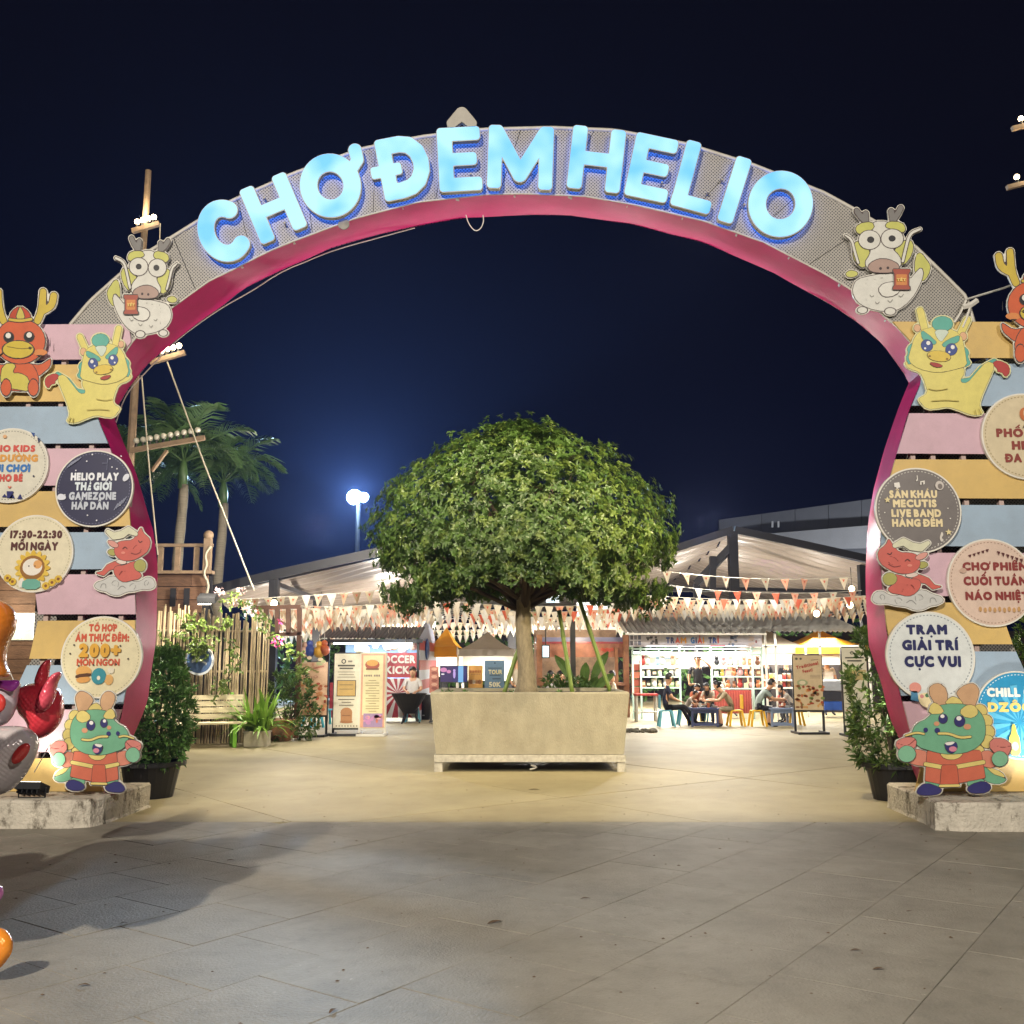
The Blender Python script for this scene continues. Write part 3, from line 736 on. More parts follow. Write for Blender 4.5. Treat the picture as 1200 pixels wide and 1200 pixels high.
def x_sun(P, E):
    for k in range(16):
        a = 2 * math.pi * k / 16; ca, sa = math.cos(a), math.sin(a)
        P([(ca * 9 - sa * 3, 17 + sa * 9 + ca * 3), (ca * 17 - sa * 3.4, 17 + sa * 17 + ca * 3.4), (ca * 22, 17 + sa * 22), (ca * 17 + sa * 3.4, 17 + sa * 17 - ca * 3.4), (ca * 9 + sa * 3, 17 + sa * 9 - ca * 3)], '#e6c352' if k % 2 else '#dcb53f', 'printed_petal', 1, .2 * (k % 2))
    E(0, 17, 14.5, 14.5, '#9a6b32', 'printed_ring', 1); E(0, 16, 11.5, 10, '#efe7d8', 'printed_face', 2); E(6, 13, 5, 5, '#e3a765', 'printed_patch', 3)
    for x in (-4, 3): E(x, 15, .9, .9, '#3a2a22', 'printed_eye', 4, 8)
    P([(-10, 30), (10, 30), (11, 42), (-11, 42)], '#6fae9b', 'printed_overalls', 1, 3); P([(-14, 30), (-9, 28), (-8, 40), (-15, 40)], '#ece6da', 'printed_sleeve', 1, 2)
    for x, y in ((-22, 33), (-28, 29), (24, 34), (31, 30), (17, 38)):
        E(x, y, 4.5, 4.5, '#dcb53f', 'printed_flower', 1, 10); E(x, y, 1.8, 1.8, '#8a5a2c', 'printed_flower_heart', 2, 8)
def x_food(P, E):
    E(-19, 17, 9, 7, '#e0a95e', 'printed_bun', 0); P([(-28, 20), (-10, 18), (-10, 22), (-28, 25)], '#5b3a24', 'printed_patty', 1, 1); P([(-28, 24), (-10, 22), (-12, 29), (-25, 30)], '#dca057', 'printed_bun', 1, 2)
    E(-1, 22, 8.5, 9.5, '#3d93a0', 'printed_doughnut', 1); E(-1, 24, 2, 2.5, '#f2ead2', 'printed_hole', 2); E(11, 26, 5, 6, '#e3b26c', 'printed_snack', 0)
    P([(8, 12), (17, 12), (16, 19), (10, 19)], '#e9e0c6', 'printed_cup', 1, 0)
    for x, y in ((-32, -14), (-36, -4), (32, 2), (22, -13), (-25, 10), (-8, 9), (18, 8)): E(x, y, 1.1, 1.1, '#4b4038', 'printed_dot', 0, 8)
def x_music(P, E):
    for x, y, s in ((-36, -12, 4), (33, 26, 4)):
        P([(x + s * (1 if k % 2 == 0 else .45) * math.sin(k * math.pi / 5), y - s * (1 if k % 2 == 0 else .45) * math.cos(k * math.pi / 5)) for k in range(10)], '#ead9a0', 'printed_star', 0)
    P([(-27, -32), (-21, -33), (-20, -27), (-23, -26), (-24, -24), (-25, -27), (-27, -27)], '#e9e4da', 'printed_bubble', 0)
    E(26, -29, 5, 5.5, '#cfc6bd', 'printed_headphones'); E(26.5, -28, 2.8, 3.2, '#7a716b', 'printed_headphones', 1)
    P([(0, -41), (1, -41), (1, -35), (-1, -34), (-1, -36), (0, -36)], '#ece7dc', 'printed_note', 0); P([(4, -34), (9, -35), (9, -31), (7, -30), (7, -33), (5, -33), (5, -30), (3, -30)], '#ece7dc', 'printed_note', 0)
    for x, y in ((-40, 3), (36, 10), (-37, 27), (20, 40), (34, -2), (-2, -19)): E(x, y, .8, .8, '#e9e4da', 'printed_dot', 0, 8)
    P([(23, 29), (25, 25), (27, 29), (24, 33), (27, 35), (24, 38), (22, 34)], '#d9d2c6', 'printed_clef', 1)
def x_fair(P, E):
    for k in range(5): P([(-26 + k * 5.2, -32 - k * 1.6), (-22 + k * 5.2, -33 - k * 1.6), (-23.5 + k * 5.2, -29 - k * 1.6)], '#5c2a28', 'printed_flag', 0)
    for k in range(6): P([(8 + k * 5.2, -37 + k * 1.8), (12 + k * 5.2, -36 + k * 1.8), (10 + k * 5.2, -31.5 + k * 1.8)], '#5c2a28', 'printed_flag', 0)
    for k in range(9): E(-16 + k * 5.6, 31 + (k % 2), 1.8, 3.0, '#c79a63', 'printed_swirl', 0, 10)
    E(-33, -14, 4, 3, '#c9a893', 'printed_swirl')
def x_play(P, E):
    E(-21, 36, 7, 6, '#e59a8b', 'printed_dumpling'); P([(-26, 40), (-19, 40), (-18, 52), (-27, 50)], '#4d86a8', 'printed_cup', 0)
    P([(-20, 42), (4, 42), (8, 52), (2, 60), (-16, 58)], '#f0dfb0', 'printed_palette', 2, 1)
    for x, y, c_ in ((-14, 46, '#d98d8d'), (-8, 45, '#4f7d55'), (-1, 47, '#7fb6c4'), (5, 51, '#c05b4c')): E(x, y, 2.3, 2.3, c_, 'printed_spot', 2, 10)
    P([(8, 30), (14, 33), (16, 40), (9, 41), (6, 36)], '#38508a', 'printed_bird', 1)
def x_chill(P, E):
    for k in range(14):
        a0, a1 = 2 * math.pi * k / 14, 2 * math.pi * (k + .5) / 14
        P([(2 * math.cos(a0), 8 + 2 * math.sin(a0)), (37 * math.cos(a0), 2 + 37 * math.sin(a0)), (37 * math.cos(a1), 2 + 37 * math.sin(a1))], '#5bb7dc', 'printed_ray', 0, -12.5)
    P([(-10, 10), (-6, 10), (-5, 20), (-2, 26), (-2, 46), (-15, 46), (-15, 26), (-11, 20)], '#e8c75a', 'printed_bottle', 1, 1); P([(2, 22), (16, 22), (14, 46), (5, 46)], '#f2e6bd', 'printed_glass', 1, 1)
    E(-8, 35, 4, 5, '#f3e7b4', 'printed_label', 2)
RED, ORG, BLU, NAV, BRN = '#c9473c', '#d98f34', '#3a72b4', '#262a5e', '#5a2f2a'
round_sign(14, 546, 44.5, '#ded9c6', '#8d8a80', [('HELIO KIDS', -3, -20, 7.5, 62, '#d2574b', .05), ('THIÊN DƯỜNG', -9, -8.5, 8, 82, '#dfa04c', .05), ('VUI CHƠI', -1, 3.5, 8.5, 50, '#3d79bd', .05), ('CHO BÉ', -1, 15, 8, 34, '#d2574b', .05)],
           'cream round sign with red, orange and blue letters, cut off by the left edge', extra=x_kids)
round_sign(112, 573, 45.5, '#2b2b4a', '#6b6c86', [('HELIO PLAY', 0, -14, 8.5, 56, '#eef0f4', .05), ('THẾ GIỚI', -1, -2.5, 9, 43, '#dfe9ee', .05), ('GAMEZONE', -1, 9, 8.5, 55, '#c6ccd6', .05), ('HẤP DẪN', -3, 20.5, 8.5, 43, '#c6ccd6', .05)],
           'dark navy round sign with white lettering against the magenta edge of the left leg', extra=x_navy)
round_sign(42, 649, 45.5, '#e6dcbc', '#b9b08f', [('17:30-22:30', 1, -22.5, 8.5, 61, BRN, .05), ('MỖI NGÀY', 0, -8.5, 9, 55, BRN, .05)],
           'cream round sign with opening hours 17:30-22:30 over a sunflower picture', extra=x_sun)
round_sign(120.5, 770, 47.5, '#e7dcb4', '#b3a988', [('TỔ HỢP', 0, -34, 8, 33, '#cf5a3c', .05), ('ẨM THỰC ĐÊM:', 0, -22.5, 8.5, 63, '#cf5a3c', .05), ('200+', -1, -7, 14.5, 49, '#7a5a22', .06), ('200+', -2, -8, 14.5, 49, '#e0a93c', .05), ('MÓN NGON', -3, 5.8, 7.8, 50, '#cf5a3c', .025)],
           'cream round sign with a big yellow 200+ above a printed burger and blue doughnut', extra=x_food)
round_sign(1200, 512, 51.5, '#d8c8a4', '#a3916c', [('PHỐ NƯỚNG', 12, -4, 9.5, 93, '#8c3a2e', .05), ('HELIO', 5, 11, 9.5, 45, '#8c3a2e', .05), ('ĐA DẠNG', 4, 26, 9.5, 62, '#8c3a2e', .05)],
           'parchment brown round sign cut off by the right edge, highest sign of the right leg', extra=lambda P, E: (E(0, -26, 6, 8, '#c5703c', 'printed_prawn'), E(1, -27, 3, 5, '#d9b089', 'printed_prawn', 1), P([(0, -16), (1, -16), (-3, -9), (-4, -9)], '#3a2a22', 'printed_stick', 0)))
round_sign(1074.5, 598.5, 50.5, '#77706c', '#c9c4ba', [('SÂN KHẤU', -5, -19, 8.5, 56, '#ecd9a8', .05), ('MECUTIS', -4, -8, 8.5, 51, '#ecd9a8', .05), ('LIVE BAND', -3, 3.5, 8.5, 58, '#ecd9a8', .05), ('HÀNG ĐÊM', -2.5, 15, 8.5, 59, '#ecd9a8', .05)],
           'taupe grey round sign with four lines of cream letters about a live band', extra=x_music, yb=YF - .06)
round_sign(1160, 683, 51.5, '#ddc3b0', '#a98d7b', [('CHỢ PHIÊN', 5, -19, 9, 76, '#8a3430', .05), ('CUỐI TUẦN', 4, -2, 9.5, 74, '#8a3430', .05), ('NÁO NHIỆT', 5, 15.5, 9, 74, '#8a3430', .05)],
           'pinkish round sign with dark red letters under a row of printed flags', extra=x_fair)
round_sign(1089, 769, 52, '#dfe3df', '#8f9799', [('TRẠM', -3, -31, 10.5, 48, '#25285a', .055), ('GIẢI TRÍ', 0, -13, 11, 66, '#25285a', .055), ('CỰC VUI', 1.5, 6, 11.5, 66, '#25285a', .055)],
           'pale grey-blue round sign with three lines of big navy letters on the right leg', extra=x_play, yb=YF - .06)
round_sign(1192, 838, 51, '#2f95c3', '#d7ecf2', [('CHILL CÙNG', 6, -26.5, 9.5, 84, '#f2f1e6', .055), ('DZÔÔÔÔ', 5, -9.5, 10, 82, '#f0d27a', .055)],
           'bright blue round sign with a printed bottle and glass, cut off by the right edge', extra=x_chill)

# ------------------------------------------------------------------ die-cut dragon boards
def figure(shapes, tf, Y, label, cell, h=1.6, backing='#e4e0d2', line=.9, thick=.018, group='dragon boards on the arch'):
    """shapes in source pixels; tf maps them to photo pixels; the board is one sawn sheet with printed shapes on it.
    cell: grid step (source px); h: width of the white margin in photo px"""
    def prim(X, Y_, s):
        k = s[0]
        if k == 'E': _, _, _, cx, cy, rx, ry = s[:7]; rot = s[7] if len(s) > 7 else 0; c, n = math.cos(R(rot)), math.sin(R(rot)); x = (X - cx) * c + (Y_ - cy) * n; y = -(X - cx) * n + (Y_ - cy) * c; q = np.hypot(x / rx, y / ry); return (q - 1) * min(rx, ry)
        if k == 'P': return sd_poly(X, Y_, chaikin(s[3], 1))
        if k == 'U': return np.minimum(*[sd_stroke(X, Y_, chaikin(q, 2, False), s[4] / 2) for q in s[3]])
        if k == 'Q': return sd_poly(X, Y_, s[3])
        if k == 'S': return sd_stroke(X, Y_, chaikin(s[3], 2, False), s[4] / 2) if not isinstance(s[4], list) else sd_stroke(X, Y_, s[3], [w / 2 for w in s[4]])
    def bounds(s):
        if s[0] == 'E': r = max(s[5], s[6]); return s[3] - r, s[4] - r, s[3] + r, s[4] + r
        w = (s[4] if not isinstance(s[4], list) else max(s[4])) / 2 if s[0] in 'SU' else 0; pp = s[3] if s[0] != 'U' else s[3][0] + s[3][1]
        xs, ys = [p[0] for p in pp], [p[1] for p in pp]; return min(xs) - w, min(ys) - w, max(xs) + w, max(ys) + w
    sc = abs(math.dist(tf((0, 0)), tf((100, 0)))) / 100          # photo px per source px
    marg = h / sc
    bs_ = [bounds(s) for s in shapes]; x0, y0 = min(b[0] for b in bs_) - 3 * marg, min(b[1] for b in bs_) - 3 * marg
    x1, y1 = max(b[2] for b in bs_) + 3 * marg, max(b[3] for b in bs_) + 3 * marg
    X, Yg = grid(x0, y0, x1, y1, cell); D = None
    for s in shapes:
        if s[1].startswith('-'): continue
        d = prim(X, Yg, s) - marg; D = d if D is None else np.minimum(D, d)
    w3 = lambda l, y: [(lambda p: (p.x, p.z))(at(*tf(q), y)) for q in l]
    gp = nest(contours(D, x0, y0, cell))
    cen = at(*tf(((x0 + x1) / 2, (y0 + y1) / 2)), Y); low = at(*tf(((x0 + x1) / 2, y1)), Y)
    root = thing('dragon_board', label, 'sign board', (cen.x, Y, low.z), group)
    mb = MB()
    for g_ in gp: mb.prism([w3(thin(l, .12 * cell), Y) for l in g_], TOX, Y, Y + thick)
    mb.build('board', paint(backing), root)
    for i, s in enumerate(shapes):
        nm, colr = s[1].lstrip('-'), s[2]
        b = bs_[i]; c_ = cell if min(b[2] - b[0], b[3] - b[1]) > 12 * cell else min(b[2] - b[0], b[3] - b[1]) / 9
        pad = line / sc + 2 * c_
        X, Yg = grid(b[0] - pad, b[1] - pad, b[2] + pad, b[3] + pad, c_); d = prim(X, Yg, s)
        yy = Y - .0015 - .0009 * i; mb = MB()
        if line and not s[1].startswith('-'):
            mb.mi = 1
            for g_ in nest(contours(d, b[0] - pad, b[1] - pad, c_, line / sc)): mb.prism([w3(thin(l, .1 * c_), yy + .0004) for l in g_], TOX, yy + .0004, None)
            mb.mi = 0
        for g_ in nest(contours(d, b[0] - pad, b[1] - pad, c_)): mb.prism([w3(thin(l, .1 * c_), yy) for l in g_], TOX, yy, None)
        if mb.f: mb.build(nm, [paint(colr), paint('#4a3c38')], root, normals=False)
    return root
def tf_box(sx0, sy0, sx1, sy1, px0, py0, px1, py1, flip=False):
    def f(p):
        u, v = (p[0] - sx0) / (sx1 - sx0), (p[1] - sy0) / (sy1 - sy0)
        if flip: u = 1 - u
        return (px0 + (px1 - px0) * u, py0 + (py1 - py0) * v)
    return f
WHT, LIME = '#d6d4c9', '#c3c263'
white_dragon = [
 ('P', 'tail_hair', LIME, [(505, 430), (540, 412), (570, 450), (605, 500), (590, 560), (550, 605), (500, 560)]),
 ('P', 'body', WHT, [(105, 640), (130, 585), (210, 565), (320, 545), (410, 545), (470, 590), (505, 545), (545, 505), (560, 560), (510, 670), (450, 745), (375, 790), (250, 785), (150, 745), (110, 690)]),
 ('E', 'foot', WHT, 167, 782, 30, 20), ('E', 'foot', WHT, 345, 790, 33, 22), ('P', 'paw', LIME, [(55, 550), (90, 525), (140, 540), (130, 565), (80, 575)]),
 ('S', '-coil_line', '#8c8a80', [(130, 690), (180, 640), (200, 580)], 5), ('S', '-coil_line', '#8c8a80', [(190, 720), (180, 650), (220, 590), (300, 575)], 5), ('P', 'belly', '#dcdacf', [(265, 650), (300, 610), (380, 600), (420, 640), (380, 690), (300, 700)]),
 ('S', '-scale_line', '#8c8a80', [(240, 690), (225, 700), (215, 685)], 5), ('S', '-scale_line', '#8c8a80', [(330, 720), (345, 735), (360, 715)], 5), ('S', '-scale_line', '#8c8a80', [(400, 690), (415, 700), (430, 680)], 5), ('S', '-scale_line', '#8c8a80', [(275, 730), (262, 745), (250, 730)], 5),
 ('P', 'mane', LIME, [(130, 330), (100, 400), (120, 480), (180, 520), (220, 440), (200, 370)]), ('P', 'mane', LIME, [(370, 390), (440, 330), (495, 345), (485, 430), (430, 500), (380, 460)]),
 ('U', 'antler', '#7b7874', [[(190, 215), (155, 185), (130, 148)], [(190, 210), (188, 165)]], 34), ('U', 'antler', '#7b7874', [[(362, 210), (390, 175), (412, 130)], [(360, 205), (352, 150)]], 34),
 ('P', 'head', WHT, [(235, 215), (335, 215), (350, 260), (355, 390), (400, 430), (420, 480), (390, 530), (210, 530), (180, 480), (215, 430), (225, 380), (228, 260)]),
 ('P', 'brow', LIME, [(120, 270), (140, 230), (230, 215), (245, 260), (190, 280), (150, 300)]), ('P', 'brow', LIME, [(310, 250), (330, 215), (420, 220), (445, 260), (430, 290), (350, 262)]),
 ('E', 'eye', WHT, 212, 333, 68, 60), ('E', 'eye', WHT, 358, 325, 70, 60), ('E', '-pupil', '#262322', 220, 332, 23, 21), ('E', '-pupil', '#262322', 357, 324, 23, 20),
 ('P', 'snout', '#a98d7f', [(200, 500), (240, 465), (300, 450), (370, 470), (405, 500), (390, 535), (300, 545), (215, 535)]), ('E', '-nostril', '#3b2a26', 283, 516, 9, 9), ('E', '-nostril', '#3b2a26', 330, 512, 9, 9),
 ('S', 'whisker', WHT, [(140, 480), (115, 400), (100, 330), (60, 305)], 14), ('S', 'whisker', WHT, [(425, 470), (448, 370), (470, 290), (535, 265)], 16),
 ('Q', 'scroll', '#a34a35', [(362, 520), (472, 520), (472, 540), (462, 545), (462, 630), (472, 635), (472, 650), (362, 650), (362, 635), (372, 630), (372, 545), (362, 540)]), ('Q', '-scroll_sheet', '#cf8440', [(383, 553), (452, 553), (452, 622), (383, 622)])]
def tet(root, tf, Y, sh=417):
    p = at(*tf((sh, 588)), Y - .045); a, b = at(*tf((388, 588)), Y), at(*tf((447, 588)), Y)
    text_on(root, 'TẾT', p, .028, abs(b.x - a.x), paint('#f3dd7a'), .03)
t1 = tf_box(235, 445, 605, 990, 128, 276, 211, 394.5)     # left board traced from its own crop, the right one from the other crop
tl = tf_box(50, 110, 605, 810, 125, 276, 209, 395, flip=True)
r_ = figure(white_dragon, tl, YF - .05, 'big-eyed white dragon board at the left shoulder of the arch', 9); tet(r_, tl, YF - .05)
tr = lambda p: (980 + p[0] * .18333, 220 + p[1] * .18333)
r_ = figure(white_dragon, tr, YF - .05, 'big-eyed white dragon board at the right shoulder of the arch', 9); tet(r_, tr, YF - .05)

OR, YO = '#d0623a', '#cdb447'
orange_dragon = [
 ('U', 'antler', YO, [[(440, 460), (485, 350), (500, 220), (503, 120)], [(480, 350), (590, 300), (620, 240), (630, 165)]], 80),
 ('U', 'antler', YO, [[(40, 460), (-5, 350), (-20, 220), (-23, 120)], [(0, 350), (-110, 300), (-140, 240), (-150, 165)]], 80),
 ('P', 'arm', OR, [(330, 960), (470, 985), (560, 920), (600, 900), (590, 990), (520, 1060), (430, 1120), (330, 1100)]), ('P', 'arm', OR, [(130, 960), (-10, 985), (-100, 920), (-140, 900), (-130, 990), (-60, 1060), (30, 1120), (130, 1100)]),
 ('P', 'body', OR, [(120, 940), (360, 940), (450, 1090), (450, 1240), (300, 1280), (150, 1280), (20, 1240), (20, 1090)]), ('P', 'belly', '#cfc25a', [(30, 960), (200, 960), (130, 1080), (240, 1070), (340, 1130), (350, 1290), (200, 1260), (60, 1240), (0, 1180)]),
 ('E', 'leg', OR, 390, 1240, 60, 95), ('E', 'leg', OR, 70, 1240, 60, 95),
 ('E', 'head', OR, 235, 700, 292, 262), ('E', '-ear', '#d98a4c', 470, 830, 85, 40), ('E', '-ear', '#d98a4c', 0, 830, 85, 40),
 ('P', 'hat', '#b9482c', [(105, 450), (130, 350), (235, 280), (340, 350), (370, 450)]), ('P', 'hat_stripe', '#c9ba5a', [(180, 450), (225, 300), (250, 300), (300, 450)]), ('S', 'hat_brim', YO, [(115, 445), (240, 462), (365, 440)], 30),
 ('E', 'eye', '#262426', 102, 650, 56, 56), ('E', 'eye', '#262426', 340, 645, 56, 56), ('E', '-eye_glint', '#e8e4da', 97, 632, 32, 32), ('E', '-eye_glint', '#e8e4da', 342, 626, 32, 32),
 ('E', 'snout', '#cfb743', 212, 795, 178, 102), ('E', '-nostril', '#2c241f', 352, 778, 20, 18), ('S', '-mouth_line', '#7a6a2a', [(80, 760), (250, 790), (380, 775)], 8), ('S', '-whisker', '#2a2424', [(385, 830), (430, 870), (500, 870), (560, 830), (590, 760), (580, 640)], 15), ('S', '-whisker', '#2a2424', [(40, 830), (-10, 870), (-80, 870), (-130, 780)], 15)]
r_ = figure(orange_dragon, lambda p: (p[0] * .1, 330 + p[1] * .1), YF - .11, 'orange dragon board with yellow antlers and little hat, at the left edge of the picture', 22)
r_ = figure(orange_dragon, lambda p: (1216 - (p[0] * .1 - 20) * 1.06, 290 + (p[1] * .1 - 7) * 1.06), YF - .11, 'orange dragon board with yellow antlers and little hat, at the right edge of the picture', 22)

YE, TE = '#dfd273', '#5fae9c'
yellow_dragon = [
 ('S', 'mane', TE, [(312, 548), (365, 585), (410, 640), (490, 645)], [26, 34, 30, 12]),
 ('P', 'tail_tip', '#b5403a', [(240, 600), (248, 560), (300, 540), (325, 560), (295, 585), (300, 600), (275, 600), (262, 628)]),
 ('P', 'body', YE, [(305, 562), (345, 545), (390, 600), (430, 655), (470, 650), (440, 600), (460, 560), (650, 540), (700, 545), (712, 560), (690, 585), (640, 600), (620, 650), (607, 705), (650, 728), (645, 745), (612, 782), (560, 778), (520, 768), (470, 785), (410, 812), (358, 806), (378, 770), (375, 735), (345, 660)]),
 ('P', 'frill', TE, [(450, 470), (422, 500), (432, 530), (412, 560), (455, 580), (465, 520)]), ('P', 'frill', TE, [(670, 450), (702, 480), (695, 510), (708, 530), (690, 572), (655, 520)]),
 ('S', 'horn', YE, [(470, 430), (432, 345)], 32), ('S', 'horn', YE, [(622, 390), (642, 300)], 32), ('E', 'ear', '#dcae84', 450, 425, 16, 20), ('E', 'ear', '#dcae84', 655, 385, 15, 18),
 ('P', 'head', YE, [(445, 480), (462, 410), (540, 375), (620, 385), (665, 420), (682, 480), (698, 545), (650, 585), (560, 605), (480, 585), (432, 570), (440, 520)]),
 ('E', 'crest', TE, 543, 365, 46, 38), ('P', 'forelock', '#cfdccb', [(510, 395), (580, 392), (570, 430), (548, 455), (530, 430)]),
 ('P', 'brow', TE, [(462, 418), (500, 430), (548, 462), (535, 482), (490, 462), (468, 450)]), ('P', 'brow', TE, [(640, 390), (600, 420), (560, 462), (600, 468), (635, 440)]),
 ('E', 'eye', '#3c4f8f', 503, 489, 26, 29, -15), ('E', 'eye', '#3c4f8f', 612, 470, 26, 29, 15), ('E', '-eye_glint', '#f1eee6', 497, 478, 9, 10), ('E', '-eye_glint', '#f1eee6', 606, 458, 9, 10), ('E', '-eye_glint', '#f1eee6', 512, 502, 5, 5), ('E', '-eye_glint', '#f1eee6', 620, 484, 5, 5),
 ('E', 'snout', '#dcc04e', 558, 522, 52, 26, -8), ('E', '-nostril', '#8a6a2c', 522, 536, 6, 5), ('E', '-nostril', '#8a6a2c', 600, 522, 6, 5), ('P', 'mouth', '#a8362c', [(535, 572), (566, 554), (606, 552), (575, 578)]),
 ('S', '-belly_line', '#b9a850', [(520, 680), (570, 690), (605, 680)], 4), ('S', '-belly_line', '#b9a850', [(470, 740), (530, 735), (590, 740)], 4), ('S', '-toe_line', '#b9a850', [(372, 800), (380, 780)], 5), ('S', '-toe_line', '#b9a850', [(392, 806), (396, 785)], 5)]
r_ = figure(yellow_dragon, lambda p: (p[0] * .21667, 320 + p[1] * .21667), YF - .08, 'pale yellow dragon board with teal frills and red tail tip on the left leg', 8, backing='#dfdca6', line=.35)
r_ = figure(yellow_dragon, tf_box(240, 300, 712, 812, 1060, 364, 1184, 487, True), YF - .08, 'pale yellow dragon board with teal frills and red tail tip on the right leg', 8, backing='#dfdca6', line=.35)

PK, CL = '#cb6154', '#cbcac4'
pink_dragon = [
 ('P', 'cloud', CL, [(228, 440), (250, 400), (300, 395), (330, 420), (380, 430), (440, 405), (500, 400), (560, 385), (620, 420), (670, 430), (690, 460), (650, 485), (600, 490), (560, 515), (500, 520), (450, 495), (380, 490), (330, 475), (270, 480), (235, 465)]),
 ('S', '-cloud_curl', '#8d8c88', [(290, 450), (275, 430), (295, 415), (315, 435), (300, 460)], 5), ('S', '-cloud_curl', '#8d8c88', [(390, 480), (370, 455), (395, 435), (425, 455), (405, 470)], 5), ('S', '-cloud_curl', '#8d8c88', [(510, 460), (500, 430), (540, 415), (560, 445), (530, 455)], 5), ('S', '-cloud_curl', '#8d8c88', [(600, 470), (600, 440), (630, 440), (640, 465)], 5), ('S', '-cloud_curl', '#8d8c88', [(450, 470), (480, 450), (510, 480)], 5),
 ('S', 'tail', PK, [(480, 360), (530, 315), (580, 330), (620, 370), (668, 368)], [70, 50, 40, 30, 8]),
 ('P', 'body', PK, [(340, 290), (400, 290), (470, 320), (530, 320), (545, 360), (510, 410), (460, 432), (400, 415), (350, 410), (325, 380), (370, 350)]), ('P', 'chest', '#e2cfc2', [(440, 290), (500, 275), (530, 290), (490, 310), (450, 305)]),
 ('P', 'wing', '#a9a557', [(298, 300), (330, 275), (375, 285), (392, 320), (370, 355), (320, 360), (300, 335)]), ('P', 'ear_leaf', '#a9a557', [(520, 215), (560, 205), (590, 222), (575, 245), (535, 255)]),
 ('P', 'head', PK, [(262, 140), (320, 100), (335, 55), (360, 100), (400, 150), (470, 150), (520, 165), (540, 215), (525, 255), (480, 285), (400, 285), (330, 255), (275, 215)]),
 ('P', 'ear', '#d99a8c', [(500, 180), (545, 150), (592, 150), (565, 188), (520, 200)]),
 ('S', 'hair', '#d9d7b8', [(375, 105), (430, 80), (480, 110), (540, 120), (585, 90)], [30, 46, 52, 48, 30]),
 ('S', '-snout_line', '#7c2f2a', [(325, 190), (345, 172), (380, 185), (405, 215), (390, 235), (355, 228), (332, 210)], 5), ('S', '-smile_line', '#7c2f2a', [(335, 225), (370, 245), (410, 235)], 6),
 ('S', '-eye_line', '#4a2420', [(328, 155), (345, 165), (355, 150)], 6), ('S', '-eye_line', '#4a2420', [(440, 205), (455, 190), (472, 205)], 6), ('E', '-cheek', '#e38a78', 470, 232, 16, 9), ('S', '-leg_line', '#7c2f2a', [(420, 400), (440, 360), (480, 350), (500, 380)], 5)]
trp = lambda p: (980 + p[0] * .18333, 620 + p[1] * .18333)
figure(pink_dragon, trp, YF - .13, 'smiling red-pink dragon board riding a grey cloud on the right leg', 8, line=.5)
figure(pink_dragon, tf_box(228, 50, 690, 520, 110, 616, 182, 698, True), YF - .08, 'smiling red-pink dragon board riding a grey cloud on the left leg', 8, line=.5)

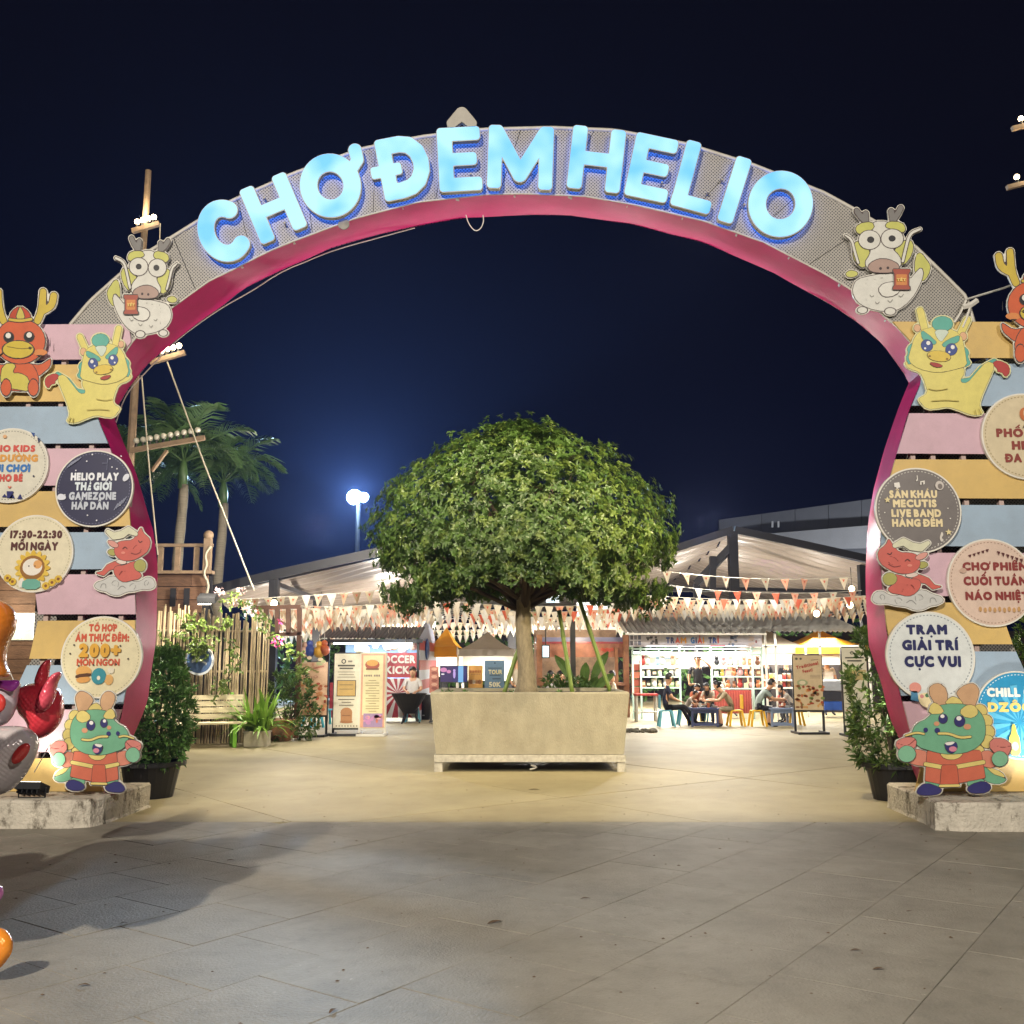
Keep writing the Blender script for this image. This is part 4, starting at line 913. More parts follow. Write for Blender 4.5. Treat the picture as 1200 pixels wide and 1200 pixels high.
GR, SAL, CRM, NV = '#74b08c', '#cf6f55', '#e2cf7c', '#34336e'
green_dragon = [
 ('P', 'tail', GR, [(288, 800), (300, 772), (345, 760), (385, 725), (405, 760), (385, 800), (330, 818)]), ('P', 'tail_fin', CRM, [(290, 790), (310, 755), (360, 735), (385, 722), (350, 765), (310, 778)]),
 ('E', 'mane', CRM, 405, 460, 32, 34), ('E', 'mane', CRM, 380, 508, 30, 32), ('E', 'mane', CRM, 368, 560, 28, 32), ('E', 'mane', CRM, 372, 608, 30, 32), ('E', 'mane', CRM, 420, 650, 34, 26),
 ('P', 'horn', '#d6ab82', [(430, 450), (405, 370), (415, 335), (440, 320), (485, 340), (508, 372), (490, 395), (470, 440)]), ('P', 'horn', '#d6ab82', [(555, 440), (540, 385), (555, 335), (590, 320), (622, 340), (622, 375), (608, 400), (590, 440)]), ('P', 'tuft', CRM, [(470, 430), (495, 395), (530, 385), (560, 430)]),
 ('P', 'arm', '#d98a72', [(352, 650), (405, 655), (400, 725), (345, 740), (325, 700)]), ('P', 'arm', '#d98a72', [(620, 660), (690, 640), (740, 690), (690, 722), (628, 728)]),
 ('P', 'leg', GR, [(385, 785), (460, 795), (455, 832), (385, 825)]), ('P', 'leg', GR, [(570, 795), (635, 790), (640, 830), (575, 840)]), ('P', 'shoe', NV, [(352, 825), (385, 798), (440, 815), (462, 840), (440, 862), (370, 858)]), ('P', 'shoe', NV, [(568, 835), (640, 805), (680, 848), (662, 872), (590, 868), (570, 855)]),
 ('Q', 'robe', SAL, [(400, 650), (630, 650), (640, 800), (572, 815), (495, 810), (380, 785)]), ('S', 'robe_band', CRM, [(390, 708), (500, 730)], 20), ('S', 'robe_band', CRM, [(570, 732), (636, 718)], 20), ('P', 'collar', CRM, [(470, 660), (580, 660), (555, 695), (500, 695)]), ('Q', 'robe_front', '#c9654c', [(503, 722), (568, 722), (575, 828), (493, 828)]), ('S', 'robe_hem', CRM, [(495, 822), (574, 824)], 12),
 ('P', 'head', GR, [(378, 560), (385, 490), (425, 435), (510, 420), (590, 432), (625, 495), (680, 520), (700, 575), (680, 630), (590, 662), (520, 672), (440, 655), (390, 610)]),
 ('P', 'brow', CRM, [(415, 440), (455, 422), (498, 465), (455, 497), (412, 480)]), ('P', 'brow', CRM, [(552, 470), (578, 425), (612, 415), (628, 475)]),
 ('E', 'eye', NV, 491, 508, 23, 27), ('E', 'eye', NV, 562, 496, 19, 23), ('E', '-eye_glint', '#f3f0ea', 494, 494, 11, 11), ('E', '-eye_glint', '#f3f0ea', 565, 484, 9, 9), ('E', '-cheek', '#d79a76', 458, 535, 16, 14), ('E', '-cheek', '#d79a76', 590, 520, 12, 11),
 ('E', '-nostril', NV, 587, 553, 12, 13), ('E', '-nostril', NV, 637, 551, 10, 12), ('S', 'whisker', CRM, [(445, 584), (490, 590), (535, 568), (580, 568)], 11), ('S', 'whisker', CRM, [(645, 570), (675, 562), (722, 578)], 9),
 ('P', 'mouth', NV, [(502, 608), (558, 610), (548, 655), (520, 668), (500, 640)]), ('E', '-tongue', '#d98aa0', 520, 644, 17, 13), ('P', '-teeth', '#ece8e0', [(508, 606), (558, 612), (545, 628), (520, 622)]),
 ('P', 'envelope', '#d9857a', [(262, 625), (305, 590), (360, 595), (362, 650), (290, 690)]), ('S', '-envelope_fold', '#7c3c38', [(268, 628), (320, 640), (358, 600)], 4), ('P', 'envelope', '#d9857a', [(675, 590), (728, 585), (772, 612), (745, 660), (680, 645)]), ('S', '-envelope_fold', '#7c3c38', [(680, 595), (715, 632), (765, 614)], 4),
 ('E', 'hand', '#84bc98', 318, 692, 34, 37), ('E', 'hand', '#84bc98', 718, 668, 38, 40)]
figure(green_dragon, lambda p: (p[0] * .21667, 740 + p[1] * .21667), 10.16, 'green dragon board in a red robe holding red envelopes, standing on the left plinth', 7, line=.55)
figure(green_dragon, tf_box(262, 320, 772, 872, 1048, 800, 1187, 932.5, True), 10.0, 'green dragon board in a red robe holding red envelopes, standing on the right plinth', 7, line=.55)

# floodlights lying on the plinths, washing the boards from below
M_lamp = mat('lamp_glass', '#ffffff', .3, emit=9, ecol='#fff2dc')
M_black = mat('black_housing', '#141416', .45, var=.1)
def floodlight(x, y, z, aim, w, power, col, label, em=M_lamp, group=None):
    root = thing('floodlight', label, 'floodlight', (x, y, z), group)
    d = (Vector(aim) - Vector((x, y, z))).normalized(); rot = d.to_track_quat('Y', 'Z').to_matrix()
    c = Vector((x, y, z + .10))
    mb = MB(); mb.box(c, (w, .07, w * .7), rot)
    for k in range(5): mb.box(c + rot @ Vector(((k - 2) * w * .2, -.05, 0)), (.008, .04, w * .6), rot)
    mb.build('housing', M_black, root)
    mb = MB(); mb.box(c + rot @ Vector((0, .038, 0)), (w * .86, .006, w * .56), rot); mb.build('lamp_glass', em, root)
    mb = MB(); mb.tube([c + rot @ Vector((-w * .55, 0, 0)), Vector((x - w * .5, y, z)), Vector((x + w * .5, y, z)), c + rot @ Vector((w * .55, 0, 0))], .01, 5); mb.build('bracket', M_black, root)
    add_light('floodlight_beam', 'SPOT', c + d * .07, aim, power, col, .08, 150 if w > .2 else 75, .9)
floodlight(-4.75, 10.02, PH, (-4.7, 10.5, 1.6), .26, 42, (1, .93, .80), 'small floodlight on the left plinth shining up the boards')
floodlight(5.42, 9.95, PH, (5.4, 10.5, 1.4), .30, 52, (1, .95, .86), 'small floodlight on the right plinth shining up the boards')
floodlight(-4.8, 11.16, PH, (.4, 10.75, 6.9), .17, 1100, (1, .94, .90), 'hidden floodlight added on the back edge of the left plinth to brighten the soffit')  # added lamp, hidden behind the leg to brighten the magenta soffit
floodlight(4.95, 11.16, PH, (-.4, 10.75, 6.9), .17, 1100, (1, .94, .90), 'hidden floodlight added on the back edge of the right plinth to brighten the soffit')  # its added twin on the right, also only for the soffit
# ------------------------------------------------------------------ foliage helpers
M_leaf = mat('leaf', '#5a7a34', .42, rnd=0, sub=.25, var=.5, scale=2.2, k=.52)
M_leaf2 = mat('leaf_yellow_green', '#7c9540', .42, sub=.25, var=.35, scale=3, k=.48)
M_leafd = mat('leaf_dark', '#4f7436', .4, sub=.25, var=.4, scale=4, k=.92)
M_bark = mat('bark', '#a3957a', .85, var=.28, scale=9, bump=1.0, bscale=30, k=.72, stretch=(3, 3, .7))
M_twig = mat('twig', '#4d4234', .85, var=.2, scale=9)
def leaf(mb, p, d, n, L_, w, fold=.25, droop=.2):
    """a folded pointed leaf: 4 triangles-ish quads along a midrib"""
    d = d.normalized(); s = d.cross(n)
    if s.length < 1e-4: s = d.cross(Vector((1, 0, .2)))
    s.normalize(); u = s.cross(d)
    mid = p + d * L_ * .45 - u * droop * L_ * .1; tip = p + d * L_ - u * droop * L_ * .45
    a = mid + s * w / 2 + u * fold * w; b = mid - s * w / 2 + u * fold * w
    mb.add([p, a, tip, b, mid], [(0, 4, 1), (1, 4, 2), (4, 0, 3), (2, 4, 3)])
def rnd_dir(rr): 
    while True:
        v = Vector((rr.uniform(-1, 1), rr.uniform(-1, 1), rr.uniform(-1, 1)))
        if .05 < v.length < 1: return v.normalized()

# ------------------------------------------------------------------ the planter and its clipped tree
PY = 14.72; pf = gr(623, 906); PCX = at(621, 860, PY).x
M_plant = mat('planter_concrete', '#a09984', .8, var=.12, scale=3, bump=.5, bscale=40, k=.80, stretch=(2.2, 2.2, .8))
weather(M_plant, .35, '#6b604a', 1.2, 5.0, 60.0, .3)
M_soil = mat('soil', '#3a2f22', .95, var=.4, scale=20)
pl = thing('concrete_planter', 'big tapered concrete planter box on a steel base in the middle of the plaza', 'planter', (PCX, PY, 0))
HB, HT = .25, at(618, 811, PY).z; wb, wt = 1.40, 1.47; dep = 2.3
def boxring(w, d0, d1, z): return [(PCX - w, PY + d0, z), (PCX + w, PY + d0, z), (PCX + w, PY + d1, z), (PCX - w, PY + d1, z)]
mb = MB(); r0 = boxring(wb - .02, .05, dep - .05, HB); r1 = boxring(wt, -.02, dep + .02, HT); r2 = boxring(wt - .12, .10, dep - .10, HT); r3 = boxring(wt - .12, .12, dep - .12, HT - .1)
vs = []
def sub(r, k=10):
    o = []
    for a, b in zip(r, r[1:] + r[:1]):
        for i in range(k): o.append(tuple(a[j] + (b[j] - a[j]) * i / k for j in range(3)))
    return o
rings = [sub(r0)] + [[tuple(a[j] + (b[j] - a[j]) * t for j in range(3)) for a, b in zip(sub(r0), sub(r1))] for t in (.3, .6, .97)] + [sub(boxring(wt - .012, -.008, dep + .01, HT))] + [sub(r2), sub(r3)]
for i, rg in enumerate(rings): vs += [(x, y, z + (noise.noise(Vector((x * 2, y * 2, 5))) * .012 if i >= 3 else 0)) for x, y, z in rg]
k = 40; mb.add(vs, [(i * k + a, i * k + (a + 1) % k, (i + 1) * k + (a + 1) % k, (i + 1) * k + a) for i in range(len(rings) - 1) for a in range(k)] + [tuple(range(k))])
mb.build('box', M_plant, pl)
mb = MB(); mb.quad(*[(x, y, HT - .05) for x, y, z in r3]); mb.build('soil', M_soil, pl, normals=False)
M_bstl = mat('base_steel', '#aaa598', .6, var=.3, scale=14, bump=.3, bscale=30, k=.85)
mb = MB(); mb.box((PCX, PY + .06, .195), (2.80, .10, .10)); mb.box((PCX, PY + dep - .06, .195), (2.80, .10, .10))
for s in (-1, 1): mb.box((PCX + s * 1.35, PY + dep / 2, .195), (.10, dep - .24, .10))
mb.build('base_beam', M_bstl, pl)
for s in (-1, 1):
    for y in (.09, dep - .09): MB().box((PCX + s * 1.34, PY + y, .072), (.12, .12, .145)).build('foot', M_bstl, pl)
mb = MB(); mb.tube([(PCX + .0 + .1 * math.sin(t), PY + .12, .03 + .02 * t) for t in (0, .8, 1.6, 2.2, 3)], .012, 5); mb.build('pipe', M_wire, pl)
tree = thing('clipped_tree', 'round dome-shaped shade tree growing from the concrete planter', 'tree', (PCX - .03, PY + 1.1, HT - .05))
TY = PY + 1.1; tb = at(617, 806, TY); tt = at(613, 712, TY)
mb = MB(); pts, rs = [], []
for i in range(11):
    t = i / 10; z = HT - .1 + (tt.z + .3 - HT) * t
    pts.append(Vector((tb.x + (tt.x - tb.x) * t + .015 * math.sin(t * 7), TY + .02 * math.sin(t * 5), z))); rs.append(.175 - .035 * min(1, t * 3) - .02 * t + (.05 if i == 0 else 0) + random.uniform(-.006, .006))
mb.tube(pts, rs, 14); mb.build('trunk', M_bark, tree, smooth=True)
rr = random.Random(11)
CC = Vector((at(611, 640, TY).x, TY, 0)); ztop = at(620, 503, TY).z; zbot = at(600, 690, TY).z; RX = (at(789, 620, TY).x - at(435, 620, TY).x) / 2; CC.x = (at(789, 620, TY).x + at(433, 620, TY).x) / 2
zmid = at(600, 628, TY).z
def crown_point(u, th, rad):
    """u in -1..1 (bottom..top), rad 0..1 -> point on the clipped dome"""
    if u > 0: z = zmid + (ztop - zmid) * u; r = (1 - u ** 1.9) ** .64
    else: z = zmid + (zmid - zbot) * u; r = (1 - .20 * (-u) ** 2.2)
    lump = 1 + .15 * noise.noise(Vector((math.cos(th) * 1.1 + 7, math.sin(th) * 1.1, z * .8))) + .10 * noise.noise(Vector((math.cos(th) * 1.7, math.sin(th) * 1.7, z * 1.3))) + .05 * noise.noise(Vector((math.cos(th) * 4, math.sin(th) * 4, z * 3 + 9)))
    return Vector((CC.x + RX * r * rad * lump * math.cos(th), CC.y + RX * r * rad * lump * math.sin(th), z))
branches = MB(); top = pts[-1]
for i in range(26):
    th = 2 * math.pi * i / 26 + rr.uniform(-.2, .2); u = rr.uniform(-.7, .8); e = crown_point(u, th, rr.uniform(.75, .92))
    st = top - Vector((0, 0, rr.uniform(.0, .35))); m1 = st.lerp(e, .4) + Vector((0, 0, .18 + .1 * u)); m2 = st.lerp(e, .72) + Vector((0, 0, .08))
    branches.tube([st, m1, m2, e], [.05, .032, .02, .008], 6)
    for j in range(5):
        q = m1.lerp(e, rr.random()); v = rnd_dir(rr) * .5; branches.tube([q, q + v * .5 + Vector((0, 0, .05)), q + v], [.013, .009, .004], 4)
branches.build('branches', M_twig, tree, kind='stuff')
mb = MB(); nl = 0
for c_ in range(9800):
    th = rr.uniform(0, 2 * math.pi); u = rr.uniform(-1, 1)
    if rr.random() < .16: u = -1; rad = math.sqrt(rr.uniform(.02, 1))          # the underside
    elif rr.random() < .42 : rad = rr.uniform(.5, .9)
    else: rad = rr.uniform(.9, 1.0)
    if u > .6 and rr.random() < .3: rad = rr.random() ** .5
    p = crown_point(u, th, rad)
    hole = noise.noise(p * 1.9) + .5 * noise.noise(p * 4.3)
    if hole < -.52 and rad > .9: continue
    if hole < -.30: p = p.lerp(Vector((CC.x, CC.y, p.z)), .10)
    p += Vector((0, 0, .22 * noise.noise(Vector((p.x * 2.3, p.y * 2.3, 4))) * (1 if u > .3 else 0)))
    dn = .0
    if u <= -.6:
        dn = .16 * noise.noise(Vector((math.cos(th) * 3, math.sin(th) * 3, 2))) + (-.14 if rr.random() < .10 else 0)      # ragged lower edge
        side = abs(math.cos(th)); p.z += dn - .36 * side ** 3 * max(0, rad - .3) / .7
        p.z += .62 * (1 - rad) ** .6 * (1 if u <= -.95 else 0)
    out = Vector((p.x - CC.x, p.y - CC.y, (p.z - zmid) * 1.1 + .1)).normalized()
    p += out * rr.uniform(-.06, .07)
    if rr.random() < .05: p += out * rr.uniform(.05, .16) + Vector((0, 0, .06))
    nL = rr.randint(6, 9); ax = (out + Vector((0, 0, .35)) + rnd_dir(rr) * .35).normalized(); mb.mi = 1 if (rr.random() < .28 + (.25 if out.x > .4 else 0)) else 0  # yellow leaves thickened on the right to paint its warm lit side
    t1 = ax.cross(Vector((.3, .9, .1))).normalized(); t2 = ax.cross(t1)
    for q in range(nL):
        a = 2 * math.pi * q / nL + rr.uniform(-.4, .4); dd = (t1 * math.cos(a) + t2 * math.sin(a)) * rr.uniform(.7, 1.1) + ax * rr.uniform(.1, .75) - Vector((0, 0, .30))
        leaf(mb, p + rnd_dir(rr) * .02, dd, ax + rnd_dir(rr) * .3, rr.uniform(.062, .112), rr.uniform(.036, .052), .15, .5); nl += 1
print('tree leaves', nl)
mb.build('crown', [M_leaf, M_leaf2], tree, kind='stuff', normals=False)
# green bamboo props and weeds in the planter
M_bam = mat('green_bamboo', '#7d9440', .5, var=.2, scale=6, k=.8)
for (x0, y0, x1, y1, Y, lab) in ((671, 804, 655, 715, TY + .3, 'near-vertical green bamboo stake behind the trunk'), (716, 804, 678, 700, TY + .5, 'green bamboo prop leaning left towards the crown, rightmost'), (590, 806, 611, 750, TY + .2, 'green bamboo prop leaning in from the left of the trunk')):
    a, b = at(x0, y0, Y), at(x1, y1, Y); a.z = HT - .08; mb = MB(); n = 9
    mb.tube([a.lerp(b, i / n) for i in range(n + 1)], [.033 + (.006 if i % 3 == 0 else 0) for i in range(n + 1)], 8); mb.build('bamboo_prop', M_bam, smooth=True, label=lab, cat='stake', group='bamboo props of the tree')
mb = MB()
for px in (528, 527, 545, 520, 600, 655): 
    c = at(px, 806, PY + .5)
    for i in range(12): leaf(mb, Vector((c.x, c.y, HT - .05)), rnd_dir(rr) + Vector((0, 0, .8)), Vector((0, 0, 1)), .1, .04)
mb.build('weeds', M_leafd, label='small green weeds on the soil in the planter', cat='weeds', kind='stuff')

# ------------------------------------------------------------------ potted shrubs behind the legs
def shrub(cx, cy, base_z, w, h, n, label, L_=.095, wl=.034, mats=None, loose=0.0, seed=1, pot=True, potr=.32, poth=.42, lean=0):
    rr = random.Random(seed); root = thing('potted_shrub', label, 'potted plant', (cx, cy, base_z))
    if pot:
        mb = MB(); mb.lathe((cx, cy, base_z), [(potr * .74, 0), (potr * .95, poth - .05), (potr * 1.12, poth - .05), (potr * 1.12, poth), (potr * .9, poth), (potr * .88, poth - .06)], 24); mb.build('pot', M_black, root)
    z0 = base_z + (poth if pot else 0); st = MB()
    for i in range(7):
        v = Vector((rr.uniform(-1, 1) * w * .35, rr.uniform(-1, 1) * w * .35, h * rr.uniform(.6, .9)))
        st.tube([(cx, cy, z0 - .05), Vector((cx, cy, z0)) + v * .5 + Vector((0, 0, .05)), Vector((cx, cy, z0)) + v], [.018, .012, .005], 5)
    st.build('stem', M_twig, root)
    mb = MB()
    for i in range(n):
        t = rr.random(); prof = math.sin(math.pi * min(1, t * .66 + .24)) ** .6; th = rr.uniform(0, 6.283)
        r = w / 2 * prof * (math.sqrt(rr.random()) if rr.random() < .4 else rr.uniform(.8, 1.0)) * (1 + .2 * noise.noise(Vector((math.cos(th) * 2, math.sin(th) * 2, t * 5 + seed))))
        p = Vector((cx + r * math.cos(th) + lean * t, cy + r * math.sin(th), z0 - .05 + h * t))
        if loose and noise.noise(p * 5 + Vector((seed, 0, 0))) < -.12 + loose * .2 - .2 * (1 - t): continue
        out = Vector((p.x - cx, p.y - cy, h * (t - .35))).normalized(); mb.mi = 1 if rr.random() < .22 else 0
        for q in range(6): leaf(mb, p + rnd_dir(rr) * .025, out * .6 + rnd_dir(rr) + Vector((0, 0, .3)), rnd_dir(rr) + Vector((0, 0, 1)), L_ * rr.uniform(.7, 1.2), wl * rr.uniform(.8, 1.2))
    mb.build('foliage', mats or [M_leafd, M_leaf], root, kind='stuff', normals=False); return root
pL = at(178, 880, 11.75)
shrub(at(178, 880, 12.1).x, 12.1, 0, .90, 1.36, 1000, 'dense dark green shrub in a black pot behind the left leg of the arch', seed=4, potr=.36)
shrub(at(1046, 880, 11.9).x, 11.9, 0, .92, 1.60, 900, 'loose leafy shrub in a black pot behind the right leg of the arch', L_=.11, wl=.034, mats=[M_leaf, M_leaf2], loose=.9, seed=9, lean=-.12, potr=.33)
shrub(at(1200, 700, 12.6).x + .25, 12.6, 0, 1.1, 2.0, 500, 'bush showing through the gap in the boards at the right edge', L_=.12, wl=.035, mats=[M_leaf, M_leaf2], seed=12)

# ------------------------------------------------------------------ palms
M_palm = mat('palm_frond', '#5d7c4c', .4, var=.4, scale=1.5, sub=.2, k=.68)
M_ptr = mat('palm_trunk', '#8d8472', .8, var=.2, scale=6, bump=.4, bscale=10, stretch=(.5, .5, 6), k=.8)
def frond_mesh(L_, arch_, seed, dens=44):
    rr = random.Random(seed); mb = MB(); pts = []
    for i in range(13):
        t = i / 12; pts.append(Vector((L_ * (t - .18 * arch_ * t * t), 0, L_ * (.75 * t * (1 - .1 * arch_) - arch_ * .95 * t ** 2.3))))
    mb.tube(pts, [.03 * (1 - .8 * i / 12) for i in range(13)], 4)
    for i in range(dens):
        t = .14 + .86 * i / dens; f = t * 12; k = min(11, int(f)); p = pts[k].lerp(pts[k + 1], f - k); ax = (pts[k + 1] - pts[k]).normalized()
        for s in (-1, 1):
            l = L_ * .34 * math.sin(math.pi * min(1, .15 + t * .85)) ** .6 * rr.uniform(.8, 1.05) + .05
            up = Vector((0, s, rr.uniform(.0, .7))).normalized(); d = (ax * .75 + up).normalized()
            q = p + d * l * .5; e = q + (d + Vector((0, 0, -.75))).normalized() * l * .5; w = Vector((.015, 0, .008))
            mb.add([p - w, p + w, q + w, q - w, e], [(0, 1, 2, 3), (3, 2, 4)])
    return mb.mesh('palm_frond', M_palm)
FR = [frond_mesh(2.5, a, i) for i, a in enumerate((.55, .8, 1.0, 1.2))]
def palm(px, Y, py_top, r, size, label, seed):
    rr = random.Random(seed); b = at(px, 700, Y); ht = at(px, py_top, Y).z
    root = thing('palm_tree', label, 'palm tree', (b.x, Y, 0), 'palm trees behind the wooden ship')
    mb = MB(); n = 16; mb.tube([(b.x + .04 * math.sin(i * .5), Y, ht * i / n) for i in range(n + 1)], [r * (1.15 - .3 * i / n) + (.01 if i % 2 else 0) for i in range(n + 1)], 12); mb.build('trunk', M_ptr, root, smooth=True)
    mb = MB(); mb.tube([(b.x, Y, ht - .1), (b.x, Y, ht + .4 * size), (b.x, Y, ht + .9 * size)], [r * .9, r * .95, r * .3], 10); mb.build('crown_shaft', M_palm, root, smooth=True)
    n = 15
    for i in range(n):
        o = link('frond', FR[i % 4 if i < 12 else 0], root); o.location = (0, 0, ht + .7 * size)
        o.rotation_euler = (rr.uniform(-.15, .15), -rr.uniform(-.15, .5) if i < 11 else -.75, 2 * math.pi * i / n * 1.62 + rr.uniform(-.2, .2)); sc_ = size * rr.uniform(.85, 1.1); o.scale = (sc_,) * 3
    return root
palm(207, 24.5, 568, .13, .84, 'palm tree standing left, its trunk rising behind the wooden railing', 3)
palm(256, 26.5, 590, .135, .80, 'palm tree standing right of the railing, lit from the street lamp side', 8)
palm(150, 27.0, 600, .14, 1.0, 'palm tree mostly hidden behind the left leg of the arch', 5)
# spiky far treetop over the canopy
mb = MB(); c = at(368, 668, 33)
for i in range(160):
    v = rnd_dir(rr); v.z = abs(v.z) * .8; leaf(mb, c + Vector((rr.uniform(-1, 1) * 1.0, 0, -.5)), v, Vector((0, -1, .3)), rr.uniform(.4, .8), .05)
mb.build('treetop', M_palm, label='spiky treetop peeking over the left canopy below the street lamp', cat='tree', normals=False)
# ------------------------------------------------------------------ wooden ship playground with masts
M_wood = mat('ship_wood', '#7d5c44', .75, var=.3, scale=5, bump=.4, bscale=20, stretch=(1, 1, 5), k=.75, rnd=.2)
M_woodl = mat('rail_wood', '#9a8268', .7, var=.25, scale=6, rnd=.12, k=.8)
M_rope = mat('rope', '#b9b09c', .8)
M_bulb = mat('bulb_lit', '#ffffff', .3, emit=16, ecol='#ffe2b0'); M_bulb0 = mat('bulb_off', '#cfcabc', .3, k=.9)
ship = thing('wooden_ship', 'wooden pirate ship playground with plank hull and railing behind the left leg of the arch', 'ship playground', (-9.0, 22.4, 0))
SY = 22.6
def plank(root, x0, x1, z0, z1, y, m, name='plank'): MB().box(((x0 + x1) / 2, y, (z0 + z1) / 2), (x1 - x0, .05, z1 - z0)).build(name, m, root)
xr = at(247, 700, SY).x; zt, zb = at(220, 672, SY).z, .0; nz_ = 12
for i in range(nz_):
    z0, z1 = zb + (zt - zb) * i / nz_, zb + (zt - zb) * (i + 1) / nz_ - .015; xe = xr - .06 * (nz_ - i); x = -12.5; rr = random.Random(i); 
    while x < xe - .3:
        x2 = min(xe, x + rr.uniform(1.6, 3.0)); plank(ship, x, x2 - .01, z0, z1, SY + rr.uniform(-.012, .012) - .02 * i / nz_, M_wood); x = x2
MB().box(((xr - 12.5) / 2, SY + .08, zt / 2), (xr + 12.5, .04, zt)).build('hull_backing', M_dark, ship)
for z in (zt + .02,): MB().box(((xr - 12.4) / 2, SY - .05, z), (xr + 12.5, .22, .07)).build('deck_edge', M_woodl, ship)
zr0, zr1 = zt + .05, at(220, 639, SY).z
MB().box(((xr - 12.4) / 2, SY, zr1), (xr + 12.4, .09, .07)).build('handrail', M_woodl, ship)
for px in (188, 208, 230, 242, 150, 110, 70, 30): MB().box((at(px, 660, SY).x, SY, (zr0 + zr1) / 2 - .02), (.11, .08, zr1 - zr0 - .05)).build('baluster', M_woodl, ship)
px = at(243, 650, SY).x; MB().box((px + .03, SY - .07, (zr0 + zr1) / 2 + .05), (.16, .16, zr1 - zr0 + .2)).build('rail_post', M_woodl, ship); MB().ball((px + .03, SY - .07, zr1 + .22), .12).build('post_knob', M_woodl, ship, smooth=True)
for a in ((203, 700), (219, 700)):
    c = at(a[0], a[1], SY - .07); MB().box((c.x, SY - .09, c.z), (.13, .02, .42)).build('porthole', M_dark, ship)
mb = MB(); mb.tube([at(x, y, SY - .15) for x, y in chaikin([(247, 640), (240, 650), (243, 662), (238, 672), (245, 684), (242, 697)], 2, False)], .03, 6); mb.build('water_hose', M_rope, ship)
MY = 21.4
def mast(px, label, seed, tiers, mir=1, ytop=200, group='ship masts'):
    a = at(px - mir * 2, 700, MY); top = at(px + mir * 24, ytop, MY); a = Vector((top.x, MY, 0))
    root = thing('ship_mast', label, 'mast', (top.x, MY, 0), group)
    mb = MB(); rr = random.Random(seed); n = 16; mb.tube([(top.x + rr.uniform(-.02, .02), MY, top.z * i / n) for i in range(n + 1)], [.12 - .05 * i / n for i in range(n + 1)], 8); mb.build('mast_pole', M_woodl, root)
    for (x0, y0, x1, y1, nb, lit) in tiers:
        p, q = at(x0, y0, MY - .15), at(x1, y1, MY - .15); MB().bar(p, q, .10, .10).build('yard', M_woodl, root)
        for k in range(nb):
            c = p.lerp(q, (k + .8) / (nb + .9)) + Vector((0, 0, .05)); b = MB(); b.tube([c, c + Vector((0, 0, .09))], .03, 6); s_ = b.build('bulb_socket', M_black, root)
            b = MB(); b.ball(c + Vector((0, 0, .15)), .07 if not lit else .062, 8, 6); b.build('bulb', M_bulb if lit else M_bulb0, s_, smooth=True)
        if lit: add_light('mast_light', 'POINT', p.lerp(q, .5) + Vector((0, -.2, .35)), None, 60, WARM, .15)
    return root
mast(149, 'tall rough mast of the wooden ship rising behind the left shoulder of the arch', 2, [(155, 271, 187, 262, 4, True), (176, 425, 217, 413, 5, True), (153, 528, 240, 513, 10, False)])
mast(1262, 'mast with lit bulbs just outside the right edge of the picture', 6, [(1180, 220, 1240, 205, 3, True), (1186, 151, 1240, 138, 3, True)], mir=-1, ytop=120)
def rope(pts, label, r=.018, Y=None, sag=0.0):
    mb = MB(); mb.tube(pts, r, 5); return mb.build('rope', M_rope, label=label, cat='rope', group='rigging ropes')
rope([at(196, 424, MY - .2), at(240, 545, MY - .3), at(298, 692, MY - .4)], 'long slanting rope from the lit yard down to the flower fence')
rope([at(166, 440, MY - .2), at(176, 560, MY - .2), at(185, 650, MY - .3)], 'near-vertical rope hanging left of the slanting one')
rope([at(188, 262, MY - .2), at(187, 290, MY - .2), at(184, 330, MY - .2)], 'short rope hanging from the top lit yard', .012)
mb = MB(); mb.bar(at(178, 552, MY), at(196, 528, MY - .1), .06); mb.build('yard_brace', M_woodl, bpy.data.objects['ship_mast'])
# backlit letters on the cabin at the far left
M_lit = mat('lit_letter', '#ffffff', .4, emit=1.6, ecol='#f4f6dc')
cab = thing('cabin_wall', 'brown plank cabin wall with big lit white letters behind the left leg', 'wooden wall', (at(20, 750, 17).x, 17, 0))
zt2 = at(20, 660, 17).z; rr = random.Random(5)
for i in range(14):
    z0, z1 = zt2 * i / 14, zt2 * (i + 1) / 14 - .012; plank(cab, -10.4, at(47, 700, 17).x, z0, z1, 17 + rr.uniform(-.01, .01), M_wood)
for ch, px in (('E', 8), ('M', 31)):
    c = at(px, 734, 16.93); v, f = text_loops(ch, .04); s = .53; mb = MB(); vs = [Vector((c.x + (p[0] - .33) * s, 16.93, c.z + (p[1] - .35) * s)) for p in v]; mb.add(vs, f); mb.add([p + Vector((0, .05, 0)) for p in vs], [])
    mb.build('lit_letter', M_lit, cab, normals=False)
mb = MB(); c = at(22, 734, 16.9); mb.box((c.x - .2, 16.97, c.z), (1.0, .02, .46)); mb.build('letter_backing', mat('backing_white', '#d7d8c8', .5, emit=.35, ecol='#dfe6c0'), cab)
add_light('cabin_light', 'POINT', (c.x - .1, 16.5, c.z + .35), None, 20, (1, .97, .8), .1)

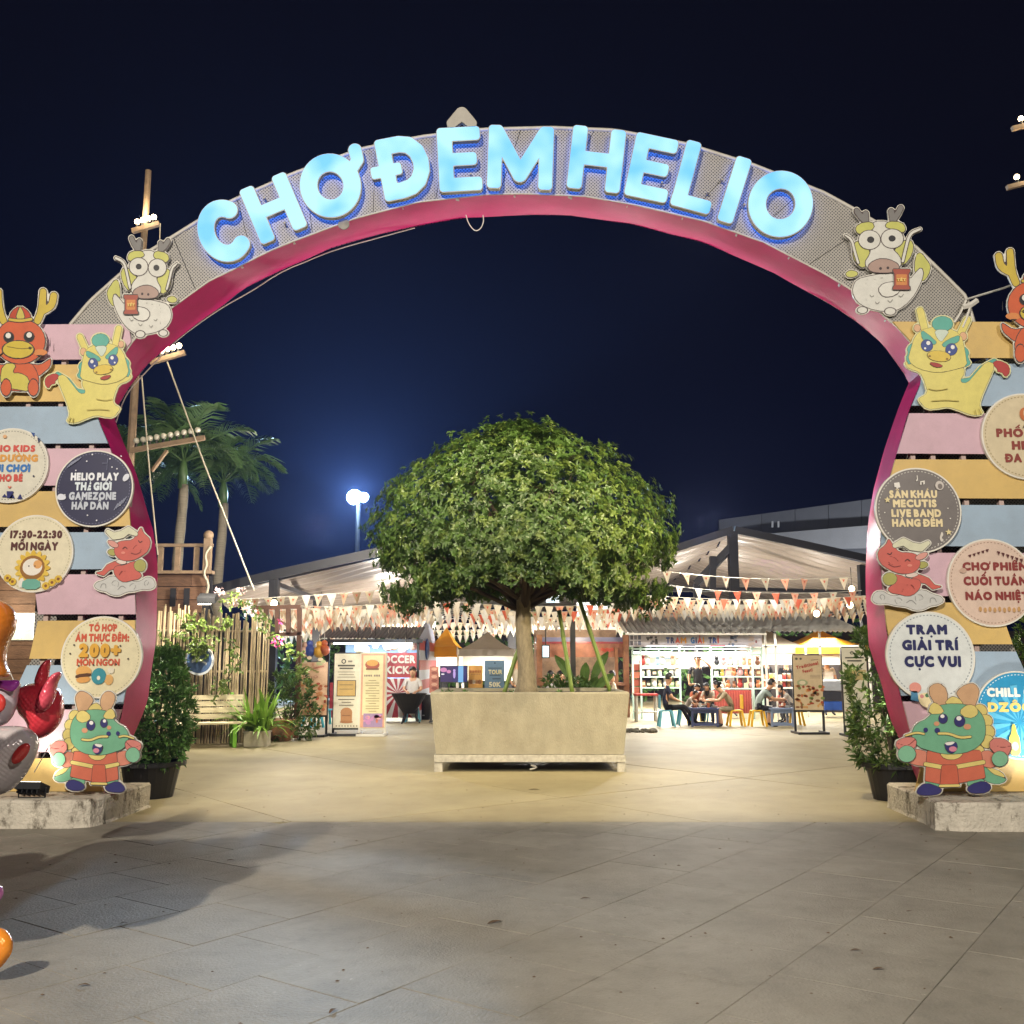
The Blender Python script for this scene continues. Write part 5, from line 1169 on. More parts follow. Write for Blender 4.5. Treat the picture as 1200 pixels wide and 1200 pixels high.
# ------------------------------------------------------------------ bamboo fence
M_cane = mat('dry_cane', '#bba888', .75, var=.35, scale=10, bump=.3, bscale=30, stretch=(1, 1, .25), rnd=.34, k=.85)
FY0, FY1 = 19.2, 20.1; fx0, fx1 = at(172, 800, FY0).x, at(312, 800, FY1).x
fen = thing('cane_fence', 'tall fence of dry upright canes of uneven height behind the bench', 'fence', ((fx0 + fx1) / 2, 19.6, 0)); rr = random.Random(21)
x = fx0; ncane = 0
while x < fx1:
    t = (x - fx0) / (fx1 - fx0); y = FY0 + (FY1 - FY0) * t; zt_ = at(183, 708, FY0).z * (1 - t) + at(312, 724, FY1).z * t + rr.uniform(-.16, .07); r = rr.uniform(.012, .022)
    lx = rr.uniform(-.03, .03); yy = y + rr.uniform(-.03, .03); mb = MB(); n = 5
    mb.tube([(x + lx * i / n + rr.uniform(-.004, .004), yy, zt_ * i / n) for i in range(n + 1)], [r * rr.uniform(.9, 1.1) for i in range(n + 1)], 6); mb.build('cane', M_cane, fen); ncane += 1; x += r * 2.05 + rr.uniform(0, .006)
print('canes', ncane)
for z in (.5, 1.4, 2.2): mb = MB(); mb.tube([(fx0, FY0 + .06, z), (fx1, FY1 + .06, z)], .025, 6); mb.build('fence_rail', M_cane, fen)
MB().box(((fx0 + fx1) / 2, (FY0 + FY1) / 2 + .12, 1.1), (fx1 - fx0, .02, 2.2), Matrix.Rotation(math.atan2(FY1 - FY0, fx1 - fx0), 3, 'Z')).build('dark_backing', M_dark, fen)  # dark sheet behind the canes, seen through their gaps
def vine(cluster, label, n=26, m=None, L_=.10, cat='climbing plant', flowers=None, bloom=None):
    root = thing('climbing_vine', label, cat, at(*cluster[0])); mb = MB(); st = MB()
    for a, b in zip(cluster, cluster[1:]):
        A, B_ = at(*a), at(*b); st.tube([A, A.lerp(B_, .5) + Vector((0, -.05, -.05)), B_], .008, 4)
        for i in range(n):
            p = A.lerp(B_, rr.random()) + rnd_dir(rr) * rr.uniform(.02, .22); p.y = min(p.y, A.y - .01) - rr.uniform(0, .08)
            for q in range(3): leaf(mb, p, rnd_dir(rr) + Vector((0, -.5, -.3)), Vector((0, -1, .5)) + rnd_dir(rr) * .4, L_ * rr.uniform(.7, 1.2), L_ * .55)
    st.build('stem', M_twig, root); mb.build('foliage', m or M_leaf2, root, kind='stuff', normals=False)
    if bloom:
        fb = MB()
        for (x, y, Y, s) in bloom:
            c = at(x, y, Y)
            for q in range(22): leaf(fb, c + rnd_dir(rr) * s * .6, rnd_dir(rr), rnd_dir(rr), s * .6, s * .45)
        fb.build('blossom', flowers, root, kind='stuff', normals=False)
    return root
vf = 19.0
vine([(204, 745, vf), (222, 728, vf), (245, 734, vf), (270, 730, vf)], 'pale green vine across the top of the cane fence under the floodlight', 22)
vine([(226, 750, vf), (240, 757, vf), (228, 765, vf), (250, 755, vf)], 'pale green vine clump above the round blue sign on the fence', 26)
vine([(272, 752, vf + .3), (280, 775, vf + .3), (262, 800, vf + .3), (260, 815, vf)], 'thin vine hanging down the right half of the cane fence', 14)
vine([(192, 745, vf), (200, 760, vf)], 'small vine at the left end of the cane fence near the arch', 14)
M_bou = mat('bougainvillea', '#c4477e', .5, sub=.3); M_wf = mat('pale_blossom', '#ddb8b4', .5, sub=.3)
vine([(258, 705, vf), (275, 700, vf + .2), (290, 712, vf + .2), (310, 722, vf + .3)], 'leggy branches with pale pink blossom sprawling over the fence top', 10, flowers=M_wf, bloom=[(258, 693, vf, .12), (283, 692, vf, .10), (275, 706, vf, .12), (290, 715, vf, .12)])
vine([(305, 715, vf + .4), (318, 745, vf + .4), (335, 755, vf + .4), (348, 770, vf + .4), (352, 790, vf + .3)], 'bougainvillea with bright magenta blossom beside the railing', 14, flowers=M_bou, bloom=[(325, 752, vf + .2, .13), (328, 728, vf + .3, .08)])
M_signb = paint('#4d6690')
c = at(234, 774, 19.0); r = .28; root = thing('round_plaque', 'small round blue and white plaque hanging on the cane fence', 'plaque', (c.x, 19.0, c.z - r))
MB().prism([disc(c.x, c.z, r, 32)], TOX, 18.97, 19.0).build('disc', paint('#d8dee6'), root); MB().prism([disc(c.x, c.z, r * .86, 32)], TOX, 18.968, None).build('print', M_signb, root, normals=False)
MB().prism([chaikin([(c.x - .15, c.z + .02), (c.x - .02, c.z + .12), (c.x + .05, c.z - .02), (c.x + .16, c.z - .03), (c.x + .12, c.z - .14), (c.x - .12, c.z - .14)])], TOX, 18.966, None).build('print', paint('#cfd6df'), root, normals=False)
MB().prism([chaikin([(c.x - .17, c.z - .05), (c.x, c.z - .01), (c.x + .15, c.z - .07), (c.x + .1, c.z - .18), (c.x - .1, c.z - .18)])], TOX, 18.964, None).build('print', M_signb, root, normals=False)
# flood on the fence
c = at(248, 704, 19.0); root = thing('floodlight', 'black floodlight fixed on top of the cane fence', 'floodlight', (c.x, 18.9, c.z))
mb = MB(); mb.box(c + Vector((0, -.25, .03)), (.34, .24, .12), Matrix.Rotation(R(25), 3, 'X')); mb.build('housing', M_black, root); mb = MB(); mb.box(c + Vector((-.05, -.22, -.055)), (.24, .16, .01), Matrix.Rotation(R(25), 3, 'X')); mb.build('lamp_glass', M_lamp, root)
MB().bar(c + Vector((0, -.2, -.02)), c + Vector((0, .1, -.25)), .03).build('bracket', M_black, root)
add_light('fence_flood', 'SPOT', c + Vector((.05, -.75, .25)), (c.x + .3, 19.5, 1.6), 420, (1, .92, .74), .08, 150, .8)
# railing behind
RY = 21.2; rl = thing('timber_railing', 'brown timber railing of a raised deck at the right end of the cane fence', 'railing', (at(322, 760, RY).x, RY, 0))
M_rl = mat('railing_brown', '#6e4a38', .6, var=.2, k=.8)
a, b = at(298, 712, RY), at(352, 711, RY); MB().bar(a, b, .10, .08).build('handrail', M_rl, rl)
a, b = at(298, 744, RY), at(352, 743, RY); MB().bar(a, b, .09, .08).build('bottom_rail', M_rl, rl)
for px in (312, 325, 338, 351): MB().bar(at(px, 712, RY), at(px, 744, RY), .09, .09).build('baluster', M_rl, rl)
for px in (300, 351): MB().bar(at(px, 745, RY), Vector((at(px, 745, RY).x, RY, 0)), .10).build('post', M_rl, rl)
MB().bar(at(326, 726, RY + .1), at(352, 744, RY + .1), .05).build('brace', M_woodl, rl)

# ------------------------------------------------------------------ bench
bl, br = gr(222, 881), gr(279, 874); ang = math.atan2(br.y - bl.y, br.x - bl.x)
M_slat = mat('bench_slat', '#d2c6a6', .7, var=.2, scale=8, stretch=(.4, 4, 4), bump=.2, rnd=.08, k=1); M_grn = mat('bench_green', '#6fae2e', .5, var=.1)
bench = thing('garden_bench', 'weathered wooden bench with bright green legs in front of the cane fence', 'bench', (0, 0, 0))
L_ = 1.52; 
def bp(u, v, z): return Vector((u, v, z))
M0 = []
for k in range(4): M0.append(('seat_slat', (0, .03 + k * .115, .45), (L_, .10, .032)))
for k in range(4): M0.append(('back_slat', (0, .475 + k * .03, .56 + k * .118), (L_, .028, .096)))
for nm, c_, d_ in M0: MB().box(c_, d_).build(nm, M_slat, bench)
for s in (-1, 1):
    MB().box((s * .55, .02, .215), (.07, .07, .43)).build('leg', M_grn, bench); MB().bar((s * .55, .43, 0), (s * .55, .62, 1.0), .06, .05).build('leg', M_grn, bench); MB().box((s * .55, .22, .03), (.06, .5, .05)).build('leg_rail', M_grn, bench)
c0 = (bl + br) / 2; bench.location = (c0.x - .20, c0.y, 0); bench.rotation_euler.z = ang * .35; WPOS[bench.name] = Vector(bench.location)

# planters with plants by the fence
def strap_plant(cx, cy, z0, n, L_, w, label, boxed, m, seed):
    rr = random.Random(seed); root = thing('strap_leaf_plant', label, 'potted plant', (cx, cy, 0))
    if boxed:
        mb = MB(); mb.box((cx, cy, .13), (.44, .3, .26)); mb.box((cx, cy, .27), (.47, .33, .03)); mb.build('trough', mat('trough', '#b7b0a0', .8, var=.15, bump=.3), root)
    mb = MB()
    for i in range(n):
        th = rr.uniform(0, 6.283); el = rr.uniform(.5, 1.35); l = L_ * rr.uniform(.6, 1.1); p = Vector((cx + rr.uniform(-.2, .2), cy + rr.uniform(-.08, .08), z0)); d = Vector((math.cos(th) * math.cos(el), math.sin(th) * math.cos(el), math.sin(el))); s = d.cross(Vector((0, 0, 1))).normalized()
        vs = []
        for k in range(6):
            t = k / 5; ww = w * math.sin(math.pi * (.12 + .88 * t)) * .5; q = p + d * l * t + Vector((0, 0, -1)) * (t ** 2.4) * l * .45 * math.cos(el) * 1.6; vs += [q - s * ww, q + Vector((0, 0, -ww * .4)), q + s * ww]
        mb.add(vs, [(k * 3 + j, k * 3 + j + 1, k * 3 + j + 4, k * 3 + j + 3) for k in range(5) for j in (0, 1)])
    mb.build('foliage', m, root, kind='stuff', normals=False); return root
M_strap = mat('strap_leaf', '#7fa83e', .4, var=.3, scale=3, sub=.25, k=.75)
c = gr(299, 875); strap_plant(c.x, c.y + .15, .28, 90, 1.05, .075, 'bright green strap-leaved plant in a pale concrete trough beside the bench', True, M_strap, 3)
c = gr(330, 868); root = shrub(c.x + .1, c.y + .2, 0, 1.15, 1.45, 420, 'leafy flowering shrub in a weathered terracotta pot right of the concrete trough', L_=.12, wl=.05, mats=[M_leaf, M_leaf2], loose=.6, seed=31, pot=False)
mb = MB(); mb.lathe((c.x, c.y, 0), [(.20, 0), (.26, .1), (.34, .38), (.38, .42), (.36, .44), (.30, .42)], 22); mb.build('pot', mat('terracotta', '#a4673f', .8, var=.4, scale=6, bump=.5, col2='#7d6f5c'), root)
add_light('plant_light', 'POINT', at(334, 745, 19.0), None, 60, WHITE, .1)
# ------------------------------------------------------------------ market canopies
M_tarp = mat('canopy_sheet', '#b0a294', .38, var=.10, scale=1.2, bump=.1, bscale=4, k=.50, sub=.05)
M_steel = mat('black_beam', '#161618', .5, var=.2, scale=4)
def canopy(name, label, pts_near, Y0, Y1, dz, wave, beams, posts):
    """pts_near: px of the near edge; the sheet runs back to Y1 with a rise of dz"""
    A = [at(x, y, Y0) for x, y in pts_near]; root = thing(name, label, 'canopy', (A[len(A) // 2].x, Y0, 0))
    n = 110; mb = MB(); m = 18 * (len(A) - 1); edge = []
    for s in range(m + 1):
        f = s / 18; k = min(len(A) - 2, int(f)); edge.append(A[k].lerp(A[k + 1], f - k))
    rr = random.Random(len(label)); vs = []
    for j in range(n + 1):
        t = j / n
        for s, e in enumerate(edge):
            w = wave * (3.0 * math.sin(t * 50 + .35 * e.x + 2 * noise.noise(Vector((e.x * .3, t * 4, 1)))) + (.5 if j % 2 else -.5)) + .02 * noise.noise(Vector((e.x * .8, t * 9, 3)))
            vs.append((e.x, Y0 + (Y1 - Y0) * t, e.z + dz * t + w - .10 * math.sin(math.pi * ((s / 18) % 1)) * math.sin(math.pi * t)))
    M = m + 1; mb.add(vs, [(j * M + s, j * M + s + 1, (j + 1) * M + s + 1, (j + 1) * M + s) for j in range(n) for s in range(m)])
    mb.build('roof_sheet', M_tarp, root, normals=False)
    mb = MB()
    for a, b in zip(A, A[1:]): MB().bar(a + Vector((0, -.1, .05)), b + Vector((0, -.1, .05)), .12, .24).build('edge_beam', M_steel, root)
    for a, b, w in beams: MB().bar(at(*a), at(*b), w, w).build('brace', M_steel, root)
    for px, y0, Y, w in posts:
        p = at(px, y0, Y); MB().box((p.x, Y, p.z / 2), (w, w, p.z)).build('post', M_steel, root)
    return root
canopy('market_canopy', 'long pale corrugated canopy left of the tree with a dark sloping edge beam', [(238, 697), (322, 676), (480, 642), (606, 618)], 26, 44, -.9, .035,
       [((322, 684, 26), (372, 702, 30), .12), ((322, 690, 26.1), (322, 705, 26.1), .1)], [(322, 676, 26, .24), (372, 702, 30, .22), (521, 720, 37, .26), (600, 700, 38, .3)])
canopy('market_canopy', 'gabled pale canopy right of the tree with black posts and a purple light patch', [(606, 668), (740, 652), (790, 645), (858, 623)], 32.5, 48, -.7, .035,
       [((858, 640, 32.5), (816, 684, 33), .24), ((835, 652, 32.6), (835, 692, 32.6), .2), ((770, 691, 33.5), (860, 691, 33.5), .14)], [(858, 623, 32.5, .30), (700, 670, 36, .26), (816, 684, 33, .2)])
canopy('market_canopy', 'right slope of the gabled canopy running out behind the arch leg', [(860, 623), (940, 640), (1030, 660), (1120, 684)], 32.6, 48, -.7, .035,
       [((860, 690, 34), (1010, 694, 35), .12)], [(1010, 662, 33, .26)])
for x, y, z, p_ in ((-3.5, 31, 2.0, 800), (-8.5, 33, 2.0, 500), (-6.5, 27.5, 2.0, 300), (5.0, 33.5, 1.7, 900), (10.5, 34, 1.8, 900), (.5, 34, 2.1, 900), (8, 38, 1.8, 600), (4.5, 22.5, 4.7, 1100), (-4.2, 21, 4.6, 950)): add_light('market_light', 'POINT', (x, y, z), None, p_, (1, .92, .82), .12)  # the high pair is added in front to brighten roofs and pennants
add_light('stage_light', 'SPOT', (8.0, 33, 2.2), at(915, 655, 37), 420, (.65, .30, 1), .05, 26, .6)
for i, (px, py, Y) in enumerate(((321, 707, 24), (376, 720, 26), (957, 719, 26), (996, 709, 26.5), (998, 690, 27.5), (420, 757, 26.5), (476, 757, 26.5), (440, 756, 27))):
    p = at(px, py, Y); root = thing('hanging_bulb', 'round lit bulb hanging ' + ('above the brown railing', 'left of the kiosk roof', 'over the yellow tent', 'beside the right arch leg, lower', 'beside the right arch leg, upper', 'inside the game kiosk, left', 'inside the game kiosk, right', 'inside the game kiosk, middle')[i], 'bulb', tuple(p))
    MB().ball(p, .085, 10, 8).build('bulb', M_bulb, root, smooth=True); mb = MB(); mb.tube([p + Vector((0, 0, .07)), p + Vector((0, 0, .6))], .008, 4); mb.build('cord', M_black, root)

# ------------------------------------------------------------------ bunting
FLC = [mat('flag_' + n, c, .7, sub=.35, k=.9) for n, c in (('cream', '#d9cbb0'), ('ivory', '#e2d8c4'), ('peach', '#d9a184'), ('red', '#cf6448'), ('tan', '#c2a98a'), ('white', '#dedad0'))]
def flagm(m, i):
    mb = MB(); mb.add([(-.105, 0, 0), (.105, 0, 0), (.012, .02, -.30), (0, -.004, -.1)], [(0, 3, 1), (0, 2, 3), (3, 2, 1)])
    if i % 2 == 0: mb.mi = 1; mb.add([(-.03, -.006, -.05), (.03, -.006, -.05), (.0, -.004, -.12)], [(0, 1, 2)])
    return mb.mesh('pennant', [m, FLC[3]])
FLM = [flagm(m, i) for i, m in enumerate(FLC)]
def bunting(x0, x1, Y, z0, z1, sag, label, pal, sp=.27, sc_=1.0, seed=0):
    rr = random.Random(seed); root = thing('bunting_string', label, 'bunting', ((x0 + x1) / 2, Y, (z0 + z1) / 2), 'strings of pennants under the canopies')
    L_ = x1 - x0; nseg = max(1, round(L_ / 5.5)); P_ = []
    def zz(t): u = (t * nseg) % 1; return z0 + (z1 - z0) * t - sag * 4 * u * (1 - u)
    n = int(L_ / sp); o = WPOS[root.name]
    mb = MB(); mb.tube([(x0 + L_ * i / 40, Y, zz(i / 40)) for i in range(41)], .008, 3); mb.build('cord', M_wire, root)
    for i in range(n):
        t = (i + .5) / n; f = link('pennant', FLM[rr.choice(pal)], root); f.location = Vector((x0 + L_ * t, Y, zz(t))) - o
        f.rotation_euler = (rr.uniform(-.25, .25), rr.uniform(-.12, .12), rr.uniform(-.45, .45)); f.scale = (sc_ * rr.uniform(.92, 1.05),) * 3
pk = [0, 0, 1, 4]; pm = [0, 1, 1, 4, 2, 4, 5, 1, 3]; pr = [1, 5, 2, 3, 0, 4, 1]; pw = [5, 5, 1, 0]
def bz(px, py, Y): return at(px, py, Y).z
z = bz(283, 703, 21.5); bunting(at(262, 703, 21.5).x, at(470, 690, 21.5).x, 21.5, z, bz(470, 690, 21.5), .02, 'nearest string of cream pennants left of the tree, above the railing', pk, .262, 1.0, 1)
bunting(at(300, 712, 23).x, at(520, 700, 23).x, 23, bz(300, 716, 23), bz(520, 700, 23), .05, 'second string of cream pennants left of the tree, just behind the nearest', pk, .30, 1.0, 2)
for i in range(13):
    Y = 24.5 + i * 1.15; y = 701 + i * 2.5 + (i % 3) * 2.0
    bunting(at(300, 700, Y).x, at(770, 700, Y).x, Y, bz(400, y + 8, Y), bz(700, y, Y), .16 + .05 * (i % 3), ('string of faded pennants crossing behind the trunk, %s from the front' % ['third', 'fourth', 'fifth', 'sixth', 'seventh', 'eighth', 'ninth', 'tenth', 'eleventh', 'twelfth', 'thirteenth', 'fourteenth', 'fifteenth'][i]), (pm, pr, pw)[i % 3] if i < 9 else pw, .25, 1.0, 10 + i)
for i, (x0, y0, x1, y1, Y, pal, lb) in enumerate(((770, 668, 1000, 676, 22.6, [0, 4, 2, 0], 'highest loose string of pennants across the right canopy'), (785, 686, 1010, 692, 23.5, [2, 3, 1, 0], 'string of peach and red pennants in front of the right canopy posts'), (740, 696, 1015, 698, 24.5, pr, 'lower red and cream pennants right of the tree'))):
    bunting(at(x0, y0, Y).x, at(x1, y1, Y).x, Y, bz(x0, y0, Y), bz(x1, y1, Y), .12, lb, pal, .42 if i < 2 else .30, .95, 40 + i)
for i in range(7):
    Y = 25.6 + i * .95; y = 700 + i * 3.6
    bunting(at(730, 700, Y).x, at(1030, 700, Y).x, Y, bz(730, y + 1, Y), bz(1030, y - 3, Y), .10 + .04 * (i % 2), 'dense string of pale pennants over the toy stall roof, %s row from the front' % ['first', 'second', 'third', 'fourth', 'fifth', 'sixth', 'seventh'][i], [1, 5, 4, 2, 0, 4], .235, 1.0, 60 + i)
for i in range(6):
    Y = 23.4 + i * .8; y = 704 + i * 3.4
    bunting(at(330, 700, Y).x, at(500, 700, Y).x, Y, bz(330, y + 5, Y), bz(500, y - 1, Y), .08 + .03 * (i % 2), 'string of small cream pennants above the kiosk roof, %s row from the front' % ['first', 'second', 'third', 'fourth', 'fifth', 'sixth'][i], [0, 4, 1, 4, 2], .24, .9, 110 + i)
bunting(at(350, 735, 27).x, at(440, 735, 27).x, 27, bz(350, 730, 27), bz(440, 728, 27), .0, 'short low string of thin pennants left of the kiosk roof', [2, 4, 0], .2, .95, 90)

# ------------------------------------------------------------------ far backdrop
M_back = mat('back_wall', '#3b3330', .85, var=.45, scale=1.5, k=.8)
mb = MB(); mb.box((2, 46.5, 1.5), (60, .3, 3.0)); mb.build('back_wall', M_back, label='dark back wall closing the market behind the stalls', cat='wall')
M_hedge = M_leafd; mb = MB(); rr = random.Random(77)
for i in range(1500):
    p = Vector((rr.uniform(-16, 14), 40 + rr.uniform(-.4, .4), rr.uniform(.2, 3.6) * rr.uniform(.6, 1)))
    for q in range(3): leaf(mb, p, rnd_dir(rr), rnd_dir(rr), .32, .16)
mb.build('hedge', M_hedge, label='mass of dark shrubs in front of the market back wall', cat='hedge', kind='stuff', normals=False)
M_bld = mat('building_grey', '#6d7076', .7, var=.08, scale=1, k=.55); M_bldl = mat('building_light', '#9a9c9e', .7, var=.08, scale=1, k=.62)
BY = 62; bx0, bx1 = at(845, 600, BY).x, at(1200, 600, BY).x
bd = thing('grey_building', 'grey flat-roofed building with a pale band rising behind the right canopy', 'building', ((bx0 + bx1) / 2, BY, 0))
def wallq(x0, y0, x1, y1, yb0, yb1, m, nm, Y0, Y1):
    a, b, c, d = at(x0, y0, Y0), at(x1, y1, Y1), at(x1, yb1, Y1), at(x0, yb0, Y0); mb = MB(); o = Vector((0, .4, 0)); mb.add([a, b, c, d, a + o, b + o, c + o, d + o], [(0, 1, 2, 3), (4, 7, 6, 5), (0, 4, 5, 1), (3, 2, 6, 7), (0, 3, 7, 4), (1, 5, 6, 2)]); mb.build(nm, m, bd)
xs = [843, 893, 932, 971, 1010, 1050, 1092, 1135]
for i in range(7):
    y0 = 609 - (xs[i] - 843) * .137; y1 = 609 - (xs[i + 1] - .6 - 843) * .137
    wallq(xs[i], y0, xs[i + 1] - .6, y1, 632 - (xs[i] - 843) * .07, 632 - (xs[i + 1] - 843) * .07, M_bld, 'parapet_panel', 66 - i * 1.2, 66 - (i + 1) * 1.2)
wallq(880, 627, 1135, 606, 645, 640, M_bldl, 'pale_band', 64, 57); wallq(885, 644, 1135, 632, 720, 720, M_bld, 'lower_wall', 65, 58)
for px in (905, 912): MB().bar(at(px, 618, 61), at(px, 611, 61), .12).build('vent_pipe', M_bldl, bd)
add_light('building_light', 'SPOT', (20, 50, 3), at(980, 612, 62), 9000, (.9, .93, 1), .5, 100, .8)
# street lamp
M_pole = mat('lamp_pole', '#7a8090', .6, var=.1, k=.35); SLY = 52; p = at(420, 588, SLY); q = at(419, 587, SLY)
sl = thing('street_lamp', 'tall street lamp with a glaring bluish-white head left of the tree', 'street lamp', (p.x, SLY, 0))
mb = MB(); mb.tube([(p.x, SLY, 0), (p.x, SLY, p.z * .5), (p.x, SLY, p.z)], [.17, .14, .11], 10); mb.build('pole', M_pole, sl, smooth=True)
mb = MB(); mb.lathe((p.x, SLY - .1, p.z - .12), [(.1, 0), (.35, .06), (.35, .12), (.1, .14)], 14); mb.build('lamp_platform', M_pole, sl)
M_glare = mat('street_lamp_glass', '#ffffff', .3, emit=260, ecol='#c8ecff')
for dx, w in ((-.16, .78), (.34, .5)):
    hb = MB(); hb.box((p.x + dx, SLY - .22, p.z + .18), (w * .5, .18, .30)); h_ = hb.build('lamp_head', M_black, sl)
    hb = MB(); hb.lathe((p.x + dx, SLY - .34, p.z + .18), [(.02, 0), (w * .42, .01), (w * .5, .06), (w * .3, .1)], 16, Matrix.Rotation(R(90), 3, 'X')); hb.build('lamp_glass', M_glare, h_)  # glass oversized so its bright disc stands in for glare
add_light('street_lamp_beam', 'SPOT', (p.x, SLY - 1, p.z), (-4, 20, 3), 26000, (.46, .72, 1), .3, 110, .7)

add_light('haze_glow_light', 'SPOT', at(419, 588, SLY - 3), (-3, 0, 62), 15000, (.40, .68, 1), .25, 104, .25)  # added beam aimed at the sky so the haze glows here
# ------------------------------------------------------------------ standing posters
def poster(name, cx0, cx1, ytop, ybot, yfoot, Y, label, cat, face, printer, lean=0, fr=M_black, group=None, zfoot=0):
    a, b = at(cx0, ytop, Y), at(cx1, ybot, Y); w = b.x - a.x; cx = (a.x + b.x) / 2
    root = thing(name, label, cat, (cx, Y, 0), group)
    for x in (a.x, b.x):
        MB().bar((x, Y + .03, 0), (x, Y + .03, a.z), .045).build('upright', fr, root); MB().bar((x, Y - .30, .03), (x, Y + .35, .03), .05).build('foot', fr, root)
    MB().bar((a.x, Y - .28, .03), (b.x, Y - .28, .03), .05).build('foot_bar', fr, root)
    MB().bar((a.x, Y + .03, b.z - .02), (b.x, Y + .03, b.z - .02), .04).build('crossbar', fr, root); MB().bar((a.x, Y + .03, a.z), (b.x, Y + .03, a.z), .045).build('top_bar', fr, root)
    MB().box((cx, Y, (a.z + b.z) / 2), (w, .02, a.z - b.z)).build('panel', paint(face), root)
    S_ = w / (cx1 - cx0)
    def Q(x0, y0, x1, y1, col, nm='print', lay=1): p = at(x0, y0, Y); q = at(x1, y1, Y); MB().quad((p.x, Y - .012 - lay * .003, p.z), (q.x, Y - .012 - lay * .003, p.z), (q.x, Y - .012 - lay * .003, q.z), (p.x, Y - .012 - lay * .003, q.z)).build(nm, paint(col), root, normals=False)
    def E_(x, y, rx, ry, col, nm='print', lay=1, n=14): p = at(x, y, Y); MB().prism([[(p.x + rx * S_ * math.cos(2 * math.pi * i / n), p.z + ry * S_ * math.sin(2 * math.pi * i / n)) for i in range(n)]], TOX, Y - .012 - lay * .003, None).build(nm, paint(col), root, normals=False)
    def T(s, x, y, h, w_, col, bold=.03, tilt=0, lay=3): p = at(x, y, Y); text_on(root, s, (p.x, Y - .012 - lay * .003, p.z), h * S_, w_ * S_ if w_ else None, paint(col), bold, tilt=tilt)
    printer(Q, E_, T); return root
def food_spread(x0, x1, y0, y1, n, seed, cols=('#c98a5a', '#a9482e', '#d9b77a', '#7d8f4a', '#e0c8a0', '#b5623c')):
    rr = random.Random(seed)
    return [(rr.uniform(x0, x1), rr.uniform(y0, y1), rr.uniform(1.2, 3.0), rr.uniform(1.0, 2.2), rr.choice(cols), 'printed_dish', 2 + (i % 5) * .4) for i in range(n)]
def p_food(Q, E, T):
    for k in range(3): E(357 + k * 6.5, 794 - k * .4, 2.6, 1.5, '#c08a70'); E(357 + k * 6.5, 794 - k * .4, 1.5, .7, '#e0bda0', lay=2)
    for k in range(5): E(360 + k * 3, 781 + k * 1.6, 2.2, .9, '#8f8c4a')
    for k in range(5): E(369 + k * 2.4, 783 - k * .5, 1.5, 1.0, '#c07a62')
    for a in food_spread(353, 382, 797, 834, 46, 4): E(*a)
    for a in food_spread(353, 382, 770, 780, 10, 6, ('#b9c08a', '#e6cfae', '#cf9a7a')): E(*a)
poster('poster_stand', 350.5, 382.5, 776, 838, 862, 21.6, 'black-framed food poster behind the flower pot, leftmost of the stands', 'poster stand', '#dcb595', p_food)
def p_menu(Q, E, T):
    E(403, 775, 2.6, 2.6, '#3a3a3a'); E(403, 775, 1.5, 1.5, '#e6dfc8', lay=2); Q(408, 774, 413, 776, '#8a8678')
    for i, (w, h) in enumerate(((20, 2.0), (16, 1.6))): Q(406 - w / 2, 779 + i * 3.4, 406 + w / 2, 779 + i * 3.4 + h, '#4a463c')
    for i, w in enumerate((20, 18, 21)): Q(406 - w / 2, 787 + i * 3, 406 + w / 2, 787.9 + i * 3, '#9b9380')
    Q(395, 797, 417, 816, '#3f3a2c'); Q(395.8, 797.8, 416.2, 815.2, '#c4a25c', lay=2); Q(398, 802, 414, 803, '#8f7a48', lay=3); Q(398, 807, 414, 808, '#8f7a48', lay=3)
    for i, w in enumerate((19, 11, 17)): Q(406 - w / 2, 819 + i * 3.4, 406 + w / 2, 820 + i * 3.4, '#6a6454')
    E(406, 835, 6.5, 5.5, '#b98455'); Q(399.5, 834, 412.5, 846, '#b98455', lay=1.5); Q(401, 838, 411, 839, '#8f5f3c', lay=2); E(406, 846, 7.2, 1.5, '#a87246', lay=2)
    for k in range(8): Q(393.5 + k * 3.4, 850, 395 + k * 3.4, 851.4, '#7a745f')
poster('poster_stand', 392.5, 421, 766, 853, 862, 21.9, 'cream menu board with a map and a printed brown backpack, left of the pair', 'poster stand', '#e2dcc6', p_menu)
def p_menu2(Q, E, T):
    Q(424, 766.5, 450, 852.5, '#d9a08a', lay=.5); Q(426, 768, 448, 838, '#eadfb0', lay=1); Q(426, 836, 448, 852, '#a58bb4', lay=1.2)
    E(436.5, 779, 8, 5.5, '#a9482e', lay=2); E(436.5, 777, 6.5, 3.4, '#d9a24e', lay=2.5); Q(429, 783, 444, 785, '#7a4326', lay=3); [Q(427 + k * 1.9, 790.6, 428.3 + k * 1.9, 792.8, '#8f7a72', lay=2) for k in range(10) if k != 5]
    for i in range(13): w = 16 if i % 3 else 9; Q(436.5 - w / 2, 797 + i * 3.0, 436.5 + w / 2, 797.8 + i * 3.0, '#a3926a', lay=2)
    for a in food_spread(427, 447, 838, 850, 16, 9, ('#c98ac0', '#8f78b8', '#e0a0a8', '#d97a5a')): E(*a)
poster('poster_stand', 423, 451, 765.5, 853, 862, 21.85, 'menu board with pink border and burger picture, right of the pair', 'poster stand', '#e6dab4', p_menu2, fr=mat('white_frame', '#c9c6be', .5))
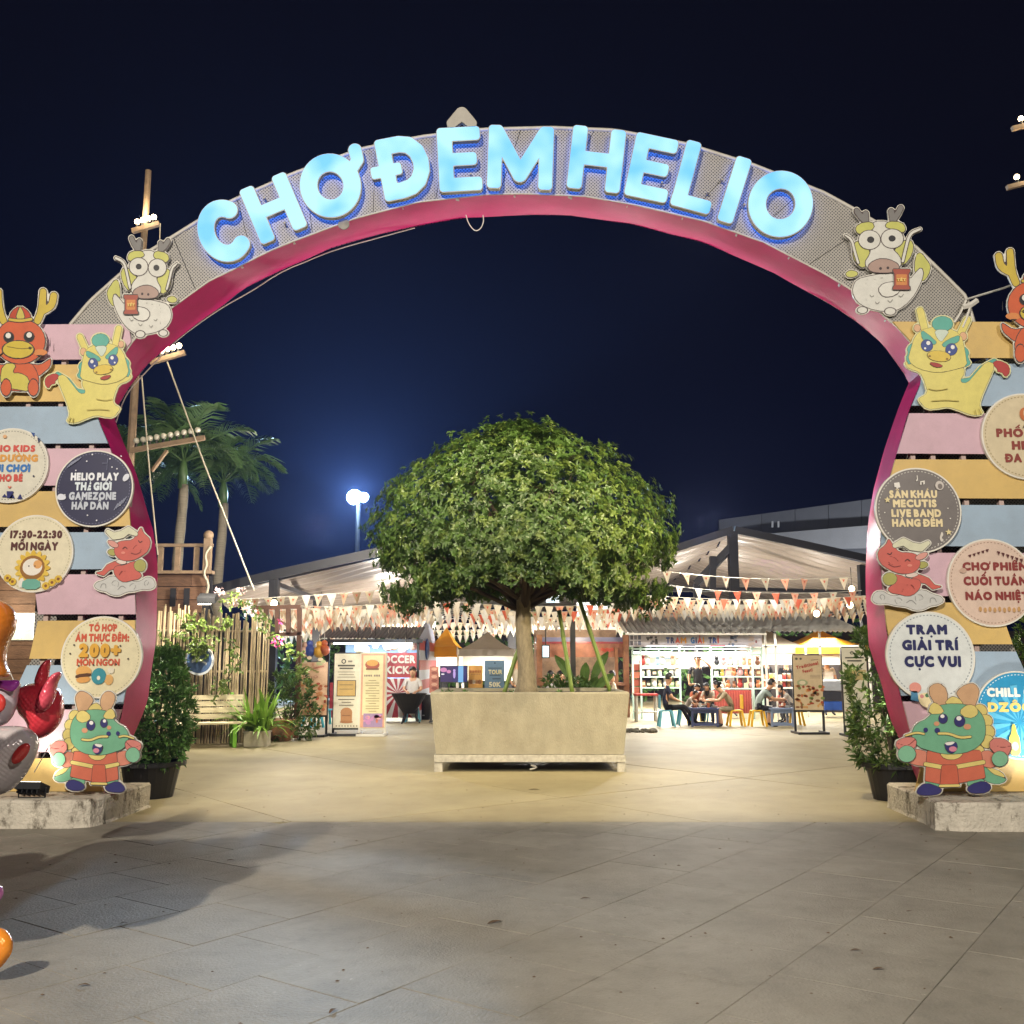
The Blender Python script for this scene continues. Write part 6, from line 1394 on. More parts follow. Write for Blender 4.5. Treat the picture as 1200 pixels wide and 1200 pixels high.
def p_fest(Q, E, T):
    E(933, 772, 1.8, 1.5, '#5a564a'); E(938, 772, 1.6, 1.4, '#5a564a')
    T('Traditional', 945.5, 779.5, 4.0, 29, '#b23a2c', .045, .22); T('Feast!', 946, 785.8, 3.8, 13, '#b23a2c', .045, .2)
    for k in range(5): E(951 + k * 1.7, 773.6 - k * .2, .9, .6, '#a08a78')
    for i in range(3): Q(949, 791 + i * 1.6, 961, 791.5 + i * 1.6, '#a8927a')
    for a in food_spread(933, 964, 802, 829, 60, 14, ('#c2703f', '#a9482e', '#d9a566', '#8c5a30', '#7d8f4a', '#e0c8a0')): E(*a)
    E(940, 800, 7, 4, '#a9b58a', lay=1.5); E(940, 800, 4, 2.5, '#e8dcc0', lay=2)
poster('poster_stand', 929, 965, 768, 832, 858, 22.4, 'black-framed poster with red slanted lettering and plates of food, right of the tables', 'poster stand', '#dcc6a2', p_fest)
def p_rt(Q, E, T):
    E(998, 765, 2.6, 2.4, '#3a3a3a'); E(998, 765, 1.5, 1.3, '#e6dfc8', lay=2); Q(1003, 764, 1007, 766, '#6a665a')
    for i, w in enumerate((22, 17)): Q(1001 - w / 2, 770 + i * 3.6, 1001 + w / 2, 771.6 + i * 3.6, '#4a463c')
    Q(989, 785, 1015, 797, '#c4b07a')
    for a in food_spread(990, 1014, 830, 845, 14, 18): E(*a)
poster('poster_stand', 986, 1019, 759, 850, 860, 21.6, 'cream standing board half hidden by the shrub at the right leg', 'poster stand', '#e4dfcc', p_rt)

# ------------------------------------------------------------------ game kiosk
KY = 27; M_roofd = mat('kiosk_roof', '#26272c', .5, var=.2, bump=.3, bscale=20)
kx0, kx1 = at(385, 760, KY).x, at(490, 760, KY).x; KB = 33.0
ks = thing('game_kiosk', 'football game kiosk with black roof, red lettering and a striped side wall', 'kiosk', ((kx0 + kx1) / 2, KY, 0))
ze = at(430, 748, KY).z; zr = at(430, 735, KY + 1.5).z
mb = MB(); n = 54
for i in range(n):
    x0_, x1_ = kx0 - .25 + (kx1 - kx0 + .3) * i / n, kx0 - .25 + (kx1 - kx0 + .3) * (i + 1) / n; o, q = (.03, 0) if i % 2 else (0, .03)
    mb.quad((x0_, KY - .35, ze - .02 + o), (x1_, KY - .35, ze - .02 + q), (x1_, KY + 1.6, zr + q), (x0_, KY + 1.6, zr + o))
mb.build('roof', M_roofd, ks, normals=False)
MB().box(((kx0 + kx1) / 2, KY - .3, ze - .08), (kx1 - kx0 + .3, .06, .10)).build('fascia', M_black, ks)
mb = MB(); mb.box(((kx0 + kx1) / 2, KY - .1, ze - .14), (kx1 - kx0 - .3, .05, .05)); mb.build('tube_light', mat('tube_lit', '#ffffff', .3, emit=7, ecol='#eef4ff'), ks)
for x in (kx0, kx1): MB().box((x, KY, ze / 2), (.07, .07, ze)).build('post', M_black, ks)
MB().box(((kx0 + kx1) / 2, KB - 3.2, ze / 2), (kx1 - kx0, .05, ze)).build('rear_wall', mat('kiosk_blue', '#8fb3d8', .5, k=.9), ks)
def kq(x0, y0, x1, y1, col, nm, dy=0.0, m=None): a, b = at(x0, y0, KY), at(x1, y1, KY); MB().box(((a.x + b.x) / 2, KY - .02 - dy, (a.z + b.z) / 2), (b.x - a.x, .02, a.z - b.z)).build(nm, m or paint(col), ks)
kq(446, 765, 489, 794, '#b5303a', 'sign_board'); kq(446, 795, 489, 841, '#e2ddd8', 'sunburst_panel'); kq(387, 800, 446, 841, '#a83340', 'counter_front')
for s, y, w in (('SOCCER', 772.5, 44), ('KICK', 785, 28)):
    c = at(465 if s == 'SOCCER' else 466, y, KY); sc_ = mpp(465, y, KY); text_on(ks, s, (c.x, KY - .07, c.z), 8.2 * sc_, w * sc_, paint('#eee8dc'), .045)
a, b = at(446, 795, KY), at(489, 841, KY); cx, cz = at(466, 812, KY).x, at(466, 812, KY).z
for k in range(13):
    a0 = 2 * math.pi * k / 13; pl_ = [(cx, cz)] + [(cx + 2.2 * t * math.cos(a0 + .5 * t), cz + 2.2 * t * math.sin(a0 + .5 * t)) for t in (.3, .6, 1)] + [(cx + 2.2 * t * math.cos(a0 + .26 + .5 * t), cz + 2.2 * t * math.sin(a0 + .26 + .5 * t)) for t in (1, .6, .3)]
    for f in (lambda p: p[0] - a.x, lambda p: b.x - p[0], lambda p: a.z - p[1], lambda p: p[1] - b.z): pl_ = clip(pl_, f) if len(pl_) > 2 else pl_
    if len(pl_) > 2: MB().prism([pl_], TOX, KY - .045, None).build('sunburst_ray', paint('#a32c38'), ks, normals=False)
for i in range(8):   # striped side wall running back
    z0, z1 = ze * i / 8 * .98, ze * (i + 1) / 8 * .98; MB().box((kx1 + .03 + .0, (KY + KB) / 2, (z0 + z1) / 2), (.04, KB - KY, z1 - z0)).build('side_stripe', paint('#b9404a' if i % 2 else '#c9d3e6'), ks)
mb = MB(); mb.add([(kx1 + .03, KY, ze * .98), (kx1 + .03, KB, ze * .98), (kx1 + .03, (KY + KB) / 2, ze + .75), (kx1 - .01, KY, ze * .98), (kx1 - .01, KB, ze * .98), (kx1 - .01, (KY + KB) / 2, ze + .75)], [(0, 1, 2), (3, 5, 4), (0, 2, 5, 3), (1, 4, 5, 2)]); mb.build('side_gable', paint('#aab6d8'), ks)
mb = MB(); mb.ball((kx1 + .08, KY + 2, 1.95), (.06, .45, .32), 14, 8); mb.build('printed_ball', paint('#3d5a9a'), ks, smooth=True)
for i, (px, py, r, c_) in enumerate(((421, 760, .14, '#e6e2c0'), (428, 762, .12, '#dfe6f0'), (455, 757, .15, '#f0ece0'), (462, 757, .13, '#e8e0b8'), (485, 757, .13, '#eae2cc'), (435, 750, .10, '#e8f0f6'), (472, 762, .13, '#dfe8f2'), (363, 763, .16, '#3a4f9a'), (357, 764, .15, '#c7a08a'), (374, 764, .16, '#e0a93c'), (380, 762, .15, '#cf6a3a'))):
    p = at(px, py, KY + .5 if px > 385 else 26.4); root = thing('prize_toy', ['round cream prize hanging at the left inside the kiosk', 'small white prize beside the cream one in the kiosk', 'white prize ball at the kiosk centre', 'pale yellow prize at the kiosk centre right', 'cream prize hanging at the kiosk right end', 'tiny white prize highest in the kiosk', 'bluish-white prize low at the kiosk right', 'navy prize bag hanging left of the kiosk', 'beige prize bag hanging farthest left of the kiosk', 'yellow prize hanging just left of the kiosk post', 'orange prize hanging at the kiosk post'][i], 'toy', tuple(p))
    MB().ball(p, r, 9, 6).build('body', paint(c_), root, smooth=True); MB().ball(p + Vector((0, 0, r * 1.2)), r * .6, 8, 6).build('head', paint(c_), root, smooth=True); mb = MB(); mb.tube([p + Vector((0, 0, r)), p + Vector((0, 0, r + .3))], .008, 4); mb.build('string', M_wire, root)
add_light('kiosk_light', 'AREA', ((kx0 + kx1) / 2, KY + .9, ze - .1), ((kx0 + kx1) / 2, KY + 1.0, 0), 320, COOL, 1.6)
add_light('kiosk_light', 'POINT', ((kx0 + kx1) / 2 + .6, KY - 1.6, ze - .2), None, 60, COOL, .1)
# speaker
p = gr(497, 843); root = thing('loudspeaker', 'black loudspeaker standing on the floor at the kiosk corner', 'loudspeaker', (p.x, p.y, 0))
MB().box((p.x, p.y, .34), (.40, .34, .68)).build('cabinet', M_black, root); MB().box((p.x, p.y - .18, .36), (.34, .02, .56)).build('grille', M_dark, root); MB().box((p.x, p.y - .195, .12), (.06, .01, .03)).build('badge', paint('#d8d8d8'), root)

# ------------------------------------------------------------------ peaked tents
def tent(px0, px1, ytop, yv0, yv1, Y, dep, colr, label, val=None, rear='#efe9da'):
    m = mat('tent_' + colr.strip('#'), colr, .6, sub=.3, var=.08, scale=2, k=.8)
    a, b = at(px0, yv0, Y), at(px1, yv0, Y); zb = at(px0, yv1, Y).z; c = at((px0 + px1) / 2, ytop, Y + dep / 2); w = b.x - a.x
    root = thing('market_tent', label, 'tent', ((a.x + b.x) / 2, Y + dep / 2, 0)); mb = MB(); n = 8; cx, cy = (a.x + b.x) / 2, Y + dep / 2; vs = []; per = []
    for s in range(4 * n):
        e, t = divmod(s, n); t /= n; q = [(a.x, Y), (b.x, Y), (b.x, Y + dep), (a.x, Y + dep)]; p0, p1 = q[e], q[(e + 1) % 4]; per.append((p0[0] + (p1[0] - p0[0]) * t, p0[1] + (p1[1] - p0[1]) * t))
    K = 6
    for k in range(K + 1):
        u = k / K
        for x, y in per: vs.append((x + (cx - x) * u, y + (cy - y) * u, a.z + (c.z - a.z) * (u ** 1.35)))
    N_ = 4 * n; mb.add(vs, [(k * N_ + s, k * N_ + (s + 1) % N_, (k + 1) * N_ + (s + 1) % N_, (k + 1) * N_ + s) for k in range(K) for s in range(N_)]); mb.build('roof', m, root, normals=False)
    mb = MB(); mb.quad((a.x, Y - .01, a.z), (b.x, Y - .01, a.z), (b.x, Y - .03, zb), (a.x, Y - .03, zb)); mb.quad((a.x - .01, Y, a.z), (a.x - .01, Y + dep, a.z), (a.x - .03, Y + dep, zb), (a.x - .03, Y, zb)); mb.build('valance', val or m, root, normals=False)
    for x in (a.x, b.x):
        for y in (Y, Y + dep): MB().box((x, y, a.z / 2), (.05, .05, a.z)).build('pole', M_wire, root)
    MB().box(((a.x + b.x) / 2, Y + dep + .05, a.z - .55), (w, .02, .9)).build('rear_sheet', paint(rear), root)
    add_light('tent_light', 'AREA', ((a.x + b.x) / 2, Y + dep * .55, a.z - .12), ((a.x + b.x) / 2, Y + dep * .6, 0), 190, (1, .94, .82), 1.2); return root
tent(537, 603, 740, 761, 769, 30, 3.2, '#a39a8c', 'grey peaked tent behind the left end of the planter')
tent(502, 536, 735, 758, 770, 32, 3.5, '#d99a1c', 'yellow tent between the kiosk and the grey tent')
tent(880, 944, 735, 757, 766, 30, 3.2, '#a79c8a', 'beige peaked tent right of the toy stall')
tent(944, 1018, 738, 757, 766, 29, 3.4, '#e0a01c', 'yellow peaked tent beside the right arch leg')

# signs and screens behind the planter
def board(name, x0, x1, y0, y1, Y, label, cat, face, pr, stand=True, emit=False):
    a, b = at(x0, y0, Y), at(x1, y1, Y); root = thing(name, label, cat, ((a.x + b.x) / 2, Y, 0 if stand else b.z))
    MB().box(((a.x + b.x) / 2, Y, (a.z + b.z) / 2), (b.x - a.x, .05, a.z - b.z)).build('panel', face if not isinstance(face, str) else paint(face), root)
    if stand:
        for x in (a.x + .05, b.x - .05): MB().bar((x, Y + .05, 0), (x, Y + .05, b.z + .02), .05).build('leg', M_black, root); MB().bar((x, Y - .3, .03), (x, Y + .4, .03), .05).build('foot', M_black, root)
    S_ = (b.x - a.x) / (x1 - x0)
    def Q(u0, v0, u1, v1, col, nm='print', lay=1): p, q = at(u0, v0, Y), at(u1, v1, Y); yy = Y - .027 - lay * .004; MB().quad((p.x, yy, p.z), (q.x, yy, p.z), (q.x, yy, q.z), (p.x, yy, q.z)).build(nm, col if not isinstance(col, str) else paint(col), root, normals=False)
    def E_(x, y, rx, ry, col, nm='print', lay=1, n=12): p = at(x, y, Y); MB().prism([[(p.x + rx * S_ * math.cos(2 * math.pi * i / n), p.z + ry * S_ * math.sin(2 * math.pi * i / n)) for i in range(n)]], TOX, Y - .027 - lay * .004, None).build(nm, col if not isinstance(col, str) else paint(col), root, normals=False)
    def T(s, x, y, h, w_, col, bold=.04, lay=3): p = at(x, y, Y); text_on(root, s, (p.x, Y - .027 - lay * .004, p.z), h * S_, w_ * S_ if w_ else None, paint(col), bold)
    pr(Q, E_, T); return root
board('sign_board', 503.5, 514, 781, 812, 26.5, 'narrow red-brown poster left of the screen behind the planter', 'poster', '#b9705c', lambda Q, E, T: ([E(509, 784 + k * 4.5, 3.4, 1.8, ('#d9a58a', '#8f4436')[k % 2], 'printed_dish') for k in range(6)]))
scr = lambda n, c, e: mat('screen_' + n, '#05060a', .25, emit=e, ecol=c)
def p_tv(Q, E, T):
    Q(516.5, 781, 531, 799, scr('purple', '#3a2466', .8)); E(520, 785, 4, 2.6, scr('pink', '#e08ac0', .9), lay=2); E(526, 787, 2.6, 2, scr('pink', '#e08ac0', .9), lay=2.3)
    Q(531, 781, 537, 799, scr('indigo', '#30307a', .7)); E(532.5, 790, 1.5, 5, scr('lilac', '#c9a8ee', .9), lay=2); E(532.5, 785.5, 1.5, 1.4, scr('lilac', '#c9a8ee', .9), lay=3); Q(537, 780.5, 543, 799.5, scr('sky', '#7fb8e8', 1.0)); Q(543, 781, 547, 799, scr('indigo', '#30307a', .7)); E(519, 790, 2, .8, scr('white', '#f0e8f0', 1), lay=2)
board('television', 515.5, 548, 780, 800, 26.3, 'wide lit television on a stand behind the left rim of the planter', 'television', M_black, p_tv)
board('sign_board', 549, 565.5, 780, 806, 26.6, 'orange food poster between the television and the blue sign', 'poster', '#d9a04e', lambda Q, E, T: ([Q(550.6 + k * 1.9, 785.5, 551.9 + k * 1.9, 788.3, '#b0622c') for k in range(7)], [Q(552 + k * 1.8, 789.6, 553 + k * 1.8, 790.6, '#b07a4c') for k in range(6)], [E(552 + k * 3.4, 799, 2.2, 2.6, ('#8f5a34', '#c9b8a8', '#b07a4e')[k % 3], 'printed_cup') for k in range(4)]))
board('sign_board', 568, 591, 774, 808, 26.4, 'blue-grey price sign reading TOUR 50K beside the trunk', 'sign', '#5f7f9c', lambda Q, E, T: (Q(572, 782.5, 588, 783.3, '#23344a'), T('TOUR', 580.5, 787.4, 4.6, 16, '#d8d2a8'), Q(574, 791, 586, 791.7, '#23344a'), T('50K', 580, 802, 5.4, 14, '#e2dcc2'), Q(577, 795, 587, 795.9, '#23344a'), E(580, 777, .9, .9, '#23344a')))
# wooden bar frontage right of the trunk
M_orng = mat('bar_wood', '#9c6a4a', .6, var=.3, scale=6, k=.8); wx0, wx1 = at(690, 760, 29).x, at(733, 760, 29).x
bar_ = thing('wooden_bar', 'wooden bar frontage with red-brown fascia behind the right half of the planter', 'bar stall', ((wx0 + wx1) / 2, 29, 0))
a, b = at(628, 752, 29), at(733, 770, 29); MB().box(((a.x + b.x) / 2, 29, (a.z + b.z) / 2), (b.x - a.x, .08, a.z - b.z)).build('fascia', mat('bar_fascia', '#94604c', .6, var=.3, scale=5, k=.85), bar_)
MB().box(((a.x + b.x) / 2, 29.3, a.z + .05), (b.x - a.x, .5, .16)).build('roof_edge', mat('bar_roof', '#6d6f94', .4, k=.8), bar_); MB().box(((a.x + b.x) / 2, 28.93, a.z - .03), (b.x - a.x, .05, .05)).build('red_trim', paint('#8f2f3c'), bar_)
for px in (632, 733): MB().box((at(px, 770, 29).x, 28.9, a.z / 2 + .1), (.16, .16, a.z + .2)).build('post', M_orng, bar_)
for px in (722,): MB().box((at(px, 770, 29).x, 28.92, 1.0), (.09, .09, 2.0)).build('post', M_orng, bar_)
MB().box(((a.x + b.x) / 2, 29.0, .95), (b.x - a.x, .5, .08)).build('counter_top', M_orng, bar_); MB().box(((a.x + b.x) / 2, 29.1, .46), (b.x - a.x, .05, .9)).build('counter_front', M_wood, bar_)
for k in range(5): c = at(706 + k * 2.8, 761 + (k % 2), 28.93); MB().lathe(c, [(.02, 0), (.05, 0), (.05, .01), (.02, .01)], 10, Matrix.Rotation(R(90), 3, 'X')).build('painted_swirl', paint('#b5432e'), bar_)
MB().box(((a.x + b.x) / 2, 31.6, 1.3), (b.x - a.x, .05, 2.6)).build('rear_wall', mat('bar_rear', '#8f7a6a', .7, var=.4, scale=3), bar_)
add_light('bar_light', 'POINT', ((a.x + b.x) / 2, 28.2, 2.2), None, 60, WARM, .15); add_light('bar_light', 'POINT', ((a.x + b.x) / 2, 30.5, 2.0), None, 60, WARM, .15)
M_scw = mat('lit_panel_white', '#ffffff', .4, emit=1.3, ecol='#eef6fb'); M_scb = mat('lit_panel_blue', '#ffffff', .4, emit=1.2, ecol='#9fdcf4')
for (x0, x1, y0, y1, Y, m, lb) in ((676, 712, 706, 728, 34, M_scw, 'large glowing white sign showing below the right side of the crown'), (640, 656, 684, 706, 33, M_scb, 'pale blue glowing panel glimpsed through the leaves'), (636, 643, 757, 770, 27.5, M_scb, 'small pale blue lantern right of the trunk')):
    a, b = at(x0, y0, Y), at(x1, y1, Y); root = thing('lit_sign', lb, 'lit sign', ((a.x + b.x) / 2, Y, b.z)); MB().box(((a.x + b.x) / 2, Y, (a.z + b.z) / 2), (b.x - a.x, .06, a.z - b.z)).build('panel', m, root); MB().box(((a.x + b.x) / 2, Y + .06, (a.z + b.z) / 2), (b.x - a.x + .06, .05, a.z - b.z + .06)).build('casing', M_black, root); MB().bar(((a.x + b.x) / 2, Y + .06, a.z), ((a.x + b.x) / 2, Y + .06, a.z + .5), .03).build('hanger', M_black, root)
p = at(671, 728, 27); MB().box((p.x, 27, p.z / 2), (.14, .14, p.z)).build('black_post', M_black, label='plain black post between the two right bamboo props', cat='post')
# banana-like plant behind planter
rr = random.Random(90); c = gr(683, 838); root = thing('banana_plant', 'broad-leaved banana plant behind the planter, right of the trunk', 'plant', (c.x, 24, 0)); c = Vector((at(683, 800, 24).x, 24, 0))
for (dx, dz, a_) in ((-1.0, 2.2, .4), (.9, 2.3, .5), (.5, 1.6, .4), (-.6, 1.6, .3), (.1, 2.0, .3), (1.1, 1.7, .4)):
    mb = MB(); s = Vector((0, -.6, .5)).normalized(); vs = []; e = Vector((dx * .85, -.15, dz)); 
    for k in range(8):
        t = k / 7; p = c + Vector((e.x * t * .8, e.y * t, .3 + (e.z * .86 - .3) * (t ** .7)) ) - Vector((0, 0, .35 * max(0, t - .6))); w = .105 * math.sin(math.pi * min(1, max(0, (t - .3) / .7))) ** .7 + .012; n_ = Vector((-e.z, 0, e.x)).normalized(); vs += [p - n_ * w, p + Vector((0, .02, -.02)), p + n_ * w]
    mb.add(vs, [(k * 3 + j, k * 3 + j + 1, k * 3 + j + 4, k * 3 + j + 3) for k in range(7) for j in (0, 1)]); mb.build('leaf', M_leaf, root, normals=False)
shrub(at(660, 800, 23.5).x, 23.5, 0, 1.6, 1.25, 200, 'bushy plants low behind the planter rim right of the trunk', L_=.16, wl=.07, mats=[M_leaf, M_leaf2], seed=41, pot=False)
c = gr(748, 858); mb = MB(); rr = random.Random(5)
for i in range(46):
    p = Vector((c.x - .35 + rr.uniform(0, .75), c.y + rr.uniform(-.2, .25), 0)); r = rr.uniform(.03, .08); mb.ball(p + Vector((0, 0, r * .5)), (r, r, r * .7), 6, 4)
mb.build('stone_pile', mat('dark_stone', '#5e5a4e', .85, var=.5, bump=.5), label='small heap of dark stones on the ground right of the planter', cat='stones', kind='stuff')
mb = MB()
for i in range(14): leaf(mb, c + Vector((-.3, .05, .02)), Vector((rr.uniform(-.5, .3), rr.uniform(-.3, .3), 1)), Vector((0, -1, 0)), .45, .035)
mb.build('grass_tuft', M_strap, label='tuft of long green blades by the stone heap', cat='grass', kind='stuff', normals=False)
# ------------------------------------------------------------------ toy stall
TYY = 28.0; M_corr = mat('corrugated_roof', '#b0afa8', .45, var=.2, scale=3, k=.95); M_mint = mat('mint_frame', '#b9d4c4', .5, k=.9)
sx0, sx1 = at(738, 750, TYY).x, at(892, 750, TYY).x
stall = thing('toy_stall', 'open toy stall with corrugated roof, printed banner and mint green shelf frames', 'market stall', ((sx0 + sx1) / 2, TYY, 0))
def corr(px0, px1, y_low, y_high, Y0, Y1, name, root, m):
    a, b = at(px0, y_low, Y0), at(px1, y_low, Y0); zh = at((px0 + px1) / 2, y_high, Y1).z; mb = MB(); n = int((b.x - a.x) / .07); vs = []
    for i in range(n + 1):
        x = a.x + (b.x - a.x) * i / n; o = .03 * (1 if i % 2 else -1); vs += [(x, Y0, a.z + o), (x, Y1, zh + o)]
    mb.add(vs, [(2 * i, 2 * i + 2, 2 * i + 3, 2 * i + 1) for i in range(n)]); mb.build(name, m, root, normals=False)
corr(733, 898, 742, 719, TYY - .5, TYY + 3, 'roof_sheet', stall, M_corr)
mb = MB(); a, b = at(733, 743, TYY - .5), at(898, 743, TYY - .5); mb.bar(a, b, .05, .05); mb.build('gutter', M_wire, stall)
ba, bb = at(737, 743, TYY), at(892, 758, TYY); bw = bb.x - ba.x
MB().box(((ba.x + bb.x) / 2, TYY - .1, (ba.z + bb.z) / 2), (bw, .02, ba.z - bb.z)).build('banner', paint('#c3bfc9'), stall)
def bt(s, px, w, colr, h=6.3, y=750.3): c = at(px, y, TYY - .12); text_on(stall, s, (c.x, TYY - .125, c.z), h * mpp(px, y, TYY), w * mpp(px, y, TYY), paint(colr), .055)
px = 780.5
for s, w, c_ in (('T', 4.5, '#2f4f9a'), ('R', 4.5, '#22356e'), ('Ạ', 5.3, '#c9482e'), ('M', 6.8, '#d9962e'), (' ', 3.2, None), ('G', 4.8, '#2f6fb0'), ('I', 1.5, '#22356e'), ('Ả', 5.3, '#c9482e'), ('I', 1.5, '#d9962e'), (' ', 3.2, None), ('T', 4.3, '#22356e'), ('R', 4.5, '#2f4f9a'), ('Í', 1.8, '#c9482e')):
    if c_: bt(s, px + w / 2, w, c_, 6.3)
    px += w + .9
def bq(x0, y0, x1, y1, colr, lay=1): p, q = at(x0, y0, TYY - .12), at(x1, y1, TYY - .12); yy = TYY - .112 - lay * .003; MB().quad((p.x, yy, p.z), (q.x, yy, p.z), (q.x, yy, q.z), (p.x, yy, q.z)).build('banner_print', paint(colr), stall, normals=False)
for i in range(6): bq(738.5 + (i % 3) * 4.6, 744.5 + (i // 3) * 6.5, 742 + (i % 3) * 4.6, 749.5 + (i // 3) * 6.5, ('#4a4a56', '#7a7a86', '#5a5f7a')[i % 3])
for x0, x1, cs in ((757, 771, ('#2d2c30', '#8a8790', '#4a4a50')), (852, 866, ('#33405e', '#9a8f8a', '#6a7a9a')), (872, 889, ('#5a2c38', '#8a4a50', '#c9b8b0'))):
    rr = random.Random(int(x0))
    for i in range(9): x, y = rr.uniform(x0, x1 - 3), rr.uniform(744, 754); bq(x, y, x + rr.uniform(2, 5), y + rr.uniform(1.5, 4), rr.choice(cs), 1 + i * .3)
bq(778, 756, 796, 756.8, '#c9a0a0'); bq(800, 756, 815, 756.9, '#3a3a56'); bq(833, 755.8, 850, 757, '#b0404a')
# frames and shelves
def fr(x0, y0, x1, y1, Y, w=.045, nm='frame_bar', m=M_mint): MB().bar(at(x0, y0, Y), at(x1, y1, Y), w).build(nm, m, stall)
for px in (741, 750.5, 796, 833, 881, 892): p = at(px, 758, TYY + .1); MB().box((p.x, TYY + .1, p.z / 2), (.05, .05, p.z)).build('post', M_mint, stall)
for y in (760.5, 767): fr(741, y, 892, y, TYY + .1)
for k in range(9): fr(757 + k * 15, 760.5, 757 + k * 15, 767, TYY + .1, .03)
shelves = [(750, 797, 780.7, 0), (750, 797, 793.3, 1), (750, 797, 806, 2), (836, 892, 780.3, 3), (836, 892, 793, 4), (836, 892, 807, 5), (836, 880, 817.5, 6)]
for x0, x1, y, k in shelves: a, b = at(x0, y, TYY + .3), at(x1, y, TYY + .3); MB().box(((a.x + b.x) / 2, TYY + .3, a.z), (b.x - a.x, .4, .03)).build('shelf', M_mint, stall)
a, b = at(835, 809, TYY), at(881, 836, TYY); MB().box(((a.x + b.x) / 2, TYY + .2, (a.z + b.z) / 2), (b.x - a.x, .45, a.z - b.z)).build('counter', paint('#a3433a'), stall)
for k in range(15): x = a.x + (b.x - a.x) * (k + .5) / 15; MB().box((x, TYY - .035, (a.z + b.z) / 2), (.035, .03, (a.z - b.z) * .94)).build('counter_slat', paint('#b5574a'), stall)
M_stw = mat('stall_rear_white', '#e8e2d6', .6, var=.1, k=.65); a, b = at(742, 764, TYY + 1.6), at(892, 784, TYY + 1.6)
MB().box(((a.x + b.x) / 2, TYY + 1.7, (a.z + b.z) / 2), (b.x - a.x, .03, a.z - b.z)).build('rear_banner', M_stw, stall)
add_light('stall_light', 'AREA', ((sx0 + sx1) / 2, TYY + 1.0, at(800, 759, TYY).z), ((sx0 + sx1) / 2, TYY + .9, 0), 300, (1, .96, .90), 2.8)
add_light('stall_light', 'AREA', ((sx0 + sx1) / 2 - .3, TYY - .75, 2.30), ((sx0 + sx1) / 2 - .3, TYY - 2.2, 0), 380, (1, .94, .86), 3.2, sizey=.05)  # added fill before the stall, brightens its face
M_tube = mat('tube_lit', '#ffffff')
for px in (750, 838): c = at(px + 14, 765, TYY + .5); MB().box(tuple(c), (1.1, .04, .05)).build('tube_light', M_tube, stall)
TOYC = {'white': '#e6e2d8', 'red': '#b33a32', 'pale blue': '#a9c4dc', 'orange': '#d98450', 'pink': '#dba0a0', 'cream': '#e2d4ac', 'black': '#2a2a2e', 'yellow': '#e0bb4a', 'brown': '#9a6444', 'peach': '#e0b090', 'green': '#7fa069'}
def toy(kind, p, s, cn, label):
    root = thing('shelf_toy', label, 'toy', tuple(p)); m = paint(TOYC[cn])
    if kind == 'plush':
        MB().ball(p + Vector((0, 0, s * .42)), (s * .36, s * .3, s * .42), 10, 7).build('body', m, root, smooth=True); MB().ball(p + Vector((0, 0, s * .95)), s * .28, 10, 7).build('head', m, root, smooth=True)
        for e in (-1, 1): MB().ball(p + Vector((e * s * .2, 0, s * 1.18)), s * .1, 6, 4).build('ear', m, root, smooth=True)
    elif kind == 'cup':
        MB().lathe(p, [(s * .22, 0), (s * .3, s * .1), (s * .32, s * .9), (s * .27, s * .92)], 10).build('body', m, root, smooth=True); MB().lathe(p + Vector((0, 0, s * .9)), [(s * .34, 0), (s * .34, s * .08), (s * .1, s * .16)], 10).build('lid', paint(TOYC['cream']), root)
    else:
        MB().box(p + Vector((0, 0, s * .4)), (s * .62, s * .4, s * .8)).build('box', m, root); MB().box(p + Vector((0, -s * .21, s * .45)), (s * .45, .01, s * .35)).build('print', paint(TOYC['cream']), root)
    return root
rr = random.Random(17); seen = {}
ordn = ['leftmost', 'second from the left', 'third from the left', 'fourth from the left', 'fifth from the left', 'sixth from the left', 'seventh from the left', 'eighth from the left', 'ninth from the left']
shn = ['top left shelf', 'middle left shelf', 'bottom left shelf', 'top right shelf', 'middle right shelf', 'bottom right shelf', 'ledge of the red counter']
plan = {0: [('plush', 'red'), ('plush', 'white'), ('box', 'white'), ('plush', 'pale blue'), ('plush', 'white'), ('box', 'pale blue'), ('plush', 'peach'), ('plush', 'white')],
        1: [('cup', 'white'), ('cup', 'white'), ('box', 'black'), ('cup', 'white'), ('plush', 'green'), ('cup', 'white'), ('cup', 'white')], 2: [('box', 'brown'), ('box', 'black'), ('cup', 'white'), ('plush', 'cream'), ('plush', 'white'), ('box', 'green'), ('cup', 'cream')],
        3: [('plush', 'black'), ('plush', 'pink'), ('plush', 'white'), ('cup', 'cream'), ('plush', 'peach'), ('box', 'orange'), ('plush', 'brown')], 4: [('box', 'white'), ('plush', 'yellow'), ('box', 'pink'), ('plush', 'orange'), ('plush', 'pink'), ('plush', 'orange'), ('plush', 'peach'), ('box', 'brown')],
        5: [('box', 'pink'), ('plush', 'white'), ('plush', 'orange'), ('plush', 'brown'), ('plush', 'red'), ('box', 'cream'), ('plush', 'pink'), ('plush', 'orange')], 6: [('cup', 'white'), ('plush', 'peach'), ('cup', 'cream'), ('box', 'white')]}
for x0, x1, y, k in shelves:
    n = len(plan[k])
    for i, (kind, cn) in enumerate(plan[k]):
        p = at(x0 + (x1 - x0) * (i + .5) / n, y, TYY + .25); p.z += .016
        toy(kind, p, rr.uniform(.15, .24) if k else rr.uniform(.22, .3), cn, '%s %s on the toy stall\'s %s, %s' % (cn, {'plush': 'plush toy', 'cup': 'lidded tub', 'box': 'toy box'}[kind], shn[k], ordn[i]))
